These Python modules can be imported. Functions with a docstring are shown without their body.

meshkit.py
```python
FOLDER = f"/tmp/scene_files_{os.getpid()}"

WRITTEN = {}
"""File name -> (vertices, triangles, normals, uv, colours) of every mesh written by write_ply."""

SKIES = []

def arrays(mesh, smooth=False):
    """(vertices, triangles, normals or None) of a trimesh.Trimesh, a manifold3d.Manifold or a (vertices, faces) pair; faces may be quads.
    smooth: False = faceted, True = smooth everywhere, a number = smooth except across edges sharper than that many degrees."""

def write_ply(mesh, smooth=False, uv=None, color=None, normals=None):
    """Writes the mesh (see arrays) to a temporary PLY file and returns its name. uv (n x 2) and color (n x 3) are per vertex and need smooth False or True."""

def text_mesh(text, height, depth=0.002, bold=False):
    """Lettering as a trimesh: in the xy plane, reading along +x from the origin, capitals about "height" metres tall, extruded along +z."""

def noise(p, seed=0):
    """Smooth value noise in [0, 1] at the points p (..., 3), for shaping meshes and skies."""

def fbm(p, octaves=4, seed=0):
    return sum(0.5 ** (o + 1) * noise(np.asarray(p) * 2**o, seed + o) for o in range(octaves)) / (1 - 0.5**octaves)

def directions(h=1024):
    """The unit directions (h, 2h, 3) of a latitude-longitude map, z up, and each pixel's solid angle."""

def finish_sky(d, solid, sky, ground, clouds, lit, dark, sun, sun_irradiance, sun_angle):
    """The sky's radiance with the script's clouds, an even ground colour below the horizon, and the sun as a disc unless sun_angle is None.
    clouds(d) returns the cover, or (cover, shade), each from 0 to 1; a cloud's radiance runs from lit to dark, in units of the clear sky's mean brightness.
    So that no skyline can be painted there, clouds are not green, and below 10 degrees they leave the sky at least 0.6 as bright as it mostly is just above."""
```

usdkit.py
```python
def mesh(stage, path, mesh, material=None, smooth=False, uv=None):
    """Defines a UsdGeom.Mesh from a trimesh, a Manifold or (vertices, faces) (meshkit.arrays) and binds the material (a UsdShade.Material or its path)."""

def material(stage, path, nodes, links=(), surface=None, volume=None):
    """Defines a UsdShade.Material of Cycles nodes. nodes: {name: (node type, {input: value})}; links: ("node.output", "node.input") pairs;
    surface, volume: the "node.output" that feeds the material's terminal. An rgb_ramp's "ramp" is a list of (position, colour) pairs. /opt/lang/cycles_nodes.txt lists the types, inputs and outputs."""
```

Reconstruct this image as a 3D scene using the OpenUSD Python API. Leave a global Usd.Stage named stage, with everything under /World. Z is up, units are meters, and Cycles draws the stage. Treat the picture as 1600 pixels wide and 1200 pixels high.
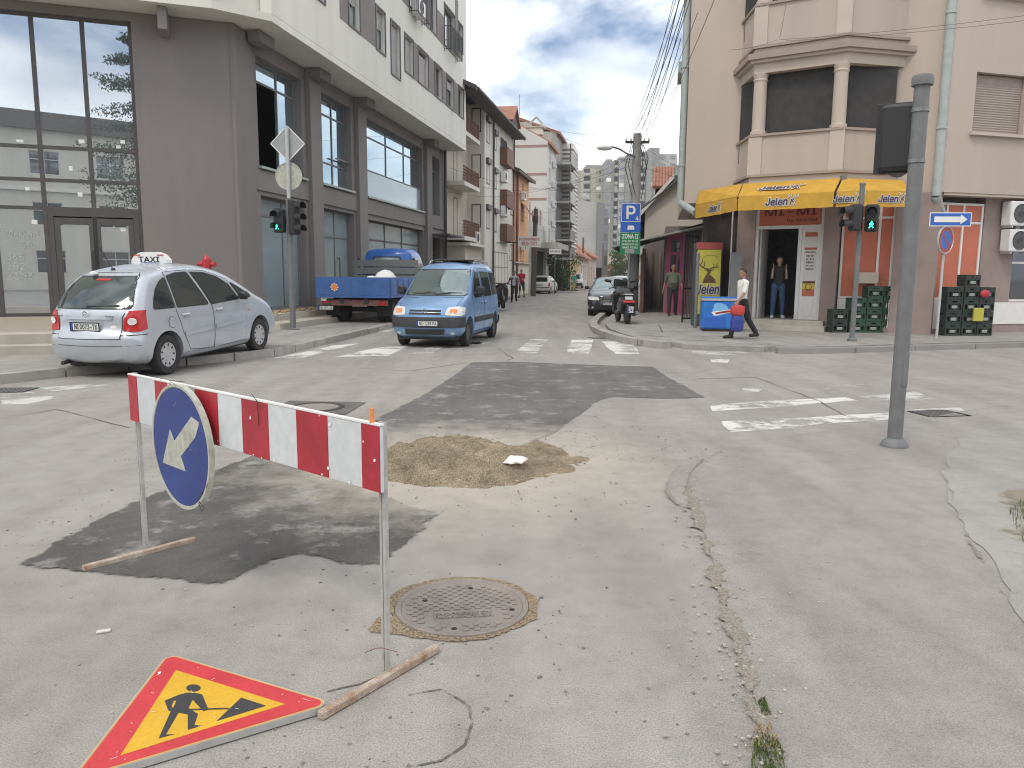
import math, random
import numpy as np, trimesh, manifold3d as m3, shapely, shapely.affinity as aff
from shapely.geometry import Polygon, LineString, Point, box as sbox, MultiPolygon
from shapely.ops import unary_union
from scipy.spatial import Delaunay
from scipy.interpolate import PchipInterpolator
from pxr import Usd, UsdGeom, UsdLux, UsdShade, Gf, Sdf
import usdkit, meshkit
random.seed(7); RNG = np.random.default_rng(11)
stage = Usd.Stage.CreateInMemory()
UsdGeom.SetStageUpAxis(stage, UsdGeom.Tokens.z); UsdGeom.SetStageMetersPerUnit(stage, 1.0)
UsdGeom.Xform.Define(stage, '/World'); UsdGeom.Scope.Define(stage, '/World/Looks')
# ---------------------------------------------------------------- camera, sky, sun, exposure
CAM_H, PITCH, ROLL, FPX = 1.49, math.atan(170/1200), math.radians(0.4), 1200.0
_rt, _up, _fw = np.array([1.,0,0]), np.array([0, math.sin(PITCH), math.cos(PITCH)]), np.array([0, math.cos(PITCH), -math.sin(PITCH)])
RT = _rt*math.cos(ROLL)+_up*math.sin(ROLL); UP = _up*math.cos(ROLL)-_rt*math.sin(ROLL); EYE = np.array([0,0,CAM_H])
cam = UsdGeom.Camera.Define(stage, '/World/camera')
cam.CreateHorizontalApertureAttr(36.0); cam.CreateVerticalApertureAttr(27.0); cam.CreateFocalLengthAttr(36.0*FPX/1600)
cam.CreateClippingRangeAttr(Gf.Vec2f(0.05, 5000)); cam.CreateExposureAttr(0.36)
cam.AddTransformOp().Set(Gf.Matrix4d(*RT,0, *UP,0, *(-_fw),0, *EYE,1))
SUN_EL, SUN_AZ = math.radians(56), math.radians(212)      # azimuth = atan2(x, y) of the direction towards the sun: high, behind the camera to the left
sun = UsdLux.DistantLight.Define(stage, '/World/sun')
sun.CreateNormalizeAttr(True); sun.CreateIntensityAttr(0.28); sun.CreateAngleAttr(14.0); sun.CreateColorAttr(Gf.Vec3f(1.0,0.93,0.82))
_sd = np.array([math.cos(SUN_EL)*math.sin(SUN_AZ), math.cos(SUN_EL)*math.cos(SUN_AZ), math.sin(SUN_EL)])
_sx = np.cross([0,0,1.], _sd); _sx /= np.linalg.norm(_sx); _sy = np.cross(_sd, _sx)
sun.AddTransformOp().Set(Gf.Matrix4d(*_sx,0, *_sy,0, *_sd,0, 0,0,50,1))
SKY_STRENGTH, CLOUD = 0.11, 12.0
sky = UsdLux.DomeLight.Define(stage, '/World/sky')
skm = usdkit.material(stage, '/World/Looks/sky_look', {
  'tc': ('texture_coordinate', {}), 'mp': ('mapping', {'scale': (1.0,1.0,2.3), 'location': (0.35,0.52,0.1)}),
  'n1': ('noise_texture', {'scale': 1.9, 'detail': 6.0, 'roughness': 0.55, 'distortion': 0.25}),
  'r1': ('rgb_ramp', {'ramp': [(0.0,(0,0,0)),(0.38,(0.0,.0,.0)),(0.47,(0.8,0.8,0.8)),(0.56,(1,1,1)),(1,(1,1,1))]}),
  'mp2': ('mapping', {'scale': (1.0,1.0,1.8), 'location': (3.1,1.2,0.7)}),
  'n2': ('noise_texture', {'scale': 3.6, 'detail': 4.0, 'roughness': 0.5}),
  'r2': ('rgb_ramp', {'ramp': [(0.0,(0.42,0.47,0.56)),(0.36,(0.52,0.57,0.65)),(0.52,(1.0,1.01,1.03)),(0.7,(1.3,1.29,1.27)),(1,(1.3,1.29,1.27))]}),
  'cl': ('mix', {'mix_type': 'multiply', 'fac': 1.0, 'color1': (CLOUD,CLOUD,CLOUD)}),
  'sky': ('sky_texture', {'sky_type': 'single_scattering', 'sun_disc': False, 'sun_elevation': SUN_EL, 'sun_rotation': SUN_AZ, 'aerosol_density': 1.2}),
  'mx': ('mix', {}), 'bg': ('background_shader', {'strength': SKY_STRENGTH})},
  [('tc.generated','mp.vector'),('mp.vector','n1.vector'),('n1.fac','r1.fac'),('tc.generated','mp2.vector'),('mp2.vector','n2.vector'),('n2.fac','r2.fac'),
   ('r2.color','cl.color2'),('r1.color','mx.fac'),('sky.color','mx.color1'),('cl.color','mx.color2'),('mx.color','bg.color')], surface='bg.background')
UsdShade.MaterialBindingAPI.Apply(sky.GetPrim()).Bind(skm)
sky.GetPrim().SetCustomDataByKey('kind', 'structure')
# ---------------------------------------------------------------- picture -> place
def ray(u, v):
    d = _fw + RT*((u-800)/FPX) - UP*((v-600)/FPX); return d
def G(u, v, z=0.0):
    d = ray(u, v); t = (z-CAM_H)/d[2]; return EYE + d*t
def at(u, v, Y):
    d = ray(u, v); return EYE + d*(Y/d[1])
class Frame:
    """A wall plane: x runs along the wall, y into it, z up."""
    def __init__(s, o, ang): s.o = np.array([o[0], o[1], 0.0]); s.a = ang; s.x = np.array([math.cos(ang), math.sin(ang), 0]); s.y = np.array([-math.sin(ang), math.cos(ang), 0])
    def sz(s, u, v, d=0.0):
        r = ray(u, v); t = ((s.o + s.y*d - EYE) @ s.y)/(r @ s.y); p = EYE + r*t - s.o; return float(p @ s.x), float(p[2])
    def w(s, pts): 
        p = np.asarray(pts, float); return s.o + p[..., :1]*s.x + p[..., 1:2]*s.y + p[..., 2:3]*np.array([0,0,1.])
    def loc(s, p):
        q = np.asarray(p, float) - s.o; return np.stack([q@s.x, q@s.y, q[..., 2]], -1)
    def off(s, d): return Frame(s.o + s.y*d, s.a)
    def mesh(s, m): return xf(m, s.w)
    def box(s, x0, x1, y0, y1, z0, z1): return s.mesh(bx(x0, x1, y0, y1, z0, z1))
def ang_of(az_deg): return math.radians(90-az_deg)     # azimuth from +y clockwise -> angle from +x
# ---------------------------------------------------------------- mesh helpers
def TM(v, f): return trimesh.Trimesh(np.asarray(v, float), np.asarray(f, int), process=False)
def xf(m, fn):
    m = m.copy(); m.vertices = fn(np.asarray(m.vertices)); return m
def cat(*ms):
    l = []
    for m in ms: l += list(m) if isinstance(m, (list, tuple)) else [m]
    return trimesh.util.concatenate([m for m in l if m is not None and len(m.faces)])
def bx(x0, x1, y0, y1, z0, z1):
    m = trimesh.creation.box((abs(x1-x0), abs(y1-y0), abs(z1-z0))); m.apply_translation(((x0+x1)/2, (y0+y1)/2, (z0+z1)/2)); return m
def rbx(x0, x1, y0, y1, z0, z1, r=0.02):
    """a box with chamfered edges"""
    a, b, c = sorted((x0,x1)), sorted((y0,y1)), sorted((z0,z1)); r = min(r, (a[1]-a[0])*.45, (b[1]-b[0])*.45, (c[1]-c[0])*.45); P = []
    for i in (0,1):
        for j in (0,1):
            for k in (0,1):
                p = np.array([a[i], b[j], c[k]]); s = np.array([1-2*i, 1-2*j, 1-2*k])
                for e in np.eye(3): P.append(p + s*r*(1-e))
    return m3mesh(m3.Manifold.hull_points(np.array(P)))
def m3mesh(M):
    m = M.to_mesh(); return TM(m.vert_properties[:, :3], m.tri_verts)
def to_m3(t): return m3.Manifold(m3.Mesh(np.asarray(t.vertices, np.float32), np.asarray(t.faces, np.uint32)))
def cyl(p, q, r, n=10, r2=None):
    p, q = np.asarray(p, float), np.asarray(q, float); d = q-p; L = np.linalg.norm(d); d = d/L
    a = np.cross(d, [0,0,1.]) if abs(d[2]) < .95 else np.cross(d, [1.,0,0]); a /= np.linalg.norm(a); b = np.cross(d, a)
    t = np.linspace(0, 2*np.pi, n, endpoint=False); c = np.cos(t)[:,None]*a + np.sin(t)[:,None]*b; r2 = r if r2 is None else r2
    v = np.vstack([p+c*r, q+c*r2, p[None], q[None]]); f = []
    for i in range(n):
        j = (i+1) % n; f += [[i,n+i,j],[j,n+i,n+j],[2*n,i,j],[2*n+1,n+j,n+i]]
    return fixn(TM(v, f))
def fixn(m):
    if m.volume < 0: m.invert()
    return m
def tube(pts, r, n=8):
    pts = np.asarray(pts, float); k = len(pts); tan = np.gradient(pts, axis=0); tan /= np.linalg.norm(tan, axis=1)[:,None]+1e-12
    a = np.cross(tan[0], [0,0,1.]); a = np.cross(tan[0], [1.,0,0]) if np.linalg.norm(a) < .2 else a; V = []; t = np.linspace(0, 2*np.pi, n, endpoint=False); r = np.broadcast_to(r, (k,))
    for i in range(k):
        a = a - tan[i]*(a@tan[i]); a /= np.linalg.norm(a); b = np.cross(tan[i], a); V.append(pts[i] + r[i]*(np.cos(t)[:,None]*a + np.sin(t)[:,None]*b))
    V = np.vstack(V+[pts[:1], pts[-1:]]); f = []
    for i in range(k-1):
        for j in range(n):
            q, w = i*n+j, i*n+(j+1) % n; f += [[q,w,q+n],[w,w+n,q+n]]
    for j in range(n): f += [[k*n, (j+1) % n, j], [k*n+1, (k-1)*n+j, (k-1)*n+(j+1) % n]]
    return fixn(TM(V, f))
def lathe(prof, n=24):
    """profile of (r, z), revolved about z"""
    prof = np.asarray(prof, float); t = np.linspace(0, 2*np.pi, n, endpoint=False); k = len(prof)
    V = np.stack([prof[:,0,None]*np.cos(t), prof[:,0,None]*np.sin(t), np.repeat(prof[:,1,None], n, 1)], -1).reshape(-1,3); f = []
    for i in range(k-1):
        for j in range(n):
            a, b = i*n+j, i*n+(j+1) % n; f += [[a,b,a+n],[b,b+n,a+n]]
    return TM(V, f)
def poly(pts):
    p = Polygon(pts); return p if p.is_valid else p.buffer(0)
def ext(p, h):
    """polygon in xy extruded h along z"""
    return cat([trimesh.creation.extrude_polygon(g, h, engine='earcut') for g in (p.geoms if hasattr(p, 'geoms') else [p]) if g.area > 1e-9])
def wallx(p, d0, d1):
    """polygon in (x, z) between y = d0 and y = d1"""
    m = ext(p, abs(d1-d0)); lo = min(d0, d1)
    return fixn(xf(m, lambda v: np.stack([v[:,0], lo+v[:,2], v[:,1]], -1)))
def flat(p, z=0.0, cell=None, fn=None):
    """a sheet over the polygon, optionally gridded and displaced"""
    if cell is None:
        l = []
        for g in (p.geoms if hasattr(p, 'geoms') else [p]):
            v, f = trimesh.creation.triangulate_polygon(g, engine='earcut'); v = np.column_stack([v, np.full(len(v), z)]); m = TM(v, f)
            if len(f) and m.face_normals[0][2] < 0: m.invert()
            l.append(m)
        return cat(l)
    v, f = grid_poly(p, cell); v = np.column_stack([v, np.full(len(v), z)])
    if fn is not None: v[:,2] += fn(v[:,:2])
    m = TM(v, f)
    if m.face_normals[:,2].sum() < 0: m.invert()
    return m
def dens(ring, step):
    ls = LineString(ring); n = max(3, int(ls.length/step)); base = [ls.project(Point(c)) for c in list(ring)[:-1]]
    ts = sorted(set(np.round(list(np.linspace(0, ls.length, n, endpoint=False))+base, 6))); keep = []
    for t in ts:
        if not keep or t-keep[-1] > step*.25: keep.append(t)
    return np.array([ls.interpolate(t).coords[0] for t in keep])
def grid_poly(p, cell, bands=()):
    P = []
    for g in (p.geoms if hasattr(p, 'geoms') else [p]):
        P.append(dens(g.exterior.coords, cell*.7)); P += [dens(i.coords, cell*.7) for i in g.interiors]
    for b, st in bands:
        q = p.buffer(-b)
        for g in (q.geoms if hasattr(q, 'geoms') else [q]):
            if g.is_empty: continue
            P.append(dens(g.exterior.coords, st)); P += [dens(i.coords, st) for i in g.interiors]
    x0, y0, x1, y1 = p.bounds; X, Y = np.meshgrid(np.arange(x0+cell/2, x1, cell), np.arange(y0+cell/2, y1, cell)); X = X + (np.arange(len(X)) % 2)[:,None]*cell*.5
    q = np.column_stack([X.ravel(), Y.ravel()]); mg = (max(b for b, _ in bands) if bands else 0)+cell*.4
    q = q[shapely.contains_xy(p.buffer(-mg), q[:,0], q[:,1])] if not p.buffer(-mg).is_empty else q[:0]
    V = np.unique(np.round(np.vstack(P+[q]), 6), axis=0); D = Delaunay(V); c = V[D.simplices].mean(1)
    ar = np.abs(np.cross(V[D.simplices[:,1]]-V[D.simplices[:,0]], V[D.simplices[:,2]]-V[D.simplices[:,0]]))
    ok = shapely.contains_xy(p, c[:,0], c[:,1]) & (ar > 1e-9); return V, D.simplices[ok]
def ico(c, r, sub=1, sq=(1,1,1)):
    m = trimesh.creation.icosphere(subdivisions=sub, radius=1.0); m.apply_scale(np.asarray(sq, float)*r); m.apply_translation(c); return m
def text(s, h, depth=0.004, bold=True): return meshkit.text_mesh(s, h, depth, bold)
def text_c(s, h, depth=0.004, bold=True, width=None):
    m = text(s, h, depth, bold); b = m.bounds; m.apply_translation((-(b[0][0]+b[1][0])/2, -(b[0][1]+b[1][1])/2, 0))
    if width: m.apply_scale((width/(b[1][0]-b[0][0]), 1, 1))
    return m
# ---------------------------------------------------------------- prims
_used = {}
def _name(parent, name):
    k = (parent, name); n = _used.get(k, 0); _used[k] = n+1
    return name if n == 0 else f'{name}_{n:03d}'
_MX = {}
def tag(pr, label=None, cat_=None, group=None, kind=None):
    for k, v in (('label',label),('category',cat_),('group',group),('kind',kind)):
        if v: pr.SetCustomDataByKey(k, v)
    return pr
def thing(name, label, cat_, loc=(0,0,0), rz=0.0, group=None, kind=None):
    p = '/World/'+_name('/World', name); x = UsdGeom.Xform.Define(stage, p); loc = np.asarray(loc, float)
    x.AddTranslateOp().Set(Gf.Vec3d(*map(float, loc))); x.AddRotateZOp().Set(math.degrees(rz)); _MX[p] = (loc, rz)
    tag(x.GetPrim(), label, cat_, group, kind); return p
def part(parent, name, m, mt, smooth=35, local=False, label=None, kind=None):
    """a mesh under a thing or a part; m is in world coordinates unless local"""
    top = '/'.join(parent.split('/')[:3]); loc, rz = _MX[top]
    if not local:
        c, s = math.cos(-rz), math.sin(-rz); v = np.asarray(m.vertices)-loc
        m = TM(np.stack([v[:,0]*c-v[:,1]*s, v[:,0]*s+v[:,1]*c, v[:,2]], -1), m.faces)
    p = parent+'/'+_name(parent, name); g = usdkit.mesh(stage, p, m, MAT[mt], smooth); tag(g.GetPrim(), label, None, None, kind); return p
def solo(name, m, mt, label=None, cat_=None, group=None, kind=None, smooth=35):
    p = '/World/'+_name('/World', name); g = usdkit.mesh(stage, p, m, MAT[mt], smooth); tag(g.GetPrim(), label, cat_, group, kind); _MX[p] = (np.zeros(3), 0.0); return p
def copy_of(src, name, label, cat_, loc, rz, group=None):
    p = '/World/'+_name('/World', name); x = UsdGeom.Xform.Define(stage, p); x.GetPrim().GetReferences().AddInternalReference(src)
    x.GetPrim().SetInstanceable(True)
    x.GetPrim().CreateAttribute('xformOp:translate', Sdf.ValueTypeNames.Double3).Set(Gf.Vec3d(*map(float, loc)))
    x.GetPrim().CreateAttribute('xformOp:rotateZ', Sdf.ValueTypeNames.Float).Set(math.degrees(rz))
    x.GetPrim().CreateAttribute('xformOpOrder', Sdf.ValueTypeNames.TokenArray).Set(['xformOp:translate','xformOp:rotateZ'])
    tag(x.GetPrim(), label, cat_, group); return p
def edged(p, z, cell, fn=None):
    """a gridded sheet and, per vertex, its distance from the outline (primvar edge)"""
    m = flat(p, z, cell, fn); d = shapely.distance(shapely.points(m.vertices[:,0], m.vertices[:,1]), p.boundary); return m, d
def set_edge(path, d): UsdGeom.PrimvarsAPI(stage.GetPrimAtPath(path)).CreatePrimvar('edge', Sdf.ValueTypeNames.FloatArray, 'vertex').Set([float(x) for x in d])
# ---------------------------------------------------------------- materials
MAT = {}
def M(name, col, rough=.8, var=.12, scale=2.5, bump=0.0, bscale=60, metal=0.0, spec=.5, col2=None, streak=False, coat=0.0, grain=0.0, gscale=300, obj=False, trans=0.0, distort=0.0):
    """plain surface: base colour varied by two noises, optional fine grain and relief"""
    c = np.array(col, float); a, b = (c*(1-var), np.minimum(c*(1+var), .95)) if col2 is None else (c, np.array(col2, float))
    n = {'g': ('texture_coordinate', {}) if obj else ('geometry', {}), 'mp': ('mapping', {'scale': (1,1,.12) if streak else (1,1,1)}), 'n1': ('noise_texture', {'scale': scale, 'detail': 5.0, 'roughness': .6, 'distortion': distort}),
         'r': ('rgb_ramp', {'ramp': [(0.28, tuple(a)), (0.72, tuple(b))]}), 'p': ('principled_bsdf', {'roughness': rough, 'metallic': metal, 'specular_ior_level': spec, 'coat_weight': coat})}
    src = 'g.object' if obj else 'g.position'
    l = [(src,'mp.vector'), ('mp.vector','n1.vector'), ('n1.fac','r.fac')]; out = 'r.color'
    if grain:
        n['n2'] = ('noise_texture', {'scale': gscale, 'detail': 2.0}); n['r2'] = ('rgb_ramp', {'ramp': [(0.3,(1-grain,)*3),(0.7,(1+grain,)*3)]}); n['mg'] = ('mix', {'mix_type': 'multiply', 'fac': 1.0})
        l += [(src,'n2.vector'),('n2.fac','r2.fac'),(out,'mg.color1'),('r2.color','mg.color2')]; out = 'mg.color'
    l.append((out,'p.base_color'))
    if bump:
        n['nb'] = ('noise_texture', {'scale': bscale, 'detail': 4.0, 'roughness': .6}); n['b'] = ('bump', {'strength': bump, 'distance': .02})
        l += [(src,'nb.vector'),('nb.fac','b.height'),('b.normal','p.normal')]
    sf = 'p.BSDF'
    if trans:
        n['t'] = ('translucent_bsdf', {}); n['mc'] = ('mix_closure', {'fac': trans}); l += [(out,'t.color'),('p.BSDF','mc.closure1'),('t.BSDF','mc.closure2')]; sf = 'mc.closure'
    MAT[name] = usdkit.material(stage, '/World/Looks/'+name, n, l, surface=sf); return name
def M_glass(name, tint=(.03,.035,.04), refl=.35, gcol=(.8,.85,.9), rough=0.01):
    """coated facade or car glass: dark body that mirrors what stands opposite, more so at grazing angles"""
    MAT[name] = usdkit.material(stage, '/World/Looks/'+name, {'d': ('principled_bsdf', {'base_color': tint, 'roughness': .15, 'specular_ior_level': .3}), 'g': ('glossy_bsdf', {'color': gcol, 'roughness': rough}),
      'w': ('layer_weight', {'blend': .35}), 'mr': ('map_range', {'from_min': 0.0, 'from_max': 1.0, 'to_min': refl, 'to_max': min(1, refl+.6)}), 'm': ('mix_closure', {})},
      [('w.fresnel','mr.value'),('mr.result','m.fac'),('d.BSDF','m.closure1'),('g.BSDF','m.closure2')], surface='m.closure'); return name
def M_emit(name, col, s):
    MAT[name] = usdkit.material(stage, '/World/Looks/'+name, {'e': ('emission', {'color': col, 'strength': s})}, [], surface='e.emission')
def M_worn(name, col, cov=.5, scale=9.0, edge=0.0, soft=.035, col2=None):
    """road paint worn through to the asphalt in ragged patches"""
    nn = {'g': ('geometry', {}), 'n': ('noise_texture', {'scale': scale, 'detail': 9.0, 'roughness': .72}), 'n2': ('noise_texture', {'scale': 1.1, 'detail': 2.0}),
      'a': ('math', {'math_type': 'add'}), 'r': ('rgb_ramp', {'ramp': [(cov-soft,(0,0,0)),(cov+soft,(1,1,1))]}), 'sc': ('math', {'math_type': 'multiply', 'value2': .5}),
      'p': ('principled_bsdf', {'base_color': col, 'roughness': .85}), 't': ('transparent_bsdf', {}), 'm': ('mix_closure', {})}
    ll = [('g.position','n.vector'),('g.position','n2.vector'),('n.fac','a.value1'),('n2.fac','a.value2'),('a.value','sc.value1'),('r.color','m.fac'),('t.BSDF','m.closure1'),('p.BSDF','m.closure2')]; o = 'sc.value'
    if edge: nn.update({'at': ('attribute', {'attribute': 'edge'}), 'me': ('map_range', {'from_min': 0.0, 'from_max': edge, 'to_min': -.22, 'to_max': .04}), 'ae': ('math', {'math_type': 'add'})}); ll += [('at.fac','me.value'),('me.result','ae.value1'),(o,'ae.value2')]; o = 'ae.value'
    if col2: nn.update({'nc': ('noise_texture', {'scale': 120.0, 'detail': 3.0}), 'rc': ('rgb_ramp', {'ramp': [(.35,col),(.62,col2)]})}); ll += [('g.position','nc.vector'),('nc.fac','rc.fac'),('rc.color','p.base_color')]
    ll.append((o,'r.fac')); MAT[name] = usdkit.material(stage, '/World/Looks/'+name, nn, ll, surface='m.closure')
M('concrete_kerb', (.33,.31,.28), .9, .2, 4, .25, 90, grain=.2)
M('asphalt_pave', (.27,.255,.245), .92, .14, 1.3, .3, 120, grain=.22, gscale=220)
M('dark_plaster', (.205,.185,.176), .9, .13, .7, .15, 50, streak=True)
M('white_plaster', (.64,.63,.565), .88, .08, .9, .06, 60, streak=True)
M('brown_panel', (.20,.175,.165), .85, .08, 2)
M('beige_plaster', (.465,.39,.328), .9, .11, .6, .2, 45, streak=True)
M('beige_trim', (.50,.425,.36), .88, .06, 1.2, .1, 50)
M('cream_plaster', (.58,.54,.46), .9, .09, .8, .1, 40, streak=True)
M('pale_plaster', (.66,.63,.57), .9, .07, .6, .08, 40, streak=True)
M('grey_plaster', (.50,.49,.46), .9, .06, .5, .05, 40, streak=True)
M('orange_plaster', (.62,.34,.17), .9, .1, .6, .1, 40, streak=True)
M('dirty_concrete', (.36,.36,.33), .92, .28, 1.6, .2, 30, streak=True)
M('old_wall', (.50,.43,.35), .92, .16, 1.0, .15, 40, streak=True)
M('yellow_wall', (.60,.47,.24), .9, .1, 1)
M('pink_paint', (.36,.075,.16), .6, .1, 2)
M('tower_grey', (.235,.23,.21), .9, .12, .25, streak=True)
M('tower_yellow', (.36,.34,.26), .9, .1, .25, streak=True)
M('tower_light', (.36,.35,.325), .9, .1, .3)
M('roof_tile', (.34,.155,.10), .85, .35, 5, .3, 40)
M('roof_dark', (.10,.085,.08), .8, .2, 4)
M('frame_dark', (.075,.068,.066), .5, .1, 6)
M('frame_grey', (.17,.165,.165), .5, .08, 6)
M('frame_white', (.72,.71,.68), .5, .05, 6)
M('shutter', (.40,.385,.39), .6, .05, 6)
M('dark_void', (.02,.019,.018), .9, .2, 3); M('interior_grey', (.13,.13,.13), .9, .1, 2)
M('dark_screen', (.045,.043,.042), .85, .2, 5)
M('wood_brown', (.16,.075,.05), .7, .25, 8)
M('rust_rail', (.20,.10,.075), .8, .25, 12)
M('steel_grey', (.22,.225,.225), .45, .12, 8, metal=.5)
M('zinc_pipe', (.36,.40,.38), .6, .12, 5)
M('iron_dark', (.035,.034,.034), .5, .15, 10)
M('pole_paint', (.15,.155,.155), .55, .15, 9)
M('pole_light', (.45,.46,.45), .5, .1, 9)
M('conc_pole', (.33,.32,.30), .9, .15, 4, .2, 60)
M('wood_pole', (.12,.095,.075), .9, .3, 6, .3, 50, streak=True)
M('black_plastic', (.022,.022,.023), .45, .1, 12)
M('grey_plastic', (.07,.07,.072), .55, .1, 12)
M('rubber', (.026,.025,.024), .85, .2, 14)
M('white_paint', (.74,.73,.70), .5, .06, 5)
M('white_plastic', (.70,.70,.68), .45, .06, 5)
M('cable', (.04,.04,.042), .7, .1, 5)
M_glass('glass_facade', (.09,.10,.10), .58, (.80,.85,.90))
M_glass('glass_side', (.05,.06,.07), .62, (.78,.93,1.0))
M_glass('glass_frost', (.22,.27,.28), .10, (.8,.9,.92), .12)
M_glass('glass_dark', (.025,.028,.03), .10, (.8,.85,.9))
M_glass('glass_car', (.012,.015,.015), .05, (.70,.82,.80), .02)
M_glass('glass_screen', (.02,.025,.025), .22, (.62,.76,.76), .03)
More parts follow.
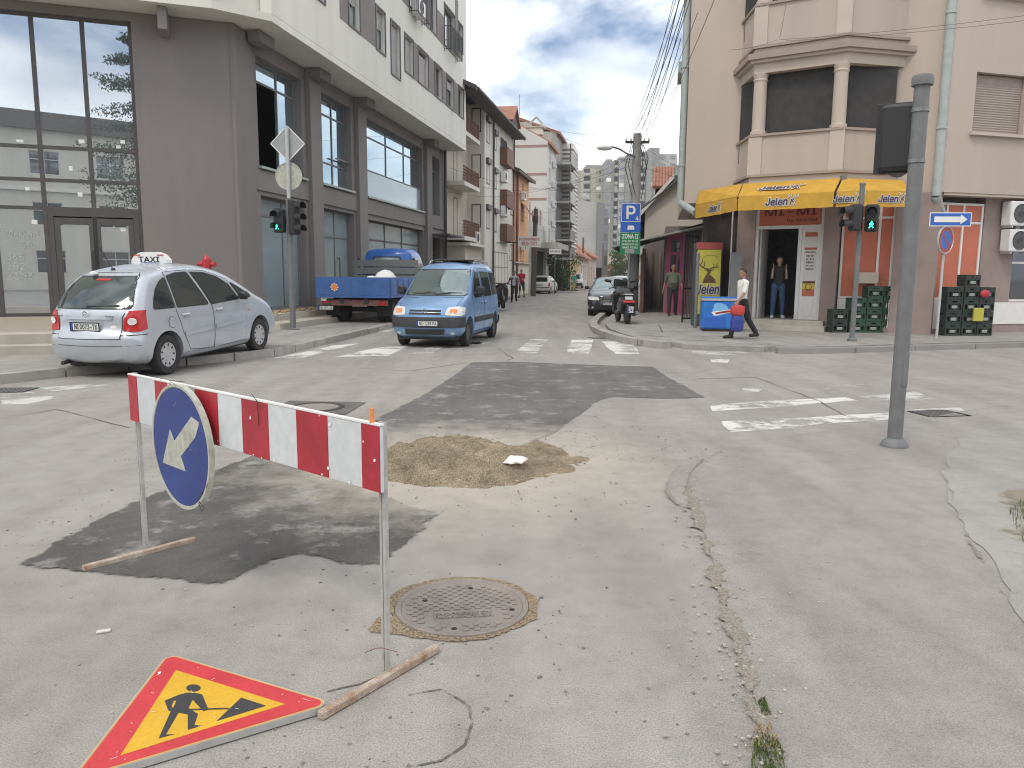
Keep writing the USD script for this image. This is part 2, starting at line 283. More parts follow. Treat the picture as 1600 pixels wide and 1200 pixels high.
# ================================================================ ground
SAND = G(728, 722)
def M_road(name, c1, c2, grain, dust=True, pits=.35, speck=0.0, edge=0.0):
    n = {'g': ('geometry', {}), 'n1': ('noise_texture', {'scale': .55, 'detail': 9.0, 'roughness': .70, 'distortion': .2}), 'r1': ('rgb_ramp', {'ramp': [(.3,c1),(.7,c2)]}),
      'n2': ('noise_texture', {'scale': 150.0, 'detail': 4.0, 'roughness': .8}), 'r2': ('rgb_ramp', {'ramp': [(.30,(1-grain,)*3),(.5,(1,1,1)),(.72,(1+grain*.7,)*3)]}), 'm1': ('mix', {'mix_type': 'multiply', 'fac': 1.0}),
      'n3': ('noise_texture', {'scale': 5.0, 'detail': 8.0, 'roughness': .75}), 'r3': ('rgb_ramp', {'ramp': [(.34,(.86,.855,.85)),(.5,(1,1,1)),(.68,(1.08,1.075,1.06))]}), 'm2': ('mix', {'mix_type': 'multiply', 'fac': 1.0}),
      'v': ('voronoi_texture', {'scale': 46.0, 'randomness': 1.0}), 'rv': ('rgb_ramp', {'ramp': [(0,(.45,.44,.42)),(.06,(.55,.54,.52)),(.10,(1,1,1)),(1,(1,1,1))]}), 'nv': ('noise_texture', {'scale': 2.2, 'detail': 3.0}), 'rnv': ('rgb_ramp', {'ramp': [(.44,(0,0,0)),(.60,(pits,)*3)]}), 'm3': ('mix', {'mix_type': 'multiply'}),
      'p': ('principled_bsdf', {'roughness': .93, 'specular_ior_level': .35}), 'b': ('bump', {'strength': .35, 'distance': .006}), 'nb': ('noise_texture', {'scale': 260.0, 'detail': 3.0}),
      'st': ('mapping', {'scale': (1.6,.22,1), 'rotation': (0,0,.16)}), 'ns': ('noise_texture', {'scale': 1.4, 'detail': 5.0}), 'rs': ('rgb_ramp', {'ramp': [(.38,(.90,.895,.89)),(.6,(1.04,1.04,1.04))]}), 'm4': ('mix', {'mix_type': 'multiply', 'fac': 1.0})}
    l = [('g.position','n1.vector'),('n1.fac','r1.fac'),('g.position','n2.vector'),('n2.fac','r2.fac'),('r1.color','m1.color1'),('r2.color','m1.color2'),('g.position','n3.vector'),('n3.fac','r3.fac'),('m1.color','m2.color1'),('r3.color','m2.color2'),
      ('g.position','v.vector'),('v.distance','rv.fac'),('g.position','nv.vector'),('nv.fac','rnv.fac'),('rnv.color','m3.fac'),('m2.color','m3.color1'),('rv.color','m3.color2'),('g.position','nb.vector'),('nb.fac','b.height'),('b.normal','p.normal'),
      ('g.position','st.vector'),('st.vector','ns.vector'),('ns.fac','rs.fac'),('m3.color','m4.color1'),('rs.color','m4.color2')]
    out = 'm4.color'
    if dust:   # trodden sand spread round the heap
        n.update({'d': ('vector_math', {'math_type': 'distance', 'vector2': tuple(SAND)}), 'dm': ('map_range', {'from_min': .7, 'from_max': 2.2, 'to_min': .46, 'to_max': -.22, 'clamp': False}), 'nd': ('noise_texture', {'scale': 3.2, 'detail': 8.0, 'roughness': .7}),
          'a': ('math', {'math_type': 'add'}), 'rd': ('rgb_ramp', {'ramp': [(.42,(0,0,0)),(.95,(.9,.9,.9))]}), 'md': ('mix', {'color2': (.41,.37,.305)})})
        l += [('g.position','d.vector1'),('d.value','dm.value'),('g.position','nd.vector'),('dm.result','a.value1'),('nd.fac','a.value2'),('a.value','rd.fac'),('rd.color','md.fac'),(out,'md.color1')]; out = 'md.color'
    if speck:   # bare pale aggregate and scuffs in the fresh tar
        n.update({'vs': ('voronoi_texture', {'scale': 130.0}), 'rvs': ('rgb_ramp', {'ramp': [(0,(1,1,1)),(.16,(1,1,1)),(.30,(0,0,0)),(1,(0,0,0))]}), 'nsc': ('noise_texture', {'scale': 2.6, 'detail': 8.0, 'roughness': .72}), 'rsc': ('rgb_ramp', {'ramp': [(.42,(.12,.12,.12)),(.60,(speck,)*3),(.72,(1,1,1))]}), 'ms1': ('math', {'math_type': 'multiply'}), 'ms': ('mix', {'color2': (.27,.26,.245)}),
          'rsf': ('rgb_ramp', {'ramp': [(.54,(0,0,0)),(.66,(.8,.8,.8))]}), 'msf': ('mix', {'color2': (.30,.29,.275)})})
        l += [('g.position','vs.vector'),('vs.distance','rvs.fac'),('g.position','nsc.vector'),('nsc.fac','rsc.fac'),('rvs.color','ms1.value1'),('rsc.color','ms1.value2'),('ms1.value','ms.fac'),(out,'ms.color1'),('nsc.fac','rsf.fac'),('rsf.color','msf.fac'),('ms.color','msf.color1')]; out = 'msf.color'
    sf = 'p.BSDF'
    if edge:   # ragged, crumbling outline
        n.update({'at': ('attribute', {'attribute': 'edge'}), 'me': ('map_range', {'from_min': 0.0, 'from_max': edge, 'to_min': .0, 'to_max': 1.0}), 'ne': ('noise_texture', {'scale': 22.0, 'detail': 9.0, 'roughness': .75}), 'ae': ('math', {'math_type': 'add'}), 're': ('rgb_ramp', {'ramp': [(.62,(0,0,0)),(.78,(1,1,1))]}), 'te': ('transparent_bsdf', {}), 'mxe': ('mix_closure', {})})
        l += [('at.fac','me.value'),('g.position','ne.vector'),('me.result','ae.value1'),('ne.fac','ae.value2'),('ae.value','re.fac'),('re.color','mxe.fac'),('te.BSDF','mxe.closure1'),('p.BSDF','mxe.closure2')]; sf = 'mxe.closure'
    l.append((out,'p.base_color')); MAT[name] = usdkit.material(stage, '/World/Looks/'+name, n, l, surface=sf)
M_road('road_old', (.268,.250,.228), (.335,.315,.290), .55)
M_road('road_new', (.108,.104,.100), (.165,.158,.152), .6, pits=.1, speck=.35, edge=.16); M_road('road_fresh', (.060,.056,.052), (.125,.118,.110), .8, pits=.1, speck=.85, edge=.13)
M_road('pave_old', (.258,.240,.222), (.312,.292,.272), .45, dust=False)
M_road('pave_far', (.27,.255,.235), (.34,.325,.30), .4, dust=False)
M('dirt', (.19,.155,.115), .95, .3, 9, .5, 120, grain=.3)
M('dirt_dark', (.085,.07,.055), .95, .35, 14, .5, 120, grain=.3)
M('sand', (.255,.205,.135), .95, .42, 5, .8, 90, grain=.5, gscale=100)
M('pebble', (.17,.155,.14), .9, .5, 60)
M('iron_cover', (.255,.222,.198), .75, .16, 9, .3, 180, metal=.15, grain=.15)
M('grass', (.085,.12,.03), .8, .4, 40, trans=.25)
M('dry_grass', (.30,.23,.12), .8, .3, 40)
M_worn('joint_worn', (.10,.09,.075), .47, 16.0); M_worn('dirt_worn', (.15,.128,.10), .475, 26.0, .026, .05, (.28,.255,.22)); M_worn('dirt_light', (.17,.14,.10), .49, 12.0, .2, .06, (.26,.23,.18)); M_worn('grit_worn', (.085,.06,.036), .455, 30.0, .022, .05, (.31,.235,.15))
M_worn('road_paint', (.60,.59,.555), .470, 7.0)
M_worn('road_paint_faint', (.50,.49,.46), .505, 6.0)
solo('ground', flat(sbox(-1500,-1500,1500,1500), -.06), 'asphalt_pave', kind='structure', smooth=False)
MAN = G(722, 948); MAN_R = .325
_hole = Point(MAN[0], MAN[1]).buffer(.318, 48)
solo('road', flat(sbox(-90,-60,110,340).difference(_hole), 0.0), 'road_old', kind='structure', smooth=False)
def gp(px, z=0.0): return [tuple(G(u, v, z)[:2]) for u, v in px]
def wob(p, amp=.03, step=.08, f=3.0, seed=1):
    """ragged outline"""
    out = []
    for g in (p.geoms if hasattr(p, 'geoms') else [p]):
        q = dens(g.exterior.coords, step); n = meshkit.fbm(np.column_stack([q*f, np.full(len(q), seed)]), 4)-.5; m = meshkit.fbm(np.column_stack([q*f, np.full(len(q), seed+9.3)]), 4)-.5
        out.append(poly(q + np.column_stack([n, m])*amp*4))
    return unary_union(out)
P_A = poly(gp([(735,566),(800,565),(950,571),(1022,573),(1050,592),(1075,604),(1107,622),(1040,624),(960,621),(938,627),(915,645),(868,678),(800,705),(700,725),(560,735),(470,730),(520,700),(590,652),(650,622),(705,588)]))
P_B = poly(gp([(20,886),(60,862),(120,826),(200,788),(265,762),(330,736),(390,712),(450,700),(540,745),(605,770),(640,790),(691,802),(668,825),(640,850),(602,886),(540,884),(470,868),(425,878),(385,900),(335,920),(260,908),(180,903),(100,893)]))
m, ed = edged(wob(P_A, .016, .045, 7), .004, .07); pa_ = solo('asphalt_patch', m, 'road_new', 'darker newer asphalt patch across the middle of the crossing', kind='structure', smooth=False)
set_edge(pa_, ed); m, ed = edged(wob(P_B, .020, .03, 11, 4), .008, .05); pb_ = solo('asphalt_patch', m, 'road_fresh', 'darker asphalt patch under the striped barrier', kind='structure', smooth=False)
set_edge(pb_, ed)
# ---- pavements
KERB_L = [(-420,640),(0,601),(130,586),(280,573),(425,558),(520,536),(620,511),(700,491),(760,476),(812,465),(850,457),(884,449),(905,444.5)]
KL = gp(KERB_L); far_l = [tuple(np.array(KL[-1])+np.array([-3,60])), (-60,200), (-60, KL[0][1]+1)]
PAV_L = poly(KL+far_l)
def ramp_slab(p, z, z0=-.05): return ext(p, z-z0)
def slab(name, p, z, mt, z0=-.05):
    m = ext(p, z-z0); m.apply_translation((0,0,z0)); return solo(name, m, mt, kind='structure', smooth=False)
pl = slab('pavement', PAV_L.difference(LineString(KL).buffer(.17)), .115, 'pave_far')
def kerb(parent, pts, w=.17, z=.125, L=.9, mt='concrete_kerb', tilt=.006):
    ls = LineString(pts); n = max(1, int(ls.length/L)); r = random.Random(5)
    for i in range(n):
        a, b = ls.length*i/n+.006, ls.length*(i+1)/n-.006; sub = [ls.interpolate(t).coords[0] for t in np.linspace(a, b, 4)]
        g = LineString(sub).buffer(w, single_sided=True, cap_style=2, join_style=2)
        if g.is_empty or g.area < .01: continue
        h = z+r.uniform(-.5,.8)*tilt*2; m = ext(g.buffer(-.008, join_style=2), h+.05); m.apply_translation((0,0,-.05)); part(parent, 'kerb_stone', m, mt, False)
kerb(pl, KL[1:9], .17, .128)
PAV_RK = [(1010,437),(1003,443),(993,454),(975,470),(952,490),(938,502),(933,511),(938,519),(955,527),(985,536),(1020,541),(1048,544.5),(1100,547.5),(1150,549)]
KR = gp(PAV_RK, 0); KR2 = gp([(1210,551),(1255,551.5),(1330,550),(1420,546.5),(1600,541.5),(2000,530)])
PAV_R = poly(KR+KR2+[(KR2[-1][0]+5, KR2[-1][1]+40), (KR[0][0]+40, KR[0][1]+30), (KR[0][0]+.5, KR[0][1]+30)])
pr = slab('pavement', PAV_R.difference(LineString(KR[:12]).buffer(.24)).difference(LineString(KR2).buffer(.20)), .105, 'pave_far')
kerb(pr, [tuple(p) for p in KR[1:12]][::-1], .24, .14, .8)
kerb(pr, KR2[:5][::-1], .2, .10, 1.3, 'asphalt_pave')
# cracked slabs on the corner pavement: dark open joints
M('joint', (.11,.10,.085), .95, .3, 9)
jl = []
for a, b in [((985,533),(1045,535)),((1000,524),(1052,527)),((1060,531),(1130,534)),((1150,537),(1225,540)),((1020,517),(1090,519)),((1085,525),(1150,527)),((1010,488),(1060,489)),((1120,541),(1200,544)),((975,526),(1005,531)),((1030,508),(1035,520))]:
    q = dens(LineString(gp([a,b], .105)).buffer(.018).exterior.coords, .12); jl.append(flat(wob(poly(q), .012, .1), .109))
part(pr, 'pavement_joint', cat(jl), 'joint', False, kind='stuff')
# near corner, almost flush with the road
NK = [(1222,1290),(1205,1180),(1180,1100),(1155,1020),(1138,960),(1120,900),(1098,830),(1083,795),(1074,762),(1078,742),(1100,718),(1140,702),(1200,688),(1290,674),(1370,663),(1440,655),(1520,641),(1600,631),(1750,618)]
NKg = gp(NK); near_poly = poly(NKg+[(14,NKg[-1][1]+1),(14,-8),(NKg[0][0],-8)])
pn = slab('pavement', near_poly.buffer(-.004), .008, 'pave_old')
ST = gp([(1073,724),(1058,730),(1045,745),(1042,768),(1052,786),(1070,795)]); st_in = gp([(1083,795),(1074,762),(1078,742),(1098,720)])
m = ext(poly(ST+st_in).buffer(-.008), .0585); m.apply_translation((0,0,-.05)); part(pn, 'kerb_stone', m, 'pave_old', False)
dl = [edged(wob(LineString(NKg[:9]).buffer(.042), .04, .03, 9, 2), .0115, .012), edged(wob(LineString(NKg[9:18]).buffer(.022), .02, .05, 5, 3), .0115, .014), edged(wob(LineString(NKg[7:11]).buffer(.028), .012, .04, 6, 5), .013, .012),
      edged(wob(LineString(gp([(1100,719),(1060,728),(1044,746),(1042,768),(1053,788),(1072,800)])).buffer(.026), .012, .04, 6, 3), .0145, .012)]
ds_ = part(pn, 'dirt_seam', cat([a for a, b in dl]), 'dirt_worn', False, kind='stuff'); set_edge(ds_, np.concatenate([b for a, b in dl]))
EDGE = gp([(1468,722),(1492,780),(1522,850),(1560,905),(1608,975),(1680,1060)], .02)
dirt_p = poly(EDGE+[(EDGE[-1][0]+.5,-6),(12,-6),(12,EDGE[0][1]+3), tuple(gp([(1640,650)],.02)[0]), tuple(gp([(1520,672)],.02)[0])])
part(pn, 'dirt_strip', flat(wob(dirt_p, .05, .12, 3), .0125), 'pave_far', False)
m, ed = edged(wob(LineString(EDGE).buffer(.022), .02, .05, 6), .0165, .014); set_edge(part(pn, 'dirt_seam', m, 'dirt_worn', False, kind='stuff'), ed)
m, ed = edged(wob(poly(gp([(1545,765),(1600,740),(1670,770),(1650,860),(1580,845)], .02)), .09, .06, 5), .0175, .05); set_edge(part(pn, 'dirt_patch', m, 'dirt_light', False), ed)
# cracks in the road
cr = []
for px, w in [([(700,1085),(735,1105),(742,1130),(725,1165),(690,1190),(640,1200)], .005), ([(510,1082),(560,1070),(600,1055)], .005), ([(1060,742),(1250,770)], .003), ([(560,575),(640,580),(735,566)], .012), ([(780,545),(800,560),(790,566)], .014), ([(1090,592),(1180,590),(1275,625),(1320,650)], .010), ([(0,655),(90,640),(200,668)], .010), ([(690,555),(780,553)], .01), ([(740,480),(800,478)], .03), ([(770,486),(900,487)], .03), ([(640,1085),(690,1078),(700,1085)], .005)]:
    cr.append(flat(wob(LineString(gp(px)).buffer(w), w*1.6, .05, 5), .0025))
solo('road_crack', cat(cr), 'joint_worn', 'thin dark cracks and joints in the grey asphalt of the crossing', 'crack', kind='stuff', smooth=False)
# ---- worn zebra stripes and lines
def stripe(px, mt='road_paint', lab=None): solo('road_marking', flat(wob(poly(gp(px)), .02, .12), .0022), mt, lab, kind='structure', smooth=False)
for px in ([(428,560),(522,540),(562,536),(470,560)], [(524,558),(590,543),(640,540),(606,556)], [(640,553),(690,536),(712,534),(672,553)], [(705,545),(716,531),(760,529),(742,545)], [(803,552),(829,530),(858,530),(838,552)], [(884,553),(893,531),(927,531),(920,553)], [(961,553),(940,534),(985,533),(999,553)], [(562,519),(610,512),(628,512),(600,521)], [(725,538),(745,530),(775,530),(760,538)]): stripe(px, 'road_paint' if px[0][0] in (428,524,884,961) else 'road_paint_faint')
for px in ([(1110,633),(1190,627),(1320,621),(1340,626),(1240,634),(1115,643)], [(1340,620),(1430,612),(1470,625),(1400,628)], [(1128,658),(1200,656),(1300,650),(1390,645),(1392,656),(1290,662),(1225,670),(1140,676)], [(1158,607),(1190,608),(1185,613),(1165,612)], [(1225,605),(1350,600),(1352,606),(1240,610)], [(1385,641),(1500,637),(1508,643),(1400,650)], [(1080,547),(1180,549),(1182,556),(1082,553)], [(1110,561),(1140,562),(1138,567),(1112,566)], [(0,617),(40,612),(92,622),(40,632),(0,632)], [(60,606),(170,598),(178,602),(80,612)]): stripe(px, 'road_paint' if px[0][0] in (1110,1128) else 'road_paint_faint')
# ---- manhole cover (near), a second cover, drain grates
mh = thing('manhole_cover', 'round cast iron manhole cover with square studs in the near road beside the barrier', 'manhole cover', (MAN[0], MAN[1], 0), math.radians(8))
fr = lathe([(.275,-.03),(.275,.006),(.288,.010),(.300,.010),(.303,.002),(.303,-.03)], 64); part(mh, 'ring', fr, 'iron_cover', 40, True)
pla = lathe([(0.0001,.001),(.262,.001),(.270,.006),(.2735,.006),(.2735,-.03)], 64); pt = part(mh, 'lid', pla, 'iron_cover', 40, True)
stud = []; lett = sbox(-.16,-.155,.16,-.055)
for i in range(-9,10):
    for j in range(-9,10):
        x, y = (i+j)*.0235, (i-j)*.0235
        if math.hypot(x,y) < .245 and not lett.buffer(.012).contains(Point(x,y)) and not any(math.hypot(x-a, y-b) < .028 for a,b in ((-.165,.085),(.055,.2),(.22,-.06),(-.05,-.215))): stud.append(rbx(x-.0145,x+.0145,y-.0115,y+.0115,0,.0068,.0025))
part(pt, 'studs', cat(stud), 'iron_cover', 25, True, kind='stuff')
for s, yy in (('МЕТАЛКОМЕРЦ',-.105),('АД ЛЕСКОВАЦ',-.135)):
    t = text_c(s, .022, .005, True, .26); t.apply_transform(trimesh.transformations.rotation_matrix(math.pi, (0,0,1))); t.apply_translation((0,-.21-yy,.0009)); part(pt, 'lettering', t, 'iron_cover', False, True)
for a, b in ((-.165,.085),(.055,.2),(.22,-.06),(-.05,-.215)): part(pt, 'lifting_hole', lathe([(0.0001,.0022),(.012,.0022),(.0135,.0012)], 16).apply_translation((a,b,0)), 'dark_void', False, True)
ring = wob(Point(0,0).buffer(.356, 40), .026, .03, 9, 6).union(wob(poly([(-.30,-.12),(-.385,-.10),(-.39,-.27),(-.12,-.335),(-.05,-.30)]), .02, .03, 8)).difference(Point(0,0).buffer(.3035,48)).intersection(poly([(-1,-1),(.02,-1),(.16,-.3),(.33,-.15),(1,-.1),(1,1),(-1,1)]))
M('grit', (.24,.17,.10), .95, .5, 26, 1.0, 90, grain=.4, gscale=110)
m = flat(ring, .0035, .018, lambda q: -.0015+.006*meshkit.fbm(np.column_stack([q*70, np.zeros(len(q))]), 3)); m = xf(m, lambda v: np.column_stack([v[:,0]+MAN[0], v[:,1]+MAN[1], v[:,2]])); gr_p = solo('grit_ring', m, 'grit_worn', 'broken gritty rim of asphalt round the near manhole cover', 'grit', kind='stuff', smooth=False)
M('collar_dark', (.125,.118,.108), .95, .3, 5, .4, 120, grain=.4, gscale=140); c2 = G(494, 637); m2 = thing('manhole_cover', 'dark far manhole cover with its square collar beyond the barrier board', 'manhole cover', (c2[0], c2[1], 0), math.radians(-5))
part(m2, 'collar', cat(flat(sbox(-.46,-.40,.46,.40).difference(Point(0,0).buffer(.315,32)), .0065)), 'collar_dark', False, True); part(m2, 'ring', lathe([(.255,-.02),(.255,.012),(.28,.014),(.312,.012),(.314,-.02)], 48), 'iron_dark', 40, True); part(m2, 'lid', lathe([(.0001,.008),(.20,.008),(.21,.012),(.22,.008),(.2535,.008)], 48), 'iron_cover', 40, True)
for (u, v, lab, w, a) in ((15,610,'street drain grate at the kerb behind the taxi',.52,.1),(1468,647,'street drain grate near the foot of the grey signal pole',.5,.2),(937,528,'small drain lid beside the worn zebra stripes',.5,.3)):
    c = G(u, v); d = thing('drain_grate', lab, 'drain', (c[0], c[1], 0), a); part(d, 'frame', cat(bx(-w/2,w/2,-.2,-.16,-.03,.008), bx(-w/2,w/2,.16,.2,-.03,.008), bx(-w/2,-w/2+.04,-.16,.16,-.03,.008), bx(w/2-.04,w/2,-.16,.16,-.03,.008)), 'iron_dark', False, True)
    part(d, 'pit', bx(-w/2+.04,w/2-.04,-.16,.16,-.05,.0035), 'dark_void', False, True)
    for k in range(8): x = -w/2+.06+(w-.12)*k/7; part(d, 'bar', bx(x-.012,x+.012,-.16,.16,.0036,.0085), 'steel_grey', False, True)
set_edge(gr_p, shapely.distance(shapely.points(m.vertices[:,0]-MAN[0], m.vertices[:,1]-MAN[1]), ring.boundary)+np.where(np.hypot(m.vertices[:,0]-MAN[0], m.vertices[:,1]-MAN[1]) < .33, .03, 0))
# ---- sand heap, its scatter, pebbles, litter, grass
def heap(q):
    x, y = (q[:,0]-SAND[0]+.02)/.86, (q[:,1]-SAND[1]-.0)/.80; r = np.hypot(x, y)+.75*(meshkit.fbm(np.column_stack([q*2.6, np.full(len(q), 3.)]), 4)-.5); h = .15*np.clip(1-r, 0, None)**.8
    return h + np.minimum(1, h/.02)*(.085*(meshkit.fbm(np.column_stack([q*7, np.full(len(q), 5.)]), 4)-.5)+.050*(meshkit.fbm(np.column_stack([q*26, np.full(len(q), 1.)]), 3)-.5)) - .012*(h <= 0)
hp = sbox(SAND[0]-1.5, SAND[1]-1.05, SAND[0]+1.3, SAND[1]+1.1); xs = np.arange(hp.bounds[0], hp.bounds[2], .0135); ys = np.arange(hp.bounds[1], hp.bounds[3], .0135)
X, Y = np.meshgrid(xs, ys); q = np.column_stack([X.ravel(), Y.ravel()]); z = heap(q); nx = len(xs); ii = (np.arange(len(ys)-1)[:,None]*nx+np.arange(nx-1)).ravel()
f = np.vstack([np.column_stack([ii,ii+1,ii+nx+1]), np.column_stack([ii,ii+nx+1,ii+nx])]); f = f[(z[f] > -.005).any(1)]; m = TM(np.column_stack([q, z]), f); m.remove_unreferenced_vertices()
solo('sand_heap', m, 'sand', 'low trodden heap of yellow brown sand behind the barrier', 'sand heap', smooth=True)
def scatter(n, px_poly, r0, r1, mt, name, lab, cat_, z=0.0, seed=1, dens_fn=None, sq=.6):
    cl = lambda x, y: float(np.clip((meshkit.fbm(np.array([[x*1.3, y*1.3, seed*3.1]]), 4)[0]-.38)*4, .02, 1))
    r = np.random.default_rng(seed); P = poly(gp(px_poly)); x0, y0, x1, y1 = P.bounds; ms = []; base = trimesh.creation.icosahedron()
    while len(ms) < n:
        x, y = r.uniform(x0,x1), r.uniform(y0,y1)
        if not P.contains(Point(x,y)) or r.random() > (dens_fn(x,y) if dens_fn else cl(x,y)**2): continue
        s = r0+(r1-r0)*r.random()**5; v = base.vertices*s*r.uniform(.6,1.2,(1,3))*(1+.3*r.uniform(-1,1,(12,1))); v[:,2] *= sq; ms.append(TM(v+[x,y,z+s*.25], base.faces))
    solo(name, cat(ms), mt, lab, cat_, kind='stuff', smooth=False)
DIRT_L = LineString(NKg[:12])
scatter(2600, [(-200,1250),(-100,900),(300,640),(1000,640),(1180,700),(1300,1250)], .0018, .010, 'pebble', 'pebbles', 'small stones and grit scattered over the near road', 'pebbles', 0, 1)
M('pebble_pale', (.36,.33,.29), .9, .3, 60)
scatter(1800, [(-200,1250),(-100,900),(300,640),(1000,640),(1180,700),(1300,1250)], .0015, .008, 'pebble_pale', 'pebbles', 'paler grit and crumbs of stone scattered over the near road', 'pebbles', 0, 21)
scatter(1500, [(950,1300),(1040,780),(1090,700),(1300,700),(1450,1300)], .0025, .011, 'pebble_pale', 'pebbles', 'loose stones gathered along the dirt seam of the near corner', 'pebbles', .008, 2, lambda x, y: math.exp(-(DIRT_L.distance(Point(x,y))/.09)**1.2)+.012)
scatter(1100, [(380,860),(560,650),(1000,640),(1010,800),(700,860)], .0025, .009, 'sand', 'sand_crumbs', 'crumbs of sand spread round the sand heap', 'sand', .006, 3, lambda x, y: math.exp(-(math.hypot(x-SAND[0], y-SAND[1])/1.5)**2))
M('chip', (.55,.53,.5), .8, .1, 20)
c = G(162, 988); solo('broken_chip', xf(rbx(-.028,.028,-.012,.012,0,.009,.003), lambda v: np.column_stack([v[:,0]*.9-v[:,1]*.4+c[0], v[:,0]*.4+v[:,1]*.9+c[1], v[:,2]+.001])), 'chip', 'pale flat chip of stone lying on the near road at left', 'stone chip')
c = G(806, 742); c[2] = max(0, float(heap(c[None,:2])[0]))+.012; m = ico((0,0,0), 1, 3); v = m.vertices; v = v*(1+.75*(meshkit.fbm(v*2.3, 4, 5)-.5)[:,None])*np.array([.085,.06,.05]); v[:,2] = np.abs(v[:,2])*.9+.25*v[:,0]*.3; solo('crumpled_paper', TM(v+c, m.faces), 'white_paint', 'crumpled white paper lying on the right edge of the sand heap', 'litter', smooth=20)
def grass(n, px, h0, h1, mt, name, lab, z=.008, seed=3):
    r = np.random.default_rng(seed); P = poly(gp(px, z)); x0, y0, x1, y1 = P.bounds; V, F = [], []
    while len(V) < n*5:
        x, y = r.uniform(x0,x1), r.uniform(y0,y1)
        if not P.contains(Point(x,y)): continue
        a, h, w, b = r.uniform(0,6.28), r.uniform(h0,h1), r.uniform(.0012,.0028), r.uniform(.2,1.1); d = np.array([math.cos(a), math.sin(a), 0]); s = np.array([-d[1], d[0], 0])*w; o = np.array([x,y,z]); i = len(V)
        V += [o-s, o+s, o+d*h*b*.35+[0,0,h*.55]-s*.8, o+d*h*b*.35+[0,0,h*.55]+s*.8, o+d*h*b+[0,0,h*.85]]; F += [[i,i+1,i+3],[i,i+3,i+2],[i+2,i+3,i+4]]
    solo(name, TM(V, F), mt, lab, 'grass', kind='stuff', smooth=False)
grass(900, [(1170,1215),(1178,1165),(1200,1150),(1222,1165),(1228,1215),(1240,1300),(1160,1300)], .008, .030, 'grass', 'grass_tuft', 'green grass growing in the seam at the bottom edge')
grass(120, [(1165,1170),(1180,1130),(1205,1140),(1225,1180)], .008, .03, 'dry_grass', 'dry_grass', 'dry straw coloured grass in the seam beside the green tuft', seed=4)
grass(170, [(1185,1095),(1195,1090),(1205,1118),(1190,1120)], .006, .018, 'grass', 'grass_tuft', 'small tuft of grass in the seam further up the corner', seed=6)
grass(300, [(1575,800),(1600,780),(1660,800),(1650,860),(1600,850)], .02, .06, 'grass', 'grass_tuft', 'sparse grass on the dirt strip at the right edge', .0125, 7)
# ================================================================ buildings
def window(th, F, x0, x1, z0, z1, d=.12, fw=.055, cols=(), rows=(), fm='frame_grey', gm='glass_side', name='window', ft=.07, sill=None, skip=()):
    """a framed window in the wall plane F: the frame is a part, each pane a sub-part"""
    xs = [x0]+[x0+(x1-x0)*c for c in cols]+[x1]; zs = [z0]+[z0+(z1-z0)*c for c in rows]+[z1]; h = fw/2
    b = [bx(x0,x0+fw,d,d+ft,z0,z1), bx(x1-fw,x1,d,d+ft,z0,z1), bx(x0+fw,x1-fw,d,d+ft,z0,z0+fw), bx(x0+fw,x1-fw,d,d+ft,z1-fw,z1)]
    for x in xs[1:-1]: b.append(bx(x-h,x+h,d+.003,d+ft,z0+fw,z1-fw))
    for z in zs[1:-1]: b.append(bx(x0+fw,x1-fw,d+.006,d+ft-.004,z-h,z+h))
    w = part(th, name, F.mesh(cat(b)), fm, False)
    for i in range(len(xs)-1):
        for j in range(len(zs)-1):
            if (i,j) in skip: continue
            a = F.box(xs[i]+(fw if i == 0 else h)+.001, xs[i+1]-(fw if i == len(xs)-2 else h)-.001, d+.03, d+.042, zs[j]+(fw if j == 0 else h)+.001, zs[j+1]-(fw if j == len(zs)-2 else h)-.001)
            part(w, 'pane', a, gm if not callable(gm) else gm(i,j), False)
    if sill: part(w, 'sill', F.box(x0-.06,x1+.06,-.07,d,z0-.05,z0-.003), sill, False)
    return w
def blind(th, F, x0, x1, z0, z1, d, mt='shutter', name='shutter', pitch=.055):
    n = max(2, int((z1-z0)/pitch)); h = (z1-z0)/n; V, f = [], []
    for i in range(n+1):
        z = z0+h*i; V += [(x0,d+.012,z),(x1,d+.012,z),(x0,d,z+h*.5),(x1,d,z+h*.5)]
    V = np.array(V[:-2]); 
    for k in range(len(V)//2-1): a = 2*k; f += [[a,a+1,a+3],[a,a+3,a+2]]
    return part(th, name, F.mesh(TM(V, f)), mt, False)
def holes(x0, x1, z0, z1, rects): 
    p = sbox(x0,z0,x1,z1)
    for r in rects: p = p.difference(sbox(r[0],r[2],r[1],r[3]))
    return p
def rail(th, F, path, z0, h, mt='rust_rail', step=.12, r=.009, name='railing', mid=True):
    ls = LineString(path); n = max(2, int(ls.length/step)); top = [(*c, z0+h) for c in ls.coords]; low = [(*c, z0+.08) for c in ls.coords]; b = []
    for a in (top, low):
        for i in range(len(a)-1):
            p, q = np.array(a[i]), np.array(a[i+1]); b.append(cyl(p, q, r*1.9, 6))
    for i in range(n+1): c = ls.interpolate(ls.length*i/n).coords[0]; b.append(cyl((*c, z0), (*c, z0+h), r if i % 8 else r*1.8, 5))
    return part(th, name, F.mesh(cat(b)), mt, False)
def ac_unit(th, F, x, z, d=0.0, w=.82, h=.56, label=None):
    p = part(th, 'air_conditioner', F.mesh(cat(rbx(x,x+w,d-.34,d-.05,z,z+h,.02), bx(x+.1,x+.14,d-.3,d,z-.05,z-.001), bx(x+w-.14,x+w-.1,d-.3,d,z-.05,z-.001))), 'white_plastic', False, label=label)
    g = lathe([(.0001,0),(.05,.0),(.05,.012),(.06,.012),(.06,0),(.20,.0),(.22,.0),(.225,.014),(.235,.014),(.235,0)], 20); g = xf(g, lambda v: np.column_stack([v[:,0]+x+.32, d-.342-v[:,2], v[:,1]+z+h/2])); part(p, 'fan_grille', F.mesh(fixn(g)), 'grey_plastic', False); return p
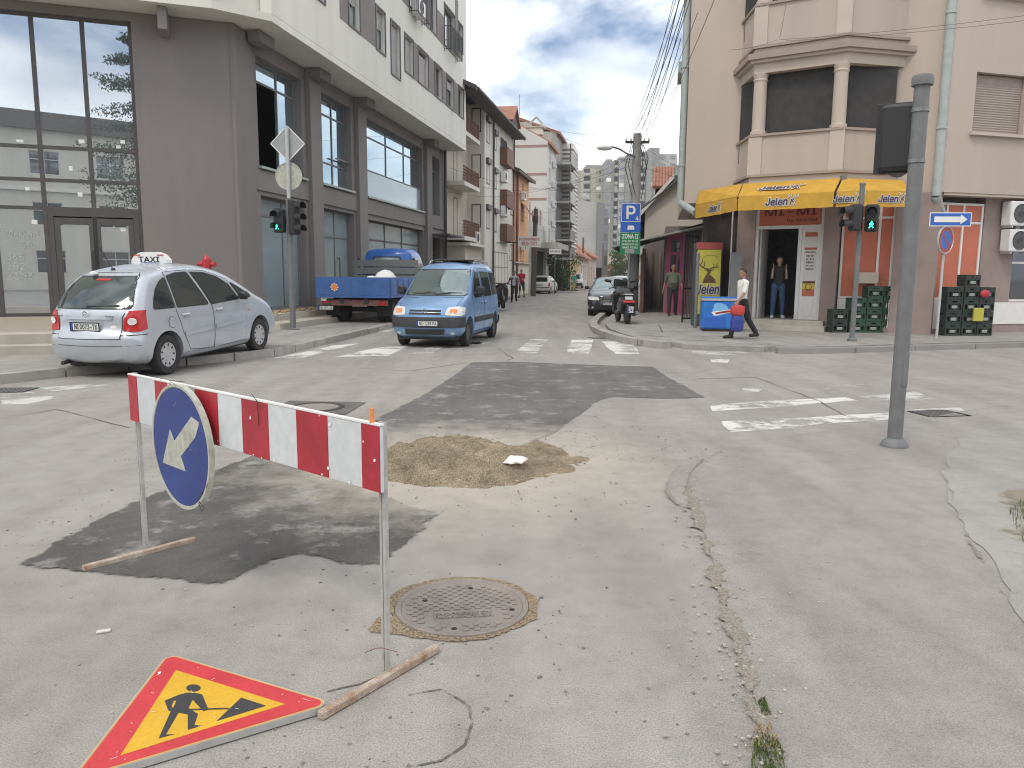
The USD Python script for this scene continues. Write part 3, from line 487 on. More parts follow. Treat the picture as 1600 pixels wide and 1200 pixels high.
M('shutter_beige', (.30,.25,.22), .6, .08, 6); M('faded_print', (.36,.38,.375), .5, .15, 20)
AT, AA = 10.3, 71.0
_b = Frame(G(20,490,.5), ang_of(AA)); C1 = _b.o+_b.x*_b.sz(376,485)[0]; C1[2] = 0
FA, FB = Frame(C1, ang_of(AA)), Frame(C1, ang_of(AT))
# ---------------------------------------------------------------- left building with the white overhang
L1 = thing('corner_building', 'new building with dark brown plaster ground floors and white overhanging storeys at the left corner', 'building', C1, 0)
TOP, BAS = 7.62, .42
Ax0, Ax1 = -8.52, -2.20; LB = 20.0
Bw = [(1.28,3.98,4.36,7.22),(5.24,7.82,4.38,7.20),(9.2,16.28,4.36,7.16),(17.6,19.2,4.36,7.1)]; Bg = [(1.3,4.0,.48,3.60),(5.24,7.95,.5,3.60),(9.2,16.4,1.0,3.52),(17.6,19.3,.5,3.3)]
part(L1, 'wall', FA.mesh(wallx(holes(-14,-.001,BAS,TOP,[(Ax0,Ax1,BAS-1,7.42)]), 0, .4)), 'dark_plaster', False)
part(L1, 'wall', FB.mesh(wallx(holes(.001,LB,BAS-.3,TOP,Bw+Bg), .002, .5)), 'dark_plaster', False)
part(L1, 'wall', FB.box(LB-.4,LB,.51,9,0,TOP), 'dark_plaster', False)
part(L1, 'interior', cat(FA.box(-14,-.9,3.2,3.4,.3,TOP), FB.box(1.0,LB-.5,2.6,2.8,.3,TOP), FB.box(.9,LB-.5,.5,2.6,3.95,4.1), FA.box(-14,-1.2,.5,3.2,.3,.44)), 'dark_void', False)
for x in (4.62, 8.52, 16.95): part(L1, 'pilaster', FB.box(x-.40,x+.40,-.16,-.003,.12,TOP), 'dark_plaster', False)
part(L1, 'pilaster', FB.box(-.02,.9,-.10,-.003,.12,TOP), 'dark_plaster', False)
part(L1, 'beam', FB.box(.9,LB,-.05,-.003,3.72,4.26), 'dark_plaster', False)
for x in (1.0, 4.62, 8.52, 16.95): part(L1, 'bracket', FB.mesh(wallx(poly([(x-.4,TOP),(x+.4,TOP),(x+.4,TOP-.28),(x-.4,TOP-.28)]), -.50, -.17)), 'dark_plaster', False)
part(L1, 'bracket', FA.box(-1.55,-1.35,-.75,-.002,TOP-.5,TOP), 'dark_plaster', False)
gf = lambda i, j: 'glass_facade'
xm = [-6.42, -5.37, -4.32]      # columns left of the door bay
cw = part(L1, 'curtain_wall_frame', FA.mesh(cat([bx(x-.045,x+.045,.10,.20,BAS,7.42) for x in (Ax0+.045, xm[0], xm[1], xm[2], -3.27, Ax1-.045)]+[bx(Ax0+.09,Ax1-.09,.105,.19,z-.04,z+.04) for z in (4.42,3.66,3.0,7.38)]+[bx(Ax0+.09,xm[2]-.045,.105,.19,BAS,BAS+.08)])), 'frame_dark', False)
xs = [Ax0+.045]+xm+[-3.27, Ax1-.045]
for i in range(5):
    for a, b in ((4.42,7.38),(3.66,4.42),(3.0,3.66)): part(cw, 'pane', FA.box(xs[i]+.046,xs[i+1]-.046,.14,.152,a+.041,b-.041), 'glass_facade', False)
    if i < 3: part(cw, 'pane', FA.box(xs[i]+.046,xs[i+1]-.046,.14,.152,BAS+.081,2.959), 'glass_facade', False)
dr = part(L1, 'entrance_door_frame', FA.mesh(cat(bx(-4.27,-4.15,.09,.21,BAS,2.96), bx(-2.41,-2.29,.09,.21,BAS,2.96), bx(-4.15,-2.41,.09,.21,2.82,2.959))), 'frame_dark', False)
for a, b in ((-4.145,-3.285),(-3.275,-2.415)):
    lf = part(dr, 'door_leaf', FA.mesh(cat(bx(a,a+.12,.10,.18,BAS+.01,2.79), bx(b-.12,b,.10,.18,BAS+.01,2.79), bx(a+.12,b-.12,.10,.18,BAS+.01,BAS+.22), bx(a+.12,b-.12,.10,.18,2.63,2.79))), 'frame_dark', False)
    part(dr, 'pane', FA.box(a+.121,b-.121,.135,.147,BAS+.221,2.629), 'glass_facade', False)
part(dr, 'handle', FA.mesh(cat(tube([(-3.36,.10,1.2),(-3.36,.03,1.25),(-3.36,.03,1.95),(-3.36,.10,2.0)], .018))), 'iron_dark', 30)
# papers stuck on the glass
def stuck(x, z, w, h, rot=0): 
    p = aff.rotate(sbox(x,z,x+w,z+h), rot); part(cw, 'paper', FA.mesh(wallx(p, .134, .137)), 'white_paint', False)
for x, z, w, h in ((-4.62,2.62,.12,.10),(-2.72,2.5,.12,.09),(-3.6,3.3,.1,.1),(-4.7,3.4,.1,.08),(-3.5,4.55,.12,.09),(-2.6,4.6,.1,.08),(-2.7,4.48,.1,.07),(-3.75,3.9,.08,.11),(-4.8,4.5,.14,.06)): stuck(x, z, w, h, (x*37) % 9-4)
def glass_text(s, x, z, h, w, gap=True):
    t = text_c(s, h, .003, True, w); m = xf(t, lambda v: np.column_stack([v[:,0]+x, .133-v[:,2], v[:,1]+z])); part(cw, 'lettering', FA.mesh(fixn(m)), 'faded_print', False)
glass_text('IZDAVANJE', -4.86, 2.38, .15, .78); glass_text('510', -4.72, 2.12, .15, .28); glass_text('065', -5.02, 1.84, .16, .38); glass_text('382', -5.02, 1.62, .16, .38); glass_text('2163', -4.94, 1.39, .16, .54)
# street side windows
def g1(i, j): return 'glass_side'
w = Bw[0]; window(L1, FB, *w, d=.22, cols=(.58,), rows=(.80,), gm='glass_side', skip=((0,0),))
part(L1, 'open_leaf', FB.mesh(cat(bx(w[0]+.1,w[0]+.16,.35,1.3,w[2]+.06,w[2]+2.2))), 'frame_grey', False)
window(L1, FB, *Bw[1], d=.22, cols=(.56,), rows=(.26,.80), gm='glass_side'); window(L1, FB, *Bw[2], d=.22, cols=(.40,.72), rows=(.36,.80), gm=lambda i,j: 'glass_frost' if j == 0 else 'glass_side'); window(L1, FB, *Bw[3], d=.22, cols=(), rows=(.78,), gm='glass_side')
for w in Bw[:3]: part(L1, 'sill', FB.box(w[0]-.08,w[1]+.08,-.12,.2,w[2]-.07,w[2]-.004), 'zinc_pipe', False)
part(L1, 'balustrade', FB.mesh(cat(bx(9.2,16.28,.10,.115,4.36,5.32))), 'glass_frost', False); part(L1, 'handrail', FB.mesh(cat(bx(9.15,16.33,.08,.13,5.32,5.36), bx(6.7,7.9,.08,.13,5.32,5.36))), 'frame_grey', False)
window(L1, FB, *Bg[0], d=.24, cols=(.62,), rows=(.84,), gm='glass_frost', fm='frame_grey'); window(L1, FB, *Bg[1], d=.24, cols=(.56,), rows=(.72,), gm='glass_frost', fm='frame_grey')
part(L1, 'door_handle', FB.mesh(tube([(6.95,.24,1.2),(6.95,.16,1.25),(6.95,.16,2.0),(6.95,.24,2.05)], .02)), 'iron_dark', 30)
window(L1, FB, *Bg[2], d=.24, cols=(.36,.66), rows=(.42,.72), gm='glass_frost', fm='frame_dark'); window(L1, FB, *Bg[3], d=.3, rows=(.74,), gm='glass_dark', fm='frame_dark')
part(L1, 'door_canopy', FB.box(17.3,19.8,-1.0,-.06,3.34,3.42), 'frame_dark', False)
part(L1, 'drainpipe', FB.mesh(cyl((19.85,-.12,.1),(19.85,-.12,TOP),.07,10)), 'frame_dark', 40)
# white storeys
OV = 1.1; FW = FB.off(-OV); WZ0, WZ1 = TOP+.012, 19.5
pa, pb = FA.w([(-16,-.95,0)])[0], FA.w([(-.35,-.95,0)])[0]; c0, c1 = FW.w([(.1,0,0)])[0], FW.w([(20.2,0,0)])[0]; bk = FB.w([(20.2,9,0)])[0]; bk2 = FA.w([(-16,9,0)])[0]
foot = poly([p[:2] for p in (pa, pb, c0, c1, bk, bk2)])
ins = foot.buffer(-.32, join_style=2)
m = cat(ext(foot, .18).apply_translation((0,0,WZ0)), ext(ins.difference(foot.buffer(-.6,join_style=2)), WZ1-WZ0-.4).apply_translation((0,0,WZ0+.2)), ext(foot, .2).apply_translation((0,0,WZ1-.2)))
part(L1, 'upper_storey_core', m, 'white_plaster', False)
wins = []   # (x0,x1,z0,z1,kind) on the white wall, from the photograph
def wr(u0, u1, vt, vb, k): (x0, a), (x1, b) = FW.sz(u0, vt), FW.sz(u1, vt); z1 = (FW.sz(u0,vt)[1]); z0 = FW.sz(u0,vb)[1]; wins.append((x0, x1, z0, z1, k))
R1z = (9.1, 10.38)
for x0, x1, z0, k in ((7.5,8.35,9.05,'open'),(5.1,6.0,9.1,'open'),(9.0,9.95,8.62,'sh'),(10.55,11.55,9.1,'sh'),(12.25,13.6,9.1,'sh2'),(14.6,15.7,9.1,'dk'),(16.5,17.75,9.1,'sh2'),(18.65,19.6,9.1,'dk'),(2.4,3.3,9.1,'dk')): wins.append((x0,x1,z0,10.4,k))
for x0, x1, z0, k in ((18.7,19.5,12.1,'dk'),(14.0,14.9,11.6,'dk2'),(11.2,12.6,11.6,'dk2'),(16.2,18.0,11.6,'dk2'),(6.5,7.5,12.1,'sh'),(3.5,4.5,12.1,'dk')): wins.append((x0,x1,z0,13.3,k))
wp = holes(.12, 20.2, WZ0+.19, WZ1-.21, [w[:4] for w in wins]); part(L1, 'white_wall', FW.mesh(wallx(wp, .001, .30)), 'white_plaster', False)
part(L1, 'white_wall', Frame(FA.w([(0,-.95,0)])[0], FA.a).mesh(wallx(sbox(-16,WZ0+.19,-.36,WZ1-.21), .001, .30)), 'white_plaster', False)
for x0, x1, z0, z1, k in wins:
    if k == 'sh': blind(L1, FW, x0+.05, x1-.05, z0+.04, z1-.05, .10)
    elif k == 'sh2': blind(L1, FW, x0+.05, x1-.05, z0+(z1-z0)*(.05 if x0 < 14 else .62), z1-.16, .10)
    if k == 'open': blind(L1, FW, x0+.05, x1-.05, z0+(z1-z0)*.55, z1-.05, .10)
    window(L1, FW, x0, x1, z0, z1, d=.14, fw=.06, cols=(.5,) if k == 'open' else (), gm='glass_dark' if k != 'open' else 'glass_side', fm='frame_grey'); part(L1, 'window_surround', FW.mesh(cat(bx(x0-.07,x0-.001,-.03,.10,z0-.06,z1+.06), bx(x1+.001,x1+.07,-.03,.10,z0-.06,z1+.06), bx(x0,x1,-.03,.10,z0-.06,z0-.001), bx(x0,x1,-.03,.10,z1+.001,z1+.06))), 'frame_dark', False)
for x0, x1, z0, z1 in ((11.63,12.17,9.05,10.44),(13.68,14.52,9.05,10.44),(15.78,16.42,9.05,10.44),(17.83,18.57,9.05,10.44),(4.4,5.02,9.05,WZ1-.3),(6.08,7.42,9.05,11.9),(9.6,11.12,11.5,WZ1-.3),(12.7,13.9,11.5,WZ1-.3),(15.0,16.1,11.5,12.7),(18.1,18.62,11.5,14.2)): part(L1, 'brown_panel', FW.box(x0,x1,-.012,-.002,z0,z1), 'brown_panel', False)
for x0, x1 in ((11.1,12.7),(16.1,18.1)): rail(L1, FW, [(x0,-.03),(x0,-.35),(x1,-.35),(x1,-.03)], 11.3, 1.05, 'iron_dark', .09, .008)
ac_unit(L1, FW, 11.3, 11.35, -.02)
# raised forecourt with two steps
M('step_conc', (.42,.39,.33), .92, .14, 2.5, .2, 60, grain=.2)
fc = thing('forecourt_steps', 'two worn concrete steps and gravelled platform before the glass entrance', 'steps', FA.w([(-6,-4,0)])[0], 0)
sA = FA.loc(G(20,555,.115)); sy = float(sA[1]); ex = -.9
part(fc, 'step', FA.box(-16,ex-.4,sy,sy+.42,.05,.265), 'step_conc', False); part(fc, 'step', FA.box(-16,ex-.4,sy+.40,sy+1.0,.05,.43), 'step_conc', False)
M('gravel_bed', (.36,.31,.24), .95, .3, 30, .8, 100, grain=.3)
part(fc, 'gravel_bed', FA.box(-16,ex,sy+1.0,-.002,.05,.425), 'gravel_bed', False)
st = FB.off(0); part(fc, 'step', FB.box(-.9,16.5,-1.55,-.9,.05,.265), 'step_conc', False); part(fc, 'step', FB.box(-.9,16.5,-.9,-.17,.05,.44), 'step_conc', False)
r = np.random.default_rng(4); ms = []
for i in range(90): x, y, s = r.uniform(.4,4.5), r.uniform(-.8,-.2), r.uniform(.02,.09); ms.append(ico(FB.w([(x,y,.44+s*.3)])[0], s, 0, (1,1,.6)))
M('rubble', (.40,.28,.17), .95, .4, 9, .5, 50); part(fc, 'rubble', cat(ms), 'rubble', False, kind='stuff')
# ---------------------------------------------------------------- right corner building
P1, P2 = G(1069,318,3.55), G(1471,300,3.55); azE = math.atan2(*(P2-P1)[:2]); FE = Frame(P1, math.pi/2-azE); LE = float(np.linalg.norm((P2-P1)[:2])); FC = Frame(P2, ang_of(74.5)); FD = Frame(P1, ang_of(AT+180))
R1 = thing('corner_building', 'beige corner building with a bay balcony above the yellow awning', 'building', P1*[1,1,0], 0)
UZ, UT = 3.55, 16.0
def fe(u, v, d=0.0): return FE.sz(u, v, d)
BD = -1.15
sL, sFL, sFR, sR = fe(1150,283)[0], fe(1170,283,BD)[0], fe(1311,279,BD)[0], fe(1400,285)[0]
zF, zP = fe(1240,283,BD)[1], fe(1240,209,BD)[1]; zC0, zC1, zC2 = fe(1240,108,BD)[1], fe(1240,92,BD)[1], fe(1240,78,BD)[1]; FH = zC2-zF
print('R1', sL, sFL, sFR, sR, 'floor', zF, 'parapet', zP, 'lintel', zC0, zC1, zC2, 'LE', LE)
part(R1, 'wall', FE.mesh(wallx(holes(0,LE,UZ,UT,[(sL+.45,sR-.35,zF+.3+k*FH,zC0+k*FH-.02) for k in range(3)]), 0, .35)), 'beige_plaster', False)
wc = []
for k in range(3): a, b = FC.sz(1527,112), FC.sz(1525,207); wc += [(a[0],a[0]+1.55,b[1]+k*FH,a[1]+k*FH), (a[0]+4.2,a[0]+5.75,b[1]+k*FH,a[1]+k*FH)]
part(R1, 'wall', FC.mesh(wallx(holes(.001,16,UZ+.003,UT,wc), 0, .35)), 'beige_plaster', False)
wd = [(-4.4,-3.0,UZ+1.5+k*FH,UZ+3.0+k*FH) for k in range(4)]
part(R1, 'ground_wall', FD.box(-6.5,-2.2,.9,1.2,0,UZ), 'old_wall', False)
part(R1, 'wall', FD.mesh(wallx(holes(-6.5,-.001,UZ+.002,UT,wd), 0, .35)), 'beige_plaster', False)
fp = poly([FC.w([(16,.36,0)])[0][:2], FC.w([(.3,.36,0)])[0][:2], FE.w([(.3,.36,0)])[0][:2], FD.w([(-6.5,.36,0)])[0][:2], FC.w([(16,9,0)])[0][:2]])
[part(R1, 'floor_slab', ext(fp, .2).apply_translation((0,0,z)), 'beige_plaster', False) for z in (UZ+.01, UT-.2)]
for x0,x1,z0,z1 in wc: window(R1, FC, x0,x1,z0,z1, d=.2, fm='frame_white', gm='glass_dark', cols=(.5,)); blind(R1, FC, x0+.02,x1-.02,z0+.02,z1-.02, .13, 'shutter_beige', 'shutter'); part(R1, 'sill', FC.box(x0-.08,x1+.08,-.1,.12,z0-.07,z0-.003), 'beige_trim', False)
for x0,x1,z0,z1 in wd: window(R1, FD, x0,x1,z0,z1, d=.12, fm='frame_white', gm='glass_dark', cols=(.5,)); part(R1, 'window_box', FD.mesh(cat(bx(x0-.1,x1+.1,-.22,-.003,z0-.35,z0-.02))), 'zinc_pipe', False)
plan = [(sL,0),(sFL,BD),(sFR,BD),(sR,0)]
def inset(o): p = poly(plan).buffer(o, join_style=2); return p.intersection(sbox(-2,-3,12,-.001))
M('ledge', (.34,.27,.23), .9, .12, 2, .1, 40)
for k in range(3):
    o = k*FH
    def sl(p, z0, z1, mt, name): part(R1, name, FE.mesh(ext(p, z1-z0).apply_translation((0,0,z0+o))), mt, False)
    sl(inset(0), zF, zF+.14, 'beige_trim', 'balcony_slab'); sl(inset(.07), zF+.145, zF+.21, 'ledge', 'balcony_moulding')
    wallp = LineString(plan).buffer(.10, join_style=2, single_sided=False, cap_style=2).intersection(sbox(-2,-3,12,-.002)); wallp = wallp.intersection(inset(0.0))
    sl(wallp, zF+.212, zP, 'beige_plaster', 'balcony_parapet'); sl(LineString(plan).buffer(.16, join_style=2, cap_style=2).intersection(inset(.05)), zP+.002, zP+.06, 'ledge', 'balcony_coping')
    sl(LineString(plan).buffer(.22, join_style=2, cap_style=2).intersection(inset(.0)), zC0, zC1, 'beige_trim', 'balcony_lintel'); sl(inset(.10), zC1+.002, zC1+.07, 'beige_trim', 'cornice'); sl(inset(.18), zC1+.072, zC2-.002, 'ledge', 'cornice')
    for x in (sFL+.14, sFR-.12): part(R1, 'column', FE.mesh(lathe([(.001,0),(.20,0),(.20,.08),(.165,.10),(.16,zC0-zP-.25),(.185,zC0-zP-.22),(.165,zC0-zP-.18),(.19,zC0-zP-.08),(.19,zC0-zP-.063),(.001,zC0-zP-.063)], 20).apply_translation((x,BD+.14,zP+o+.062))), 'beige_trim', 40)
    for x in (sFL+.12, sFR-.1): part(R1, 'pier', FE.box(x-.17,x+.17,BD-.03,BD-.002,zF+o+.212,zP+o), 'beige_trim', False)
    sl(LineString([(sL+.1,-.15),(sFL+.25,BD+.28),(sFR-.25,BD+.28),(sR-.15,-.12)]).buffer(.02, join_style=2), zP-.5, zC0-.01, 'dark_screen', 'balcony_screen')
part(R1, 'drainpipe', FE.mesh(cat(cyl((LE-.10,-.13,UZ-.1),(LE-.10,-.13,UT),.105,14), *[cyl((LE-.10,-.13,z),(LE-.10,-.13,z+.06),.125,14) for z in (5.0,7.6,10.2)], cyl((LE-.10,-.13,UZ-.1),(LE+.05,.4,UZ-.6),.105,12))), 'zinc_pipe', 40)
part(R1, 'drainpipe', FD.mesh(cat(cyl((-.25,-.10,UZ+.05),(-.25,-.10,UT),.10,12), *[cyl((-.25,-.10,z),(-.25,-.10,z+.05),.12,12) for z in (4.6,7.3,10)], cyl((-.25,-.10,UZ+.05),(.5,.3,UZ-.3),.10,12))), 'zinc_pipe', 40)
# ground floor: shop
zS = .37
GW = sL+.02, sR-.25
xa, xb, xc, xd = fe(1152,400)[0], fe(1181,400)[0], fe(1284,400)[0], fe(1310,400)[0]; xm_ = fe(1246,400)[0]; zd = fe(1210,358)[1]; zs0 = fe(1230,352)[1]
M('shop_orange', (.52,.15,.085), .6, .08, 2); M('pilaster_brown', (.30,.235,.215), .9, .1, 2, .2, 50)
M('shop_floor', (.30,.28,.25), .9, .15, 4, .1, 50)
part(R1, 'pilaster', cat(FE.box(xa,xb-.03,-.12,.35,.05,UZ+.3), ), 'pilaster_brown', False); part(R1, 'pilaster', FE.box(xc+.03,xd,-.12,.35,.05,UZ+.3), 'pilaster_brown', False)
df = part(R1, 'door_frame', FE.mesh(cat(bx(xb-.028,xb+.05,-.03,.10,zS-.1,UZ), bx(xc-.05,xc+.028,-.03,.10,zS-.1,UZ), bx(xb+.05,xc-.05,-.03,.10,zd,zs0-.005), bx(xm_,xm_+.09,-.03,.10,zS,zd))), 'frame_white', False)
lf = part(R1, 'door_leaf', FE.mesh(cat(bx(xm_+.092,xc-.052,0,.06,zS,zS+.62), bx(xm_+.092,xm_+.17,0,.06,zS+.62,zd-.002), bx(xc-.13,xc-.052,0,.06,zS+.62,zd-.002), bx(xm_+.17,xc-.13,0,.06,zd-.1,zd-.002), bx(xm_+.2,xc-.16,-.012,-.001,zS+.12,zS+.52))), 'frame_white', False)
part(lf, 'red_panel', FE.box(xm_+.172,xc-.132,.02,.04,zS+.622,zd-.102), 'shop_orange', False)
def fe_text(par, s, x, z, h, d, mt, w=None, name='lettering'):
    t = text_c(s, h, .006, True, w); part(par, name, FE.mesh(fixn(xf(t, lambda v: np.column_stack([v[:,0]+x, d-v[:,2], v[:,1]+z])))), mt, False)
M('ink', (.03,.03,.035), .7, .1); M('ink_red', (.16,.04,.03), .7, .1); M('notice', (.66,.65,.62), .7, .05); M('notice_yellow', (.62,.48,.10), .7, .05)
x_ = (xm_+.17+xc-.13)/2; 
for z0, z1, mt in ((zd-.50,zd-.22,'notice'),(zS+1.02,zd-.56,'notice'),(zS+.98,zS+1.0,'ink'),(zS+.70+.1,zS+.96,'notice_yellow')): part(lf, 'notice', FE.box(x_-.16,x_+.16,-.004,.018,z0,z1), mt, False)
fe_text(lf, 'RADNO VREME', x_, zd-.62, .035, -.004, 'ink', .26)
for i, s in enumerate(('PON-PET','07-22 h','SUBOTA','07-22 h','NEDELJA')): fe_text(lf, s, x_, zd-.72-.085*i, .04, -.004, 'ink', .2)
part(lf, 'notice_mark', FE.mesh(fixn(xf(lathe([(.07,0),(.07,.004),(.085,.004),(.085,0)], 20), lambda v: np.column_stack([v[:,0]+x_, -.004-v[:,2], v[:,1]+zS+.87])))), 'ink', False)
sg = part(R1, 'shop_sign', FE.box(xb+.052,xc-.052,.0,.05,zs0,UZ+.1), 'shop_orange', False); fe_text(sg, 'MI-MI', (xb+xc)/2, zs0+.36, .20, -.001, 'ink_red', 1.35); fe_text(sg, 'by GOCIM', (xb+xc)/2+.3, zs0+.12, .075, -.001, 'ink_red', .75)
part(R1, 'open_door_leaf', FE.box(xb+.06,xb+.10,.12,.85,zS,zd), 'frame_white', False)
part(R1, 'shop_interior', cat(FE.box(xa,xd,2.6,2.7,0,UZ), FE.box(xa-.1,xa,.4,2.6,0,UZ), FE.box(xd,xd+.1,.4,2.6,0,UZ), FE.box(xa,xd,.36,2.6,UZ-.2,UZ-.1)), 'interior_grey', False)
part(R1, 'shop_floor', FE.box(xa,xd,-.05,2.6,.1,zS), 'shop_floor', False)
stp = part(R1, 'door_step', cat(FE.box(xb-.1,xc+.2,-.38,-.13,.1,zS-.01), FE.box(xb-.25,xc+.3,-.72,-.38,.1,.23)), 'step_conc', False)
# recess left of the shop
M('corrug', (.075,.06,.055), .7, .15, 6)
part(R1, 'recess_wall', cat(FE.box(fe(1097,400,1.0)[0],xa,1.0,1.1,0,UZ)), 'corrug', False)
cg = FE.w(np.array([(xa-.95+i*.027, .32+(.018 if i % 2 else 0), z) for i in range(36) for z in (.1, UZ-.1)])); f = []
for i in range(35): f += [[2*i,2*i+2,2*i+3],[2*i,2*i+3,2*i+1]]
part(R1, 'corrugated_shutter', TM(cg, f), 'corrug', False)
part(R1, 'post', FE.mesh(cyl((xa-.12,-.2,.1),(xa-.12,-.2,UZ),.022,8)), 'frame_white', 40)
# right of the shop: display windows along the cross street
zb = .95
FCg = FE
def shopwin(F, x0, x1, z0, z1, d, n):
    w = window(R1, F, x0,x1,z0,z1, d=d, fm='frame_white', gm='shop_orange', cols=n, rows=(.80,), name='display_window'); part(R1, 'base_panel', F.box(x0,x1,d-.02,d+.08,.22,z0-.01), 'frame_white', False); part(R1, 'base_wall', F.box(x0-.02,x1+.02,d-.06,d+.1,.05,.215), 'pilaster_brown', False)
x1e = fe(1395,400)[0]
shopwin(FE, xd+.04, x1e, zb, UZ-.05, .05, (.72,))
part(R1, 'pilaster', FE.box(x1e+.02,LE+.02,-.1,.4,.05,UZ), 'pilaster_brown', False)
FCi = FC.off(.35); q = [FCi.sz(u,400)[0] for u in (1428,1532,1556,1600)]
shopwin(FCi, max(q[0],.12), q[1], zb, UZ-.2, .02, (.30,.62))
part(R1, 'ground_wall', FCi.mesh(wallx(holes(q[1]+.02,16,.05,UZ,[(q[2]+.55,q[2]+4,.9,2.9)]), 0, .3)), 'pilaster_brown', False)
window(R1, FCi, q[2]+.55,q[2]+4,.9,2.9, d=.1, fm='frame_white', gm='glass_dark', cols=(.3,.65), rows=(.5,)); part(R1, 'base_panel', FCi.box(q[2]-.2,q[2]+4.2,-.02,-.003,.32,.88), 'frame_white', False)
a, b = FCi.sz(1560,352), FCi.sz(1558,392); ac_unit(R1, FCi, a[0], a[1]-.02, 0, .85, .6); ac_unit(R1, FCi, b[0], b[1]-.02, 0, .85, .55)
part(R1, 'soffit', FC.box(.1,16,.02,.36,UZ-.06,UZ-.002), 'beige_trim', False)
# ================================================================ the street beyond
FS = FB.off(-1.0)
def block(th, F, x0, x1, y0, y1, z0, z1, mt, name='wall', smooth=False): return part(th, name, F.box(x0,x1,y0,y1,z0,z1), mt, False)
def pw(F, u0, u1, v0, v1):
    a, b = F.sz(u0, v0)[0], F.sz(u1, v0)[0]; um = (u0+u1)/2; return a, b, F.sz(um, v1)[1], F.sz(um, v0)[1]
def gable_roof(th, F, x0, x1, y0, y1, ze, zr, mt='roof_tile', ov=.35, along='x', name='roof'):
    """ridge along the street (x); tiles run down both slopes as ribs"""
    ym = (y0+y1)/2; t = .14; sl = (zr-ze)/(ym-y0)
    pr = poly([(y0-ov, ze-ov*sl), (ym, zr), (y1+ov, ze-ov*sl), (y1+ov, ze-ov*sl-t), (ym, zr-t), (y0-ov, ze-ov*sl-t)])
    m = ext(pr, x1-x0+2*ov*.6); m = xf(m, lambda v: np.stack([v[:,2]+x0-ov*.6, v[:,0], v[:,1]], -1)); r = part(th, name, F.mesh(fixn(m)), mt, False)
    ribs = []; n = int((x1-x0+ov)/.42)
    for i in range(n+1):
        x = x0-ov*.5+(x1-x0+ov)*i/max(1, n)
        ribs.append(cyl((x, y0-ov, ze-ov*sl+.02), (x, ym, zr+.02), .075, 5))
    part(r, 'tile_rows', F.mesh(cat(ribs)), mt, False, kind='stuff'); part(r, 'ridge', F.mesh(cyl((x0-ov*.6,ym,zr+.02),(x1+ov*.6,ym,zr+.02),.11,6)), mt, False)
    return r
def win(th, F, r, fm='frame_dark', gm='glass_dark', d=-.012, **k): return window(th, F, *r, d=d, fw=.07, fm=fm, gm=gm, ft=.05, **k)
# --- white house with brown balconies
L2 = thing('apartment_house', 'white three storey house with brown balcony rails behind the overhang', 'building', FB.w([(20.3,0,0)])[0])
S0, S1, S2 = 20.25, FS.sz(757,300)[0], FS.sz(801,300)[0]; ZE = FS.sz(757,156)[1]-.2
block(L2, FB, S0, S1, 0, 9, 0, ZE, 'cream_plaster'); block(L2, FB, S1+.003, S2, -1.0, 9, 0, ZE, 'pale_plaster')
rr = gable_roof(L2, FB, S0-.2, S2, -1.0, 9, ZE, ZE+2.2, 'roof_dark', .75); part(rr, 'eave', FB.box(S0-.3,S2+.3,-1.72,-1.0,ZE-.42,ZE-.30), 'roof_dark', False); part(rr, 'gutter', FB.mesh(cyl((S0-.3,-1.8,ZE-.36),(S2+.3,-1.8,ZE-.36),.07,8)), 'frame_dark', 40)
gx = FS.sz(786,200)[0]; part(rr, 'dormer', FB.mesh(cat(wallx(poly([(gx-1.2,ZE-.2),(gx+1.2,ZE-.2),(gx,ZE+.8)]), -1.75, -1.55))), 'roof_dark', False)
dm = ext(poly([(gx-1.45,ZE-.1),(gx,ZE+.98),(gx+1.45,ZE-.1),(gx+1.3,ZE-.2),(gx,ZE+.8),(gx-1.3,ZE-.2)]), 3.4); part(rr, 'dormer_roof', FB.mesh(fixn(xf(dm, lambda v: np.stack([v[:,0], -1.9+v[:,2], v[:,1]], -1)))), 'roof_tile', False)
for vt, vb in ((196,226),(272,300),(350,379)):
    zt, zb_ = FS.sz(748,vt)[1], FS.sz(749,vb)[1]; sE = FS.sz(750,vt)[0]
    part(L2, 'balcony_slab', FB.box(S0,sE,-1.0,-.002,zb_,zb_+.2), 'pale_plaster', False); rl = rail(L2, FB, [(S0+.02,-.96),(sE-.03,-.96),(sE-.03,-.02)], zb_+.2, zt-zb_-.2, 'rust_rail', .10, .008)
    for k in range(5): z = zb_+.3+k*.15; part(rl, 'slat', FB.box(S0+.03,sE-.05,-.945,-.925,z,z+.09), 'rust_rail', False)
    window(L2, FB, S0+1.6, S0+2.4, zb_+.2, zb_+2.3, d=-.012, ft=.05, fm='wood_brown', gm='glass_dark', name='balcony_door')
    window(L2, Frame(FB.w([(S1,0,0)])[0], FB.a-math.pi/2), .25, .8, zb_+.9, zb_+2.2, d=-.012, ft=.05, fm='frame_dark', gm='glass_dark', name='side_window')
for r in ((759.5,765,190,224),(759.5,765,255,288),(759.5,765.5,327,358),(771,775.5,211,235),(771,775.8,270,295),(771,776,333,363)):
    w = win(L2, FS, pw(FS,*r), cols=(.5,), fm='frame_dark'); a, b, z0, z1 = pw(FS,*r); part(w, 'lintel_box', FS.box(a-.05,b+.05,-.16,-.02,z1-.02,z1+.25), 'frame_dark', False)
for r in ((782,792,218,258),(782,792,272,323),(782,792,336,375)):
    a, b, z0, z1 = pw(FS,*r); l = part(L2, 'loggia', FS.box(a,b,-.015,-.004,z0,z1), 'dark_screen' if r[2] < 230 else 'pale_plaster', False); part(l, 'parapet', FS.box(a-.1,b+.15,-.45,-.017,z0-.1,z0+.95), 'wood_brown', False)
for u, v in ((781,283),(781,337)): a, z = FS.sz(u, v); ac_unit(L2, FS, a, z, 0, .9, .62)
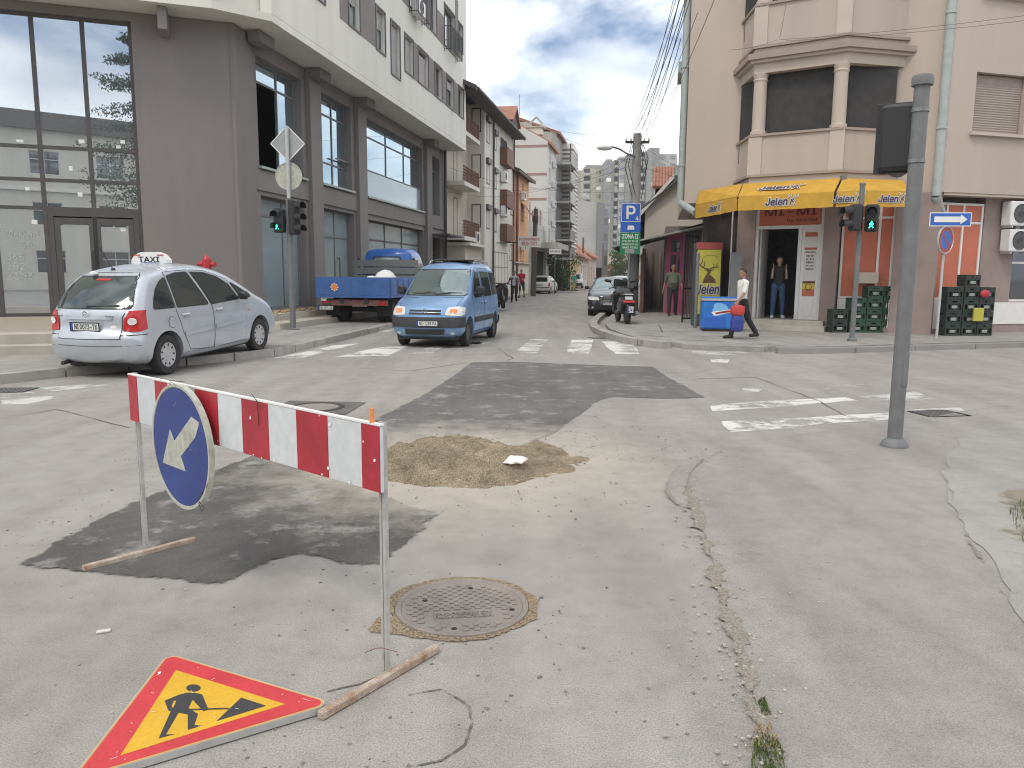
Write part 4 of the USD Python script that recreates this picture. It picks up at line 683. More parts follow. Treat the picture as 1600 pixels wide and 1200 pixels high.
part(L2, 'drainpipe', FS.mesh(cyl((FS.sz(768.7,300)[0],-.1,.2),(FS.sz(768.7,300)[0],-.1,ZE-.3),.06,8)), 'frame_dark', 40); part(L2, 'drainpipe', FS.mesh(cyl((S2-.1,-.1,.2),(S2-.1,-.1,ZE-.3),.06,8)), 'frame_dark', 40)
a, b, z0, z1 = pw(FS, 769,793,394,455); window(L2, FS, a, b, .15, z1, d=-.012, ft=.05, cols=(.2,.4,.6,.8), rows=(.3,.66), fm='frame_grey', gm='glass_side', name='storefront')
part(L2, 'ground_floor_annexe', FB.box(S0+.5,S1-.3,-.9,-.003,.1,3.0), 'cream_plaster', False); part(L2, 'annexe_roof', FB.box(S0+.3,S1-.2,-1.2,-.003,3.003,3.15), 'pale_plaster', False)
ac_unit(L2, FB.off(-.9), S0+2.6, 3.2, 0.2, .9, .62)
a, b, z0, z1 = pw(FS, 768,796,377,388.5); ss = thing('shop_sign', 'white board sign with red lettering standing out from the white house', 'sign', FS.w([(a,-.5,z0)])[0])
def flat_sign(th, p0, wid, hgt, az, mt='white_paint', t=.05, fmt=None):
    """an upright board facing the viewer; p0 its lower left corner, az the direction its face looks (from +y clockwise)"""
    F = Frame(p0, math.radians(90-(az+90)) if False else -math.radians(az-180)); return F, part(th, 'board', F.mesh(bx(0,wid,0,t,0,hgt)).apply_translation((0,0,p0[2])), mt, False)
def sign_text(th, par, F, z0, s, x, z, h, mt, w=None, d=-.002):
    t = text_c(s, h, .004, True, w); part(par, 'lettering', F.mesh(fixn(xf(t, lambda v: np.column_stack([v[:,0]+x, d-v[:,2], v[:,1]+z+z0])))), mt, False)
M('red_ink', (.42,.05,.05), .6, .1)
p0 = FS.w([(a,-1.6,z0)])[0]; F_, bd = flat_sign(ss, p0, 1.35, .62, 186); sign_text(ss, bd, F_, z0, 'FOTOKOPIRNICA', .67, .45, .14, 'red_ink', 1.2); sign_text(ss, bd, F_, z0, 'BRZA CTET', .67, .2, .2, 'red_ink', .9); part(ss, 'arm', cyl(p0+[1.2,.03,.3], FS.w([(a+1.5,0,z0+.3)])[0], .03, 6), 'iron_dark')
# --- orange house
L3 = thing('orange_house', 'narrow orange plastered house with cream ground floor', 'building', FS.w([(S2,0,0)])[0])
s3 = FS.sz(826,300)[0]; z3 = FS.sz(826,281)[1]; zc = FS.sz(812,412)[1]
block(L3, FS, S2+.01, s3, 0, 8, zc+.1, z3, 'orange_plaster'); block(L3, FS, S2+.005, s3+.02, -.06, 8, 0, zc, 'cream_plaster'); part(L3, 'ledge', FS.box(S2+.005,s3+.05,-.22,7.9,zc+.002,zc+.098), 'step_conc', False)
gable_roof(L3, FS, S2+.01, s3, 0, 8, z3, z3+1.3, 'roof_dark', .5)
part(L3, 'drainpipe', FS.mesh(cyl((FS.sz(806,300)[0],-.12,.2),(FS.sz(806,300)[0],-.12,z3),.09,8)), 'rust_rail', 40)
for r in ((797,802,312,337),(814,819,318,346),(796.5,801,382,408),(813.5,817.5,384,410),(816,818,287,297)):
    w = win(L3, FS, pw(FS,*r), fm='wood_brown', cols=(.5,)); a, b, z0, z1 = pw(FS,*r)
    if r[0] == 814: part(w, 'shade', FS.mesh(cat(TM([(a,-.02,z1),(b,-.02,z1),(b,-1.0,z1-1.2),(a,-1.0,z1-1.2)], [[0,1,2],[0,2,3]]))), 'rust_rail', False)
for u, v in ((812,312),(812.5,391)): a, z = FS.sz(u, v); ac_unit(L3, FS, a, z, 0, .85, .6)
# --- low grey unfinished building
FG3 = FS.off(.25); L3b = thing('unfinished_building', 'low grey unfinished building with bare reinforcing rods on its roof', 'building', FG3.w([(s3,0,0)])[0])
a3, b3 = s3+.1, 50.9; zt = FG3.sz(845,352)[1]
block(L3b, FG3, a3, b3, 0, 8, 0, zt, 'dirty_concrete')
part(L3b, 'canopy', FG3.box(a3+3,b3+.3,-2.2,-.003,FG3.sz(850,392)[1],FG3.sz(850,384)[1]), 'dirty_concrete', False); part(L3b, 'dark_opening', FG3.box(a3+3.2,b3-.5,-.02,-.004,.2,FG3.sz(850,394)[1]), 'dark_void', False)
r = random.Random(8)
for i in range(14): x = a3+.4+(b3-a3-.8)*i/13; y = .3 if i % 2 else 2.5; h = r.uniform(.9,2.4); part(L3b, 'reinforcing_rod', FG3.mesh(cyl((x,y,zt-.01),(x+r.uniform(-.05,.05),y,zt+h),.05 if i % 4 else .13,5)), 'rust_rail' if i % 4 else 'dirty_concrete', False)
# --- tall gable house
M('band_red', (.30,.19,.165), .9, .1)
L4 = thing('gable_house', 'tall pale grey house whose blank gable with thin red bands faces the viewer', 'building', FS.w([(51,0,0)])[0])
s4, s4b = FS.sz(854.5,300)[0], FS.sz(868,300)[0]; ze = FS.sz(854.5,219)[1]; FGB = Frame(FS.w([(s4,0,0)])[0], FS.a-math.pi/2)   # gable plane: x runs toward the street, y away
dpt = 16; xk, zr = FGB.sz(790,184); gp_ = poly([(0,0),(0,ze),(xk,zr),(2*xk,ze),(2*xk,0)])
part(L4, 'gable_wall', FGB.mesh(wallx(gp_, 0, .3)), 'grey_plaster', False); block(L4, FS, s4+.31, s4b, 0, -2*xk, 0, ze, 'grey_plaster')
for v in (198+30+0, 272, 311): 
    z = FGB.sz(840, v)[1]; 
    if 1 < z < ze+.2: part(L4, 'red_band', FGB.box(-12,-.01,-.03,-.003,z-.10,z+.10), 'band_red', False)
gable_roof(L4, FS, s4+.32, s4b, 0, -2*xk, ze+.02, zr+.02, 'roof_tile', .3)
wq = FGB.sz(797,205); wv_ = FGB.sz(796,203); window(L4, FGB, wv_[0]-.6,wv_[0]+.6,wv_[1]-.8,wv_[1]+.5, d=-.012, ft=.05, fm='frame_dark', gm='glass_dark')
cx = FGB.sz(833,210)[0]; ch = part(L4, 'chimney', FGB.box(cx-.7,cx+.6,1.2,2.2,ze+.8,FGB.sz(833,195)[1]), 'cream_plaster', False); zc_ = FGB.sz(833,195)[1]; part(ch, 'chimney_cap', FGB.mesh(cat(tube([(cx-.5,1.7,zc_),(cx-.5,1.7,zc_+.5),(cx,1.7,zc_+1.0),(cx+.5,1.7,zc_+.5),(cx+.5,1.7,zc_)], .12, 6), bx(cx-.9,cx+.8,1.1,2.3,zc_-.02,zc_+.12))), 'step_conc', False)
ch2 = FGB.sz(808,186)[0]; part(L4, 'chimney', FGB.box(ch2-.5,ch2+.5,3,4,zr-2.2,FGB.sz(808,180)[1]), 'dirty_concrete', False)
ax = FGB.sz(799,180)[0]; part(L4, 'antenna', FGB.mesh(cyl((ax,4,zr-1),(ax,4,FGB.sz(799,131)[1]),.035,5)), 'steel_grey', False)
n = 5
for k in range(n):
    z = 3.6+k*(ze-4.2)/n; window(L4, FS, s4+1.2, s4+2.4, z+.7, z+2.1, d=-.012, ft=.05, fm='frame_dark', gm='glass_dark', cols=(.5,)); ac_unit(L4, FS, s4+3.2, z+.6, 0, .9, .6)
# --- striped building
L5 = thing('striped_building', 'tall building with grey balconies and brown and white stripes on its end', 'building', FS.w([(s4b,0,0)])[0])
s5 = FS.sz(886.5,300)[0]; z5 = FS.sz(886,230)[1]
block(L5, FS, s4b+.01, s5, 0, 12, 0, z5, 'dirty_concrete'); block(L5, FS, s4b+5.0, s5+.002, -1.1, -.003, 3.2, z5-.3, 'pale_plaster')
for k in range(26): z = 3.4+k*(z5-4.0)/26; part(L5, 'stripe', FS.box(s4b+4.99,s5+.02,-1.13,-1.103,z,z+(z5-4)/56), 'brown_panel', False); part(L5, 'stripe', FS.box(s4b+4.96,s4b+4.997,-1.1,-.01,z,z+(z5-4)/56), 'brown_panel', False)
for k in range(6):
    z = 3.0+k*(z5-4.2)/6; part(L5, 'balcony_slab', FS.box(s4b+.3,s4b+4.9,-1.5,-.003,z,z+.2), 'dirty_concrete', False); part(L5, 'parapet', FS.box(s4b+.3,s4b+4.9,-1.5,-1.4,z+.202,z+1.1), 'brown_panel' if k < 2 else 'dirty_concrete', False); window(L5, FS, s4b+.8,s4b+4.4,z+.25,z+2.2, d=-.012, ft=.05, cols=(.33,.66), fm='frame_grey', gm='glass_frost')
    part(L5, 'balcony_post', FS.box(s4b+.3,s4b+.42,-1.4,-1.28,z+.203,z+1.9), 'grey_plastic', False)
gable_roof(L5, FS, s4b+.2, s5-2.5, 0, 12, z5, z5+2.2, 'roof_tile', .4)
wsn = FS.sz(858,397); ws = thing('shop_sign', 'long white sign board over the green hedge', 'sign', FS.w([(s4-4,-1.2,0)])[0]); p0 = at(858,397,58); F_, bd = flat_sign(ws, p0, .9, .4, 186); sign_text(ws, bd, F_, p0[2], 'AUTO SERVIS', .45, .2, .12, 'ink', .75); part(ws, 'pole', cyl((p0[0]+.45,p0[1]+.1,.1),(p0[0]+.45,p0[1]+.1,p0[2]),.035,6), 'pole_paint')
# --- low red roofed houses, white slab building, far corner
lows = [('yellow_house', 'low yellow house under a red tiled roof', 68.2, 80, 'yellow_wall', 4.4, 3.4), ('low_house', 'low pale house with a dark tiled roof next to the yellow house', 80.5, 92, 'cream_plaster', 4.2, 3.0), ('low_house', 'low pinkish house with a flat brown front before the white slab', 92.5, 108, 'old_wall', 4.6, 2.6)]
for nm, lb, x0, x1, mt, zw, rh in lows:
    h = thing(nm, lb, 'house', FS.w([(x0,0,0)])[0]); block(h, FS, x0, x1, -.3, 8, 0, zw, mt); gable_roof(h, FS, x0, x1, -.3, 8, zw, zw+rh, 'roof_tile', .6)
    for k in range(3): a = x0+1.2+k*(x1-x0-2)/3; win(h, FS.off(-.3), (a,a+1.3,1.0,2.8), fm='wood_brown', cols=(.5,))
L6 = thing('white_building', 'plain white windowless slab building with a dark grey edge column', 'building', FS.w([(109,0,0)])[0])
FL6 = Frame(at(888,420,150)*[1,1,0], math.radians(0)); x6 = at(931,400,150)[0]-FL6.o[0]; x6b = at(942.5,400,150)[0]-FL6.o[0]; z6a, z6b = at(888,306,150)[2], at(931,318,150)[2]; z6c = at(936,318,150)[2]
part(L6, 'wall', FL6.mesh(wallx(poly([(-6,0),(x6,0),(x6,z6b),(-6,z6a+1.3)]), 0, 14)), 'tower_light', False); part(L6, 'column', FL6.box(x6+.01,x6b,-.8,14,3.0,z6c), 'frame_grey', False)
part(L6, 'side', FL6.box(x6b+.01,x6b+1.0,1,14,0,z6c-2), 'tower_grey', False)
for k in range(4): part(L6, 'window', FL6.box(x6b+.2,x6b+.9,.98,.997,3.5+k*3,5.3+k*3), 'glass_dark', False)
F0 = Frame((0,0), 0)
def tower(nm, lb, Y, bays, ztop_v, mt, depth=16):
    """bays: (u0, u1, v_top, dy, kind) with kind plain / win / balc"""
    th = thing(nm, lb, 'building', (at((bays[0][0]+bays[-1][1])/2, 430, Y)*[1,1,0]))
    for u0, u1, vt, dy, kind, m_ in bays:
        x0, x1, zt = at(u0,300,Y)[0], at(u1,300,Y)[0], at((u0+u1)/2,vt,Y)[2]; part(th, 'bay', bx(x0+.01,x1-.01,Y+dy,Y+dy+depth,0,zt), m_, False); fl = 2.95; n = int((zt-3)/fl); off = zt-n*fl
        for k in range(n):
            z = off+k*fl
            if z < 12: continue
            if kind == 'win':
                nc = max(1, int((x1-x0)/3.4)); 
                for c in range(nc): xc_ = x0+(x1-x0)*(c+.5)/nc; part(th, 'window', bx(xc_-.85,xc_+.85,Y+dy-.05,Y+dy-.004,z+.9,z+2.25), 'glass_dark' if (k*7+c*3) % 5 else 'frame_white', False)
            elif kind == 'balc':
                part(th, 'balcony_recess', bx(x0+.25,x1-.25,Y+dy-.05,Y+dy-.004,z+1.05,z+2.6), 'dark_screen' if (k*5+int(u0)) % 4 else 'frame_white', False); part(th, 'balcony_front', bx(x0+.1,x1-.1,Y+dy-1.2,Y+dy-.06,z-.1,z+.95), 'tower_light', False)
    return th
tower('tower_block', 'grey apartment tower with a blank flank left of the yellowish tower', 315, [(868,889,275,4,'plain','tower_grey'),(889,912,266,0,'plain','tower_yellow'),(896,902,258,3,'plain','tower_grey')], 0, 'tower_grey')
tower('tower_block', 'yellowish apartment tower with white balconies left of the tall grey tower', 300, [(911,922,262,0,'balc','tower_yellow'),(922,947,264,-1,'win','tower_yellow'),(916,946,255,5,'plain','tower_grey')], 0, 'tower_yellow')
tower('tower_block', 'tallest grey apartment tower behind the parking sign and the concrete pole', 290, [(945,954,250,-2,'win','tower_grey'),(954,959,251,0,'plain','tower_yellow'),(959,966,249,1,'balc','tower_grey'),(966,975,245,-1,'win','tower_light'),(975,982,244,-3,'plain','tower_grey'),(982,992,240,0,'win','tower_grey'),(992,1008,236,1,'balc','tower_light'),(1008,1016,238,-2,'plain','tower_grey'),(1016,1032,228,4,'win','tower_grey'),(1032,1062,236,6,'win','tower_light')], 0, 'tower_grey')
fb = thing('far_building', 'small far red and cream building at the end of the street', 'building', at(955,430,170)*[1,1,0]); block(fb, Frame(at(946,430,170)*[1,1,0],0), 0, 4.5, 0, 10, 0, at(950,396,170)[2], 'old_wall'); part(fb, 'door', bx(*(at(947,430,170)[0]+np.array([.2,1.6])),169.9,169.99,0,2.6), 'wood_brown', False); part(fb, 'fascia', bx(*(at(947,430,170)[0]+np.array([0,4.2])),169.8,169.99,3,3.8), 'shop_orange', False)
# --- right side: old house with tiled roof, shed canopy, pink shop front
nR = -.45; oR = np.array([math.cos(math.radians(AT)), -math.sin(math.radians(AT)), 0])*nR
FRs = Frame(oR, ang_of(AT+180)); FRg = lambda s: Frame(FRs.w([(-s,0,0)])[0], -math.radians(AT))   # street face (x back toward the viewer); gable planes facing the viewer
R2 = thing('old_house', 'old beige house with a red tiled dormer roof behind the corner building', 'house', FRs.w([(-33,0,0)])[0]); sg_ = 34.0; Fg = FRg(sg_)
zE2 = Fg.sz(1021,304)[1]; xr, zr2 = Fg.sz(1056,266)
part(R2, 'gable_wall', Fg.mesh(wallx(poly([(.0,0),(0,zE2-.6),(xr+1,zr2+.9),(9,zE2),(9,0)]), 0, .3)), 'cream_plaster', False); part(R2, 'street_wall', FRs.box(-sg_-22,-sg_-.31,0,8,0,zE2-.4), 'old_wall', False)
part(R2, 'roof_edge', Fg.mesh(wallx(poly([(-.45,zE2-1.0),(xr+1,zr2+1.05),(xr+1,zr2+.85),(-.45,zE2-1.2)]), -.25, .1)), 'frame_white', False)
gable_roof(R2, Frame(FRs.w([(-sg_-22,0,0)])[0], FRs.a), 0, 22, 0, 8, zE2-.5, zE2+2.6, 'roof_dark', .4)
x0, z0 = Fg.sz(1024,290); x1, z1 = Fg.sz(1054,258); dz = part(R2, 'dormer', Fg.box(x0,x1+1,1.0,5,z0-.9,z0+.02), 'dark_void', False)
tl = [];
for i in range(8):
    for j in range(4): xx = x0-.05+i*(x1-x0+.3)/8; yy = .8+j*.55; tl.append(xf(cyl((0,0,0),(0,.62,.30),.085,6), lambda v, xx=xx, yy=yy, j=j: v+[xx, yy, z0+.02+j*.27]))
for i, t in enumerate(tl): part(R2, 'tile', Fg.mesh(t), 'roof_tile', 40)
part(R2, 'gutter', FRs.mesh(cat(cyl((-sg_-22,-.45,zE2-1.25),(-sg_+.2,-.45,zE2-1.25),.09,8), cyl((-sg_+.1,-.42,zE2-1.25),(-sg_+.1,-.42,.1),.055,8))), 'iron_dark', 40)
r = np.random.default_rng(2); ms = [ico(FRs.w([(-sg_-r.uniform(0,14), r.uniform(-.55,-.1), zE2-r.uniform(.8,1.3))])[0], r.uniform(.07,.22), 0) for _ in range(40)]; part(R2, 'broken_eave', cat(ms), 'iron_dark', False, kind='stuff')
Fg2 = FRg(29.6); sh = thing('shop_row', 'low shop front with a pink window frame and grey sheet canopy right of the pavement', 'shop', Fg2.w([(0,0,0)])[0])
xa_, xb_ = Fg2.sz(1041,400)[0], Fg2.sz(1066,400)[0]; zt_ = Fg2.sz(1050,362)[1]
part(sh, 'wall', Fg2.box(xa_-.05,5.5,0.05,4,0,zt_+.2), 'brown_panel', False); pk = part(sh, 'pink_front', Fg2.box(xa_,xb_+.15,-.06,.047,.05,zt_), 'pink_paint', False)
part(pk, 'pane', Fg2.box(xa_+.16,xb_-.1,-.075,-.062,zt_-.75,zt_-.3), 'glass_dark', False); part(pk, 'pane', Fg2.box(xa_+.16,xa_+.36,-.075,-.062,.9,zt_-.85), 'glass_dark', False); part(pk, 'pane', Fg2.box(xa_+.42,xb_-.1,-.075,-.062,.9,zt_-.85), 'glass_dark', False)
zc1, zc0 = Fg2.sz(1060,352)[1], Fg2.sz(1015,388)[1]
cn = ext(poly([(-1.1,zc0+.06),(3.5,zc1+.25),(3.5,zc1+.18),(-1.1,zc0)]), 3.4); part(sh, 'canopy', Fg2.mesh(fixn(xf(cn, lambda v: np.stack([v[:,0], -.9+v[:,2], v[:,1]], -1)))), 'dirty_concrete', False)
for i in range(6): part(sh, 'rafter', Fg2.mesh(cyl((-1.0,-.8+i*.6,zc0-.04),(2.5,-.8+i*.6,zc1+.1),.035,6)), 'iron_dark', False)
part(sh, 'back_boards', Fg.box(.02,3,-.30,-.26,0,zc0+.5), 'brown_panel', False)
for k in range(5): part(sh, 'upright', Fg.box(.05+k*.3,.13+k*.3,-.36,-.302,.1,2.5), 'wood_brown' if k % 2 else 'pilaster_brown', False)
part(sh, 'side_wall', FRs.box(-33.5,-29.7,.0,.1,0,zc0), 'wood_brown', False)
for k in range(4): part(sh, 'door_board', FRs.box(-33.2+k*.9,-32.5+k*.9,-.05,-.003,.1,2.3), 'brown_panel', False)
sb = thing('hanging_sign', 'small dark board hanging under the shed canopy', 'sign', at(1012,395,36)); p0 = at(1008,402,36); F_, bd = flat_sign(sb, p0, .68, .38, 190, 'brown_panel'); part(sb, 'bracket', cyl(p0+[.3,.02,.38],p0+[.3,.02,.8],.015,5), 'iron_dark')
sb2 = thing('hanging_sign', 'small white sign hanging further down the right pavement', 'sign', at(1012,410,60)); p0 = at(1007,411,60); F_, bd = flat_sign(sb2, p0, .55, .2, 190, 'white_paint'); part(sb2, 'bracket', cyl(p0+[.3,.02,.2],p0+[.9,.02,.4],.015,5), 'iron_dark')
rb = thing('far_shops', 'row of low brown shops along the far right pavement', 'building', FRs.w([(-56.5,0,0)])[0]); block(rb, FRs, -130, -56.2, .3, 9, 0, 6.2, 'old_wall')
for k in range(8): part(rb, 'window', FRs.box(-128+k*9,-124+k*9,.24,.297,.4,2.8), 'glass_dark', False); part(rb, 'awning', FRs.box(-128.5+k*9,-123.5+k*9,-.6,.24,2.9,3.0), 'brown_panel', False)
# --- trees and hedge
M('leaf_green', (.060,.105,.028), .7, .45, 3, trans=.3); M('leaf_dark', (.030,.055,.022), .75, .4, 3, trans=.2); M('bark', (.11,.085,.06), .9, .3, 8, .4, 40)
def crown_mesh(c, rad, n, leaf, seed, lumps=9, sq=.8):
    r = np.random.default_rng(seed); L = [np.zeros(3)]+[r.normal(size=3)*.5 for _ in range(lumps)]; V, F = [], []
    for i in range(n):
        o = L[r.integers(len(L))]; d = r.normal(size=3); d /= np.linalg.norm(d); p = (o+d*(.5*r.random()**.4))*rad; p[2] *= sq; a, b = np.linalg.qr(r.normal(size=(3,3)))[0][:2]*leaf*r.uniform(.6,1.3); k = len(V); p = p+c
        V += [p-a, p+b*.5, p+a, p-b*.5]; F += [[k,k+1,k+2],[k,k+2,k+3]]
    return TM(V, F)
def tree(nm, lb, base, h, rad, mt, seed, n=2200, leaf=.16, ct='tree', sq=.85):
    base = np.asarray(base, float); t = thing(nm, lb, ct, base); r = np.random.default_rng(seed); c = base+[0,0,h-rad*sq]
    ms = [tube([base, base+[.05*h*.3,0,h*.3], c], [h*.035+.04, h*.025+.03, h*.01+.015], 8)]
    for i in range(6): a = r.uniform(0,6.28); ms.append(tube([base+(c-base)*(.5+.07*i), base+(c-base)*(.6+.07*i)+np.array([math.cos(a),math.sin(a),.5])*rad*.5], [h*.012+.015,.012], 6))
    part(t, 'trunk', cat(ms), 'bark', 40, kind=None); part(t, 'crown', crown_mesh(c, rad, n, leaf, seed, sq=sq), mt, False); return t
tree('street_tree', 'bushy green street tree at the far end of the street', at(968,428,150)*[1,1,0], at(968,396,150)[2], 2.6, 'leaf_green', 4, 2600, .22)
tree('hedge_bush', 'green bush hanging over the wall behind the dark blue car', at(877,448,76)*[1,1,0]+[0,0,.1], 3.0, 1.9, 'leaf_green', 6, 3600, .10, 'bush', .8)
tree('hedge_bush', 'low dark bush under the white sign board beyond the white car', at(862,446,72)*[1,1,0]+[0,0,.1], 3.2, 1.6, 'leaf_dark', 9, 2400, .10, 'bush', .8)
# --- what stands behind the viewer and shows in the glass
B1 = thing('school_building', 'long pale building with rows of windows mirrored in the glass entrance', 'building', (0,-36,0)); FBk = Frame((34,-36), math.pi)
rc = [(x,x+2.2,z,z+1.9) for x in range(2,84,5) for z in (1.4,5.4,9.6)]
part(B1, 'wall', FBk.mesh(wallx(holes(0,86,0,13.2,rc), 0, .4)), 'cream_plaster', False); part(B1, 'back', FBk.box(0,86,1.0,10,0,13), 'dark_void', False); part(B1, 'roof', FBk.mesh(wallx(poly([(-.5,13.203),(86.5,13.203),(84,14.6),(2,14.6)]), -.5, 10)), 'roof_dark', False); part(B1, 'cornice', FBk.box(0,86,-.25,-.003,8.2,8.5), 'pale_plaster', False)
for x0,x1,z0,z1 in rc: window(B1, FBk, x0,x1,z0,z1, d=.15, fm='frame_white', gm='glass_dark', cols=(.5,), rows=(.65,))
def mirror(u, v, dist): s, z = FA.sz(u, v, .14); p = FA.w([(s,.14,z)])[0]; d = p-EYE; d /= np.linalg.norm(d); d = d-2*(d@FA.y)*FA.y; return p+d*dist
mp = mirror(226,190,36); ct = thing('cedar_tree', 'dark cedar tree mirrored at the right edge of the glass entrance', 'tree', mp*[1,1,0]); base = mp*[1,1,0]
part(ct, 'trunk', cyl(base, base+[0,0,mp[2]+5.5], .35, 10, .08), 'bark'); V = []
for k, z in enumerate(np.linspace(6.5, mp[2]+5, 8)): V.append(crown_mesh(base+[0,0,z], 1, 10, .1, 60+k)); rr_ = (4.6*(1-(z/(mp[2]+7))**1.3)+.6); V.append(xf(crown_mesh(np.zeros(3), rr_, 1500, .10, 80+k, 14, .16), lambda v, z=z: v*[1,1,1]+base+[0,0,z]))
part(ct, 'crown', cat(V), 'leaf_dark', False)
# ================================================================ vehicles
def M_paint(name, c, metal=.35, rough=.32, dirt=.12):
    MAT[name] = usdkit.material(stage, '/World/Looks/'+name, {'g': ('texture_coordinate', {}), 'n': ('noise_texture', {'scale': 2.2, 'detail': 6.0, 'roughness': .65}), 'r': ('rgb_ramp', {'ramp': [(.3,tuple(np.array(c)*(1-dirt))),(.7,tuple(c))]}), 'rr': ('map_range', {'from_min': .3, 'from_max': .7, 'to_min': rough+.15, 'to_max': rough}),
      'p': ('principled_bsdf', {'metallic': metal, 'coat_weight': .6, 'coat_roughness': .08})}, [('g.object','n.vector'),('n.fac','r.fac'),('r.color','p.base_color'),('n.fac','rr.value'),('rr.result','p.roughness')], surface='p.BSDF')
M_paint('paint_silver', (.50,.53,.57), .55, .34); M_paint('paint_blue_pale', (.17,.30,.50), .35, .36); M_paint('paint_black', (.018,.019,.022), .1, .25); M_paint('paint_white', (.70,.70,.68), 0, .35); M_paint('paint_navy', (.03,.055,.16), .2, .3); M_paint('paint_grey', (.22,.23,.25), .4, .35)
M_paint('truck_blue', (.035,.12,.36), 0, .5, .3); M_paint('truck_cab_blue', (.02,.13,.48), 0, .4, .2)
M('lamp_red', (.45,.015,.015), .2, .1, 30, spec=.6); M('lamp_clear', (.62,.62,.60), .12, .15, 60, spec=.8); M('lamp_orange', (.70,.25,.08), .2, .1, 30); M('chrome', (.62,.62,.62), .2, .05, metal=1.0); M('hubcap', (.48,.48,.48), .4, .12, 10, metal=.4)
M('plate_white', (.62,.62,.60), .5, .04); M('plate_blue', (.03,.07,.35), .5, .05); M('seam', (.035,.036,.038), .8, .05); M('bumper_black', (.035,.035,.037), .6, .12, 8)
class Car:
    def __init__(s, outline, wz, L, axles, rw, r0=.10, rend=.22, taper=.05, crown=.05, endc=.10, arch=.055):
        p = poly(outline); q = np.array(p.exterior.coords)[:-1]
        for _ in range(2):  # corner cutting
            n = np.roll(q, -1, 0); q = np.stack([.78*q+.22*n, .22*q+.78*n], 1).reshape(-1, 2)
        s.P0 = Polygon(q); s.b = s.P0.exterior; s.L = L; s.wz = PchipInterpolator(*zip(*wz)); s.r0, s.rend, s.taper, s.crown, s.endc = r0, rend, taper, crown, endc; s.ax, s.rw = axles, rw
        s.P = s.P0
        for x in axles: s.P = s.P.difference(Point(x, rw).buffer(rw+arch, 24)).difference(sbox(x-rw-arch, -1, x+rw+arch, rw*.6))
        if s.P.geom_type != 'Polygon': s.P = max(s.P.geoms, key=lambda g: g.area)
    def end(s, x): return np.clip(np.maximum((.55-x)/.55, (x-(s.L-.6))/.6), 0, 1)**1.3
    def W(s, x, z):
        t = np.clip((np.abs(x-s.L/2)-s.L*.22)/(s.L*.28), 0, 1.2); return s.wz(np.clip(z, .1, 2.4))*(1-s.taper*t**2)
    def Y(s, x, z):
        x, z = np.asarray(x, float), np.asarray(z, float); e = shapely.distance(shapely.points(x, z), s.b); r = s.r0+(s.rend-s.r0)*s.end(x); k = 1-np.clip(e, 0, r)/r
        return s.W(x, z)-r*(1-np.sqrt(np.clip(1-k*k, 0, 1)))
    def cr(s, x, z): return s.crown+(s.endc-s.crown)*s.end(x)
    def body(s):
        V, F = grid_poly(s.P, .07, [(.012,.05),(.035,.05),(.07,.06),(.12,.07)]); y = s.Y(V[:,0], V[:,1]); n = len(V); VV = [np.column_stack([V[:,0], y, V[:,1]]), np.column_stack([V[:,0], -y, V[:,1]])]; FF = [F, F[:, ::-1]+n]
        B = dens(s.P.exterior.coords, .05); nb = len(B); y = s.Y(B[:,0], B[:,1]); e = shapely.distance(shapely.points(B[:,0], B[:,1]), s.b); t = np.roll(B,-1,0)-np.roll(B,1,0); nr = np.column_stack([t[:,1], -t[:,0]]); nr /= np.linalg.norm(nr, axis=1)[:,None]
        if not s.P.exterior.is_ccw: nr = -nr
        c = np.where((e < .01) & (B[:,1] > .3), s.cr(B[:,0], B[:,1]), 0); k = 12; rows = []
        for j in range(k+1): f = 1-2*j/k; h = c*(1-f*f); rows.append(np.column_stack([B[:,0]+nr[:,0]*h, y*f, B[:,1]+nr[:,1]*h]))
        o = 2*n; VV += rows
        for j in range(k):
            for i in range(nb): a, b = o+j*nb+i, o+j*nb+(i+1) % nb; FF.append(np.array([[a,b,b+nb],[a,b+nb,a+nb]]))
        m = trimesh.Trimesh(np.vstack(VV), np.vstack(FF), process=True); m.merge_vertices(digits_vertex=4); trimesh.repair.fix_normals(m); return m
    def side(s, pts, off=.004, sgn=1, cell=.06, rnd=0.0):
        p = pts if hasattr(pts, 'area') else poly(pts)
        if rnd: p = p.buffer(-rnd).buffer(rnd)
        V, F = grid_poly(p, cell); y = (s.Y(V[:,0], V[:,1])+off)*sgn; m = TM(np.column_stack([V[:,0], y, V[:,1]]), F)
        if (m.face_normals[:,1].sum()*sgn) < 0: m.invert()
        return m
    def xe(s, z, front):
        lo = LineString; out = np.empty(len(z))
        for i, zz in enumerate(z):
            g = s.P0.intersection(lo([(-1, zz), (s.L+1, zz)])); b = g.bounds if not g.is_empty else (0,0,s.L,0); out[i] = b[2] if front else b[0]
        return out
    def endp(s, pts, front, off=.004, cell=.05, rnd=0.0, wrap=.26):
        """a sheet over the front or rear: pts in (y, z)"""
        p = pts if hasattr(pts, 'area') else poly(pts)
        if rnd: p = p.buffer(-rnd).buffer(rnd)
        V, F = grid_poly(p, cell); y, z = V[:,0].copy(), V[:,1]; xe = s.xe(z, front); sg = 1 if front else -1; yb = s.Y(xe-sg*1e-4, z); yb = np.maximum(yb, .05); f = np.clip(1-(y/yb)**2, 0, 1); c = s.cr(xe, z)*f
        def solve(c):   # the silhouette moved out by the crown along its normal, met at height z
            sl = (s.xe(z+.015, front)-s.xe(z-.015, front))/.03; nx = 1/np.sqrt(1+sl*sl); zz = z-c*np.abs(sl)*nx*np.sign(-sl*sg); return s.xe(zz, front)+sg*c*nx
        X = solve(c)
        o = np.abs(y) > yb
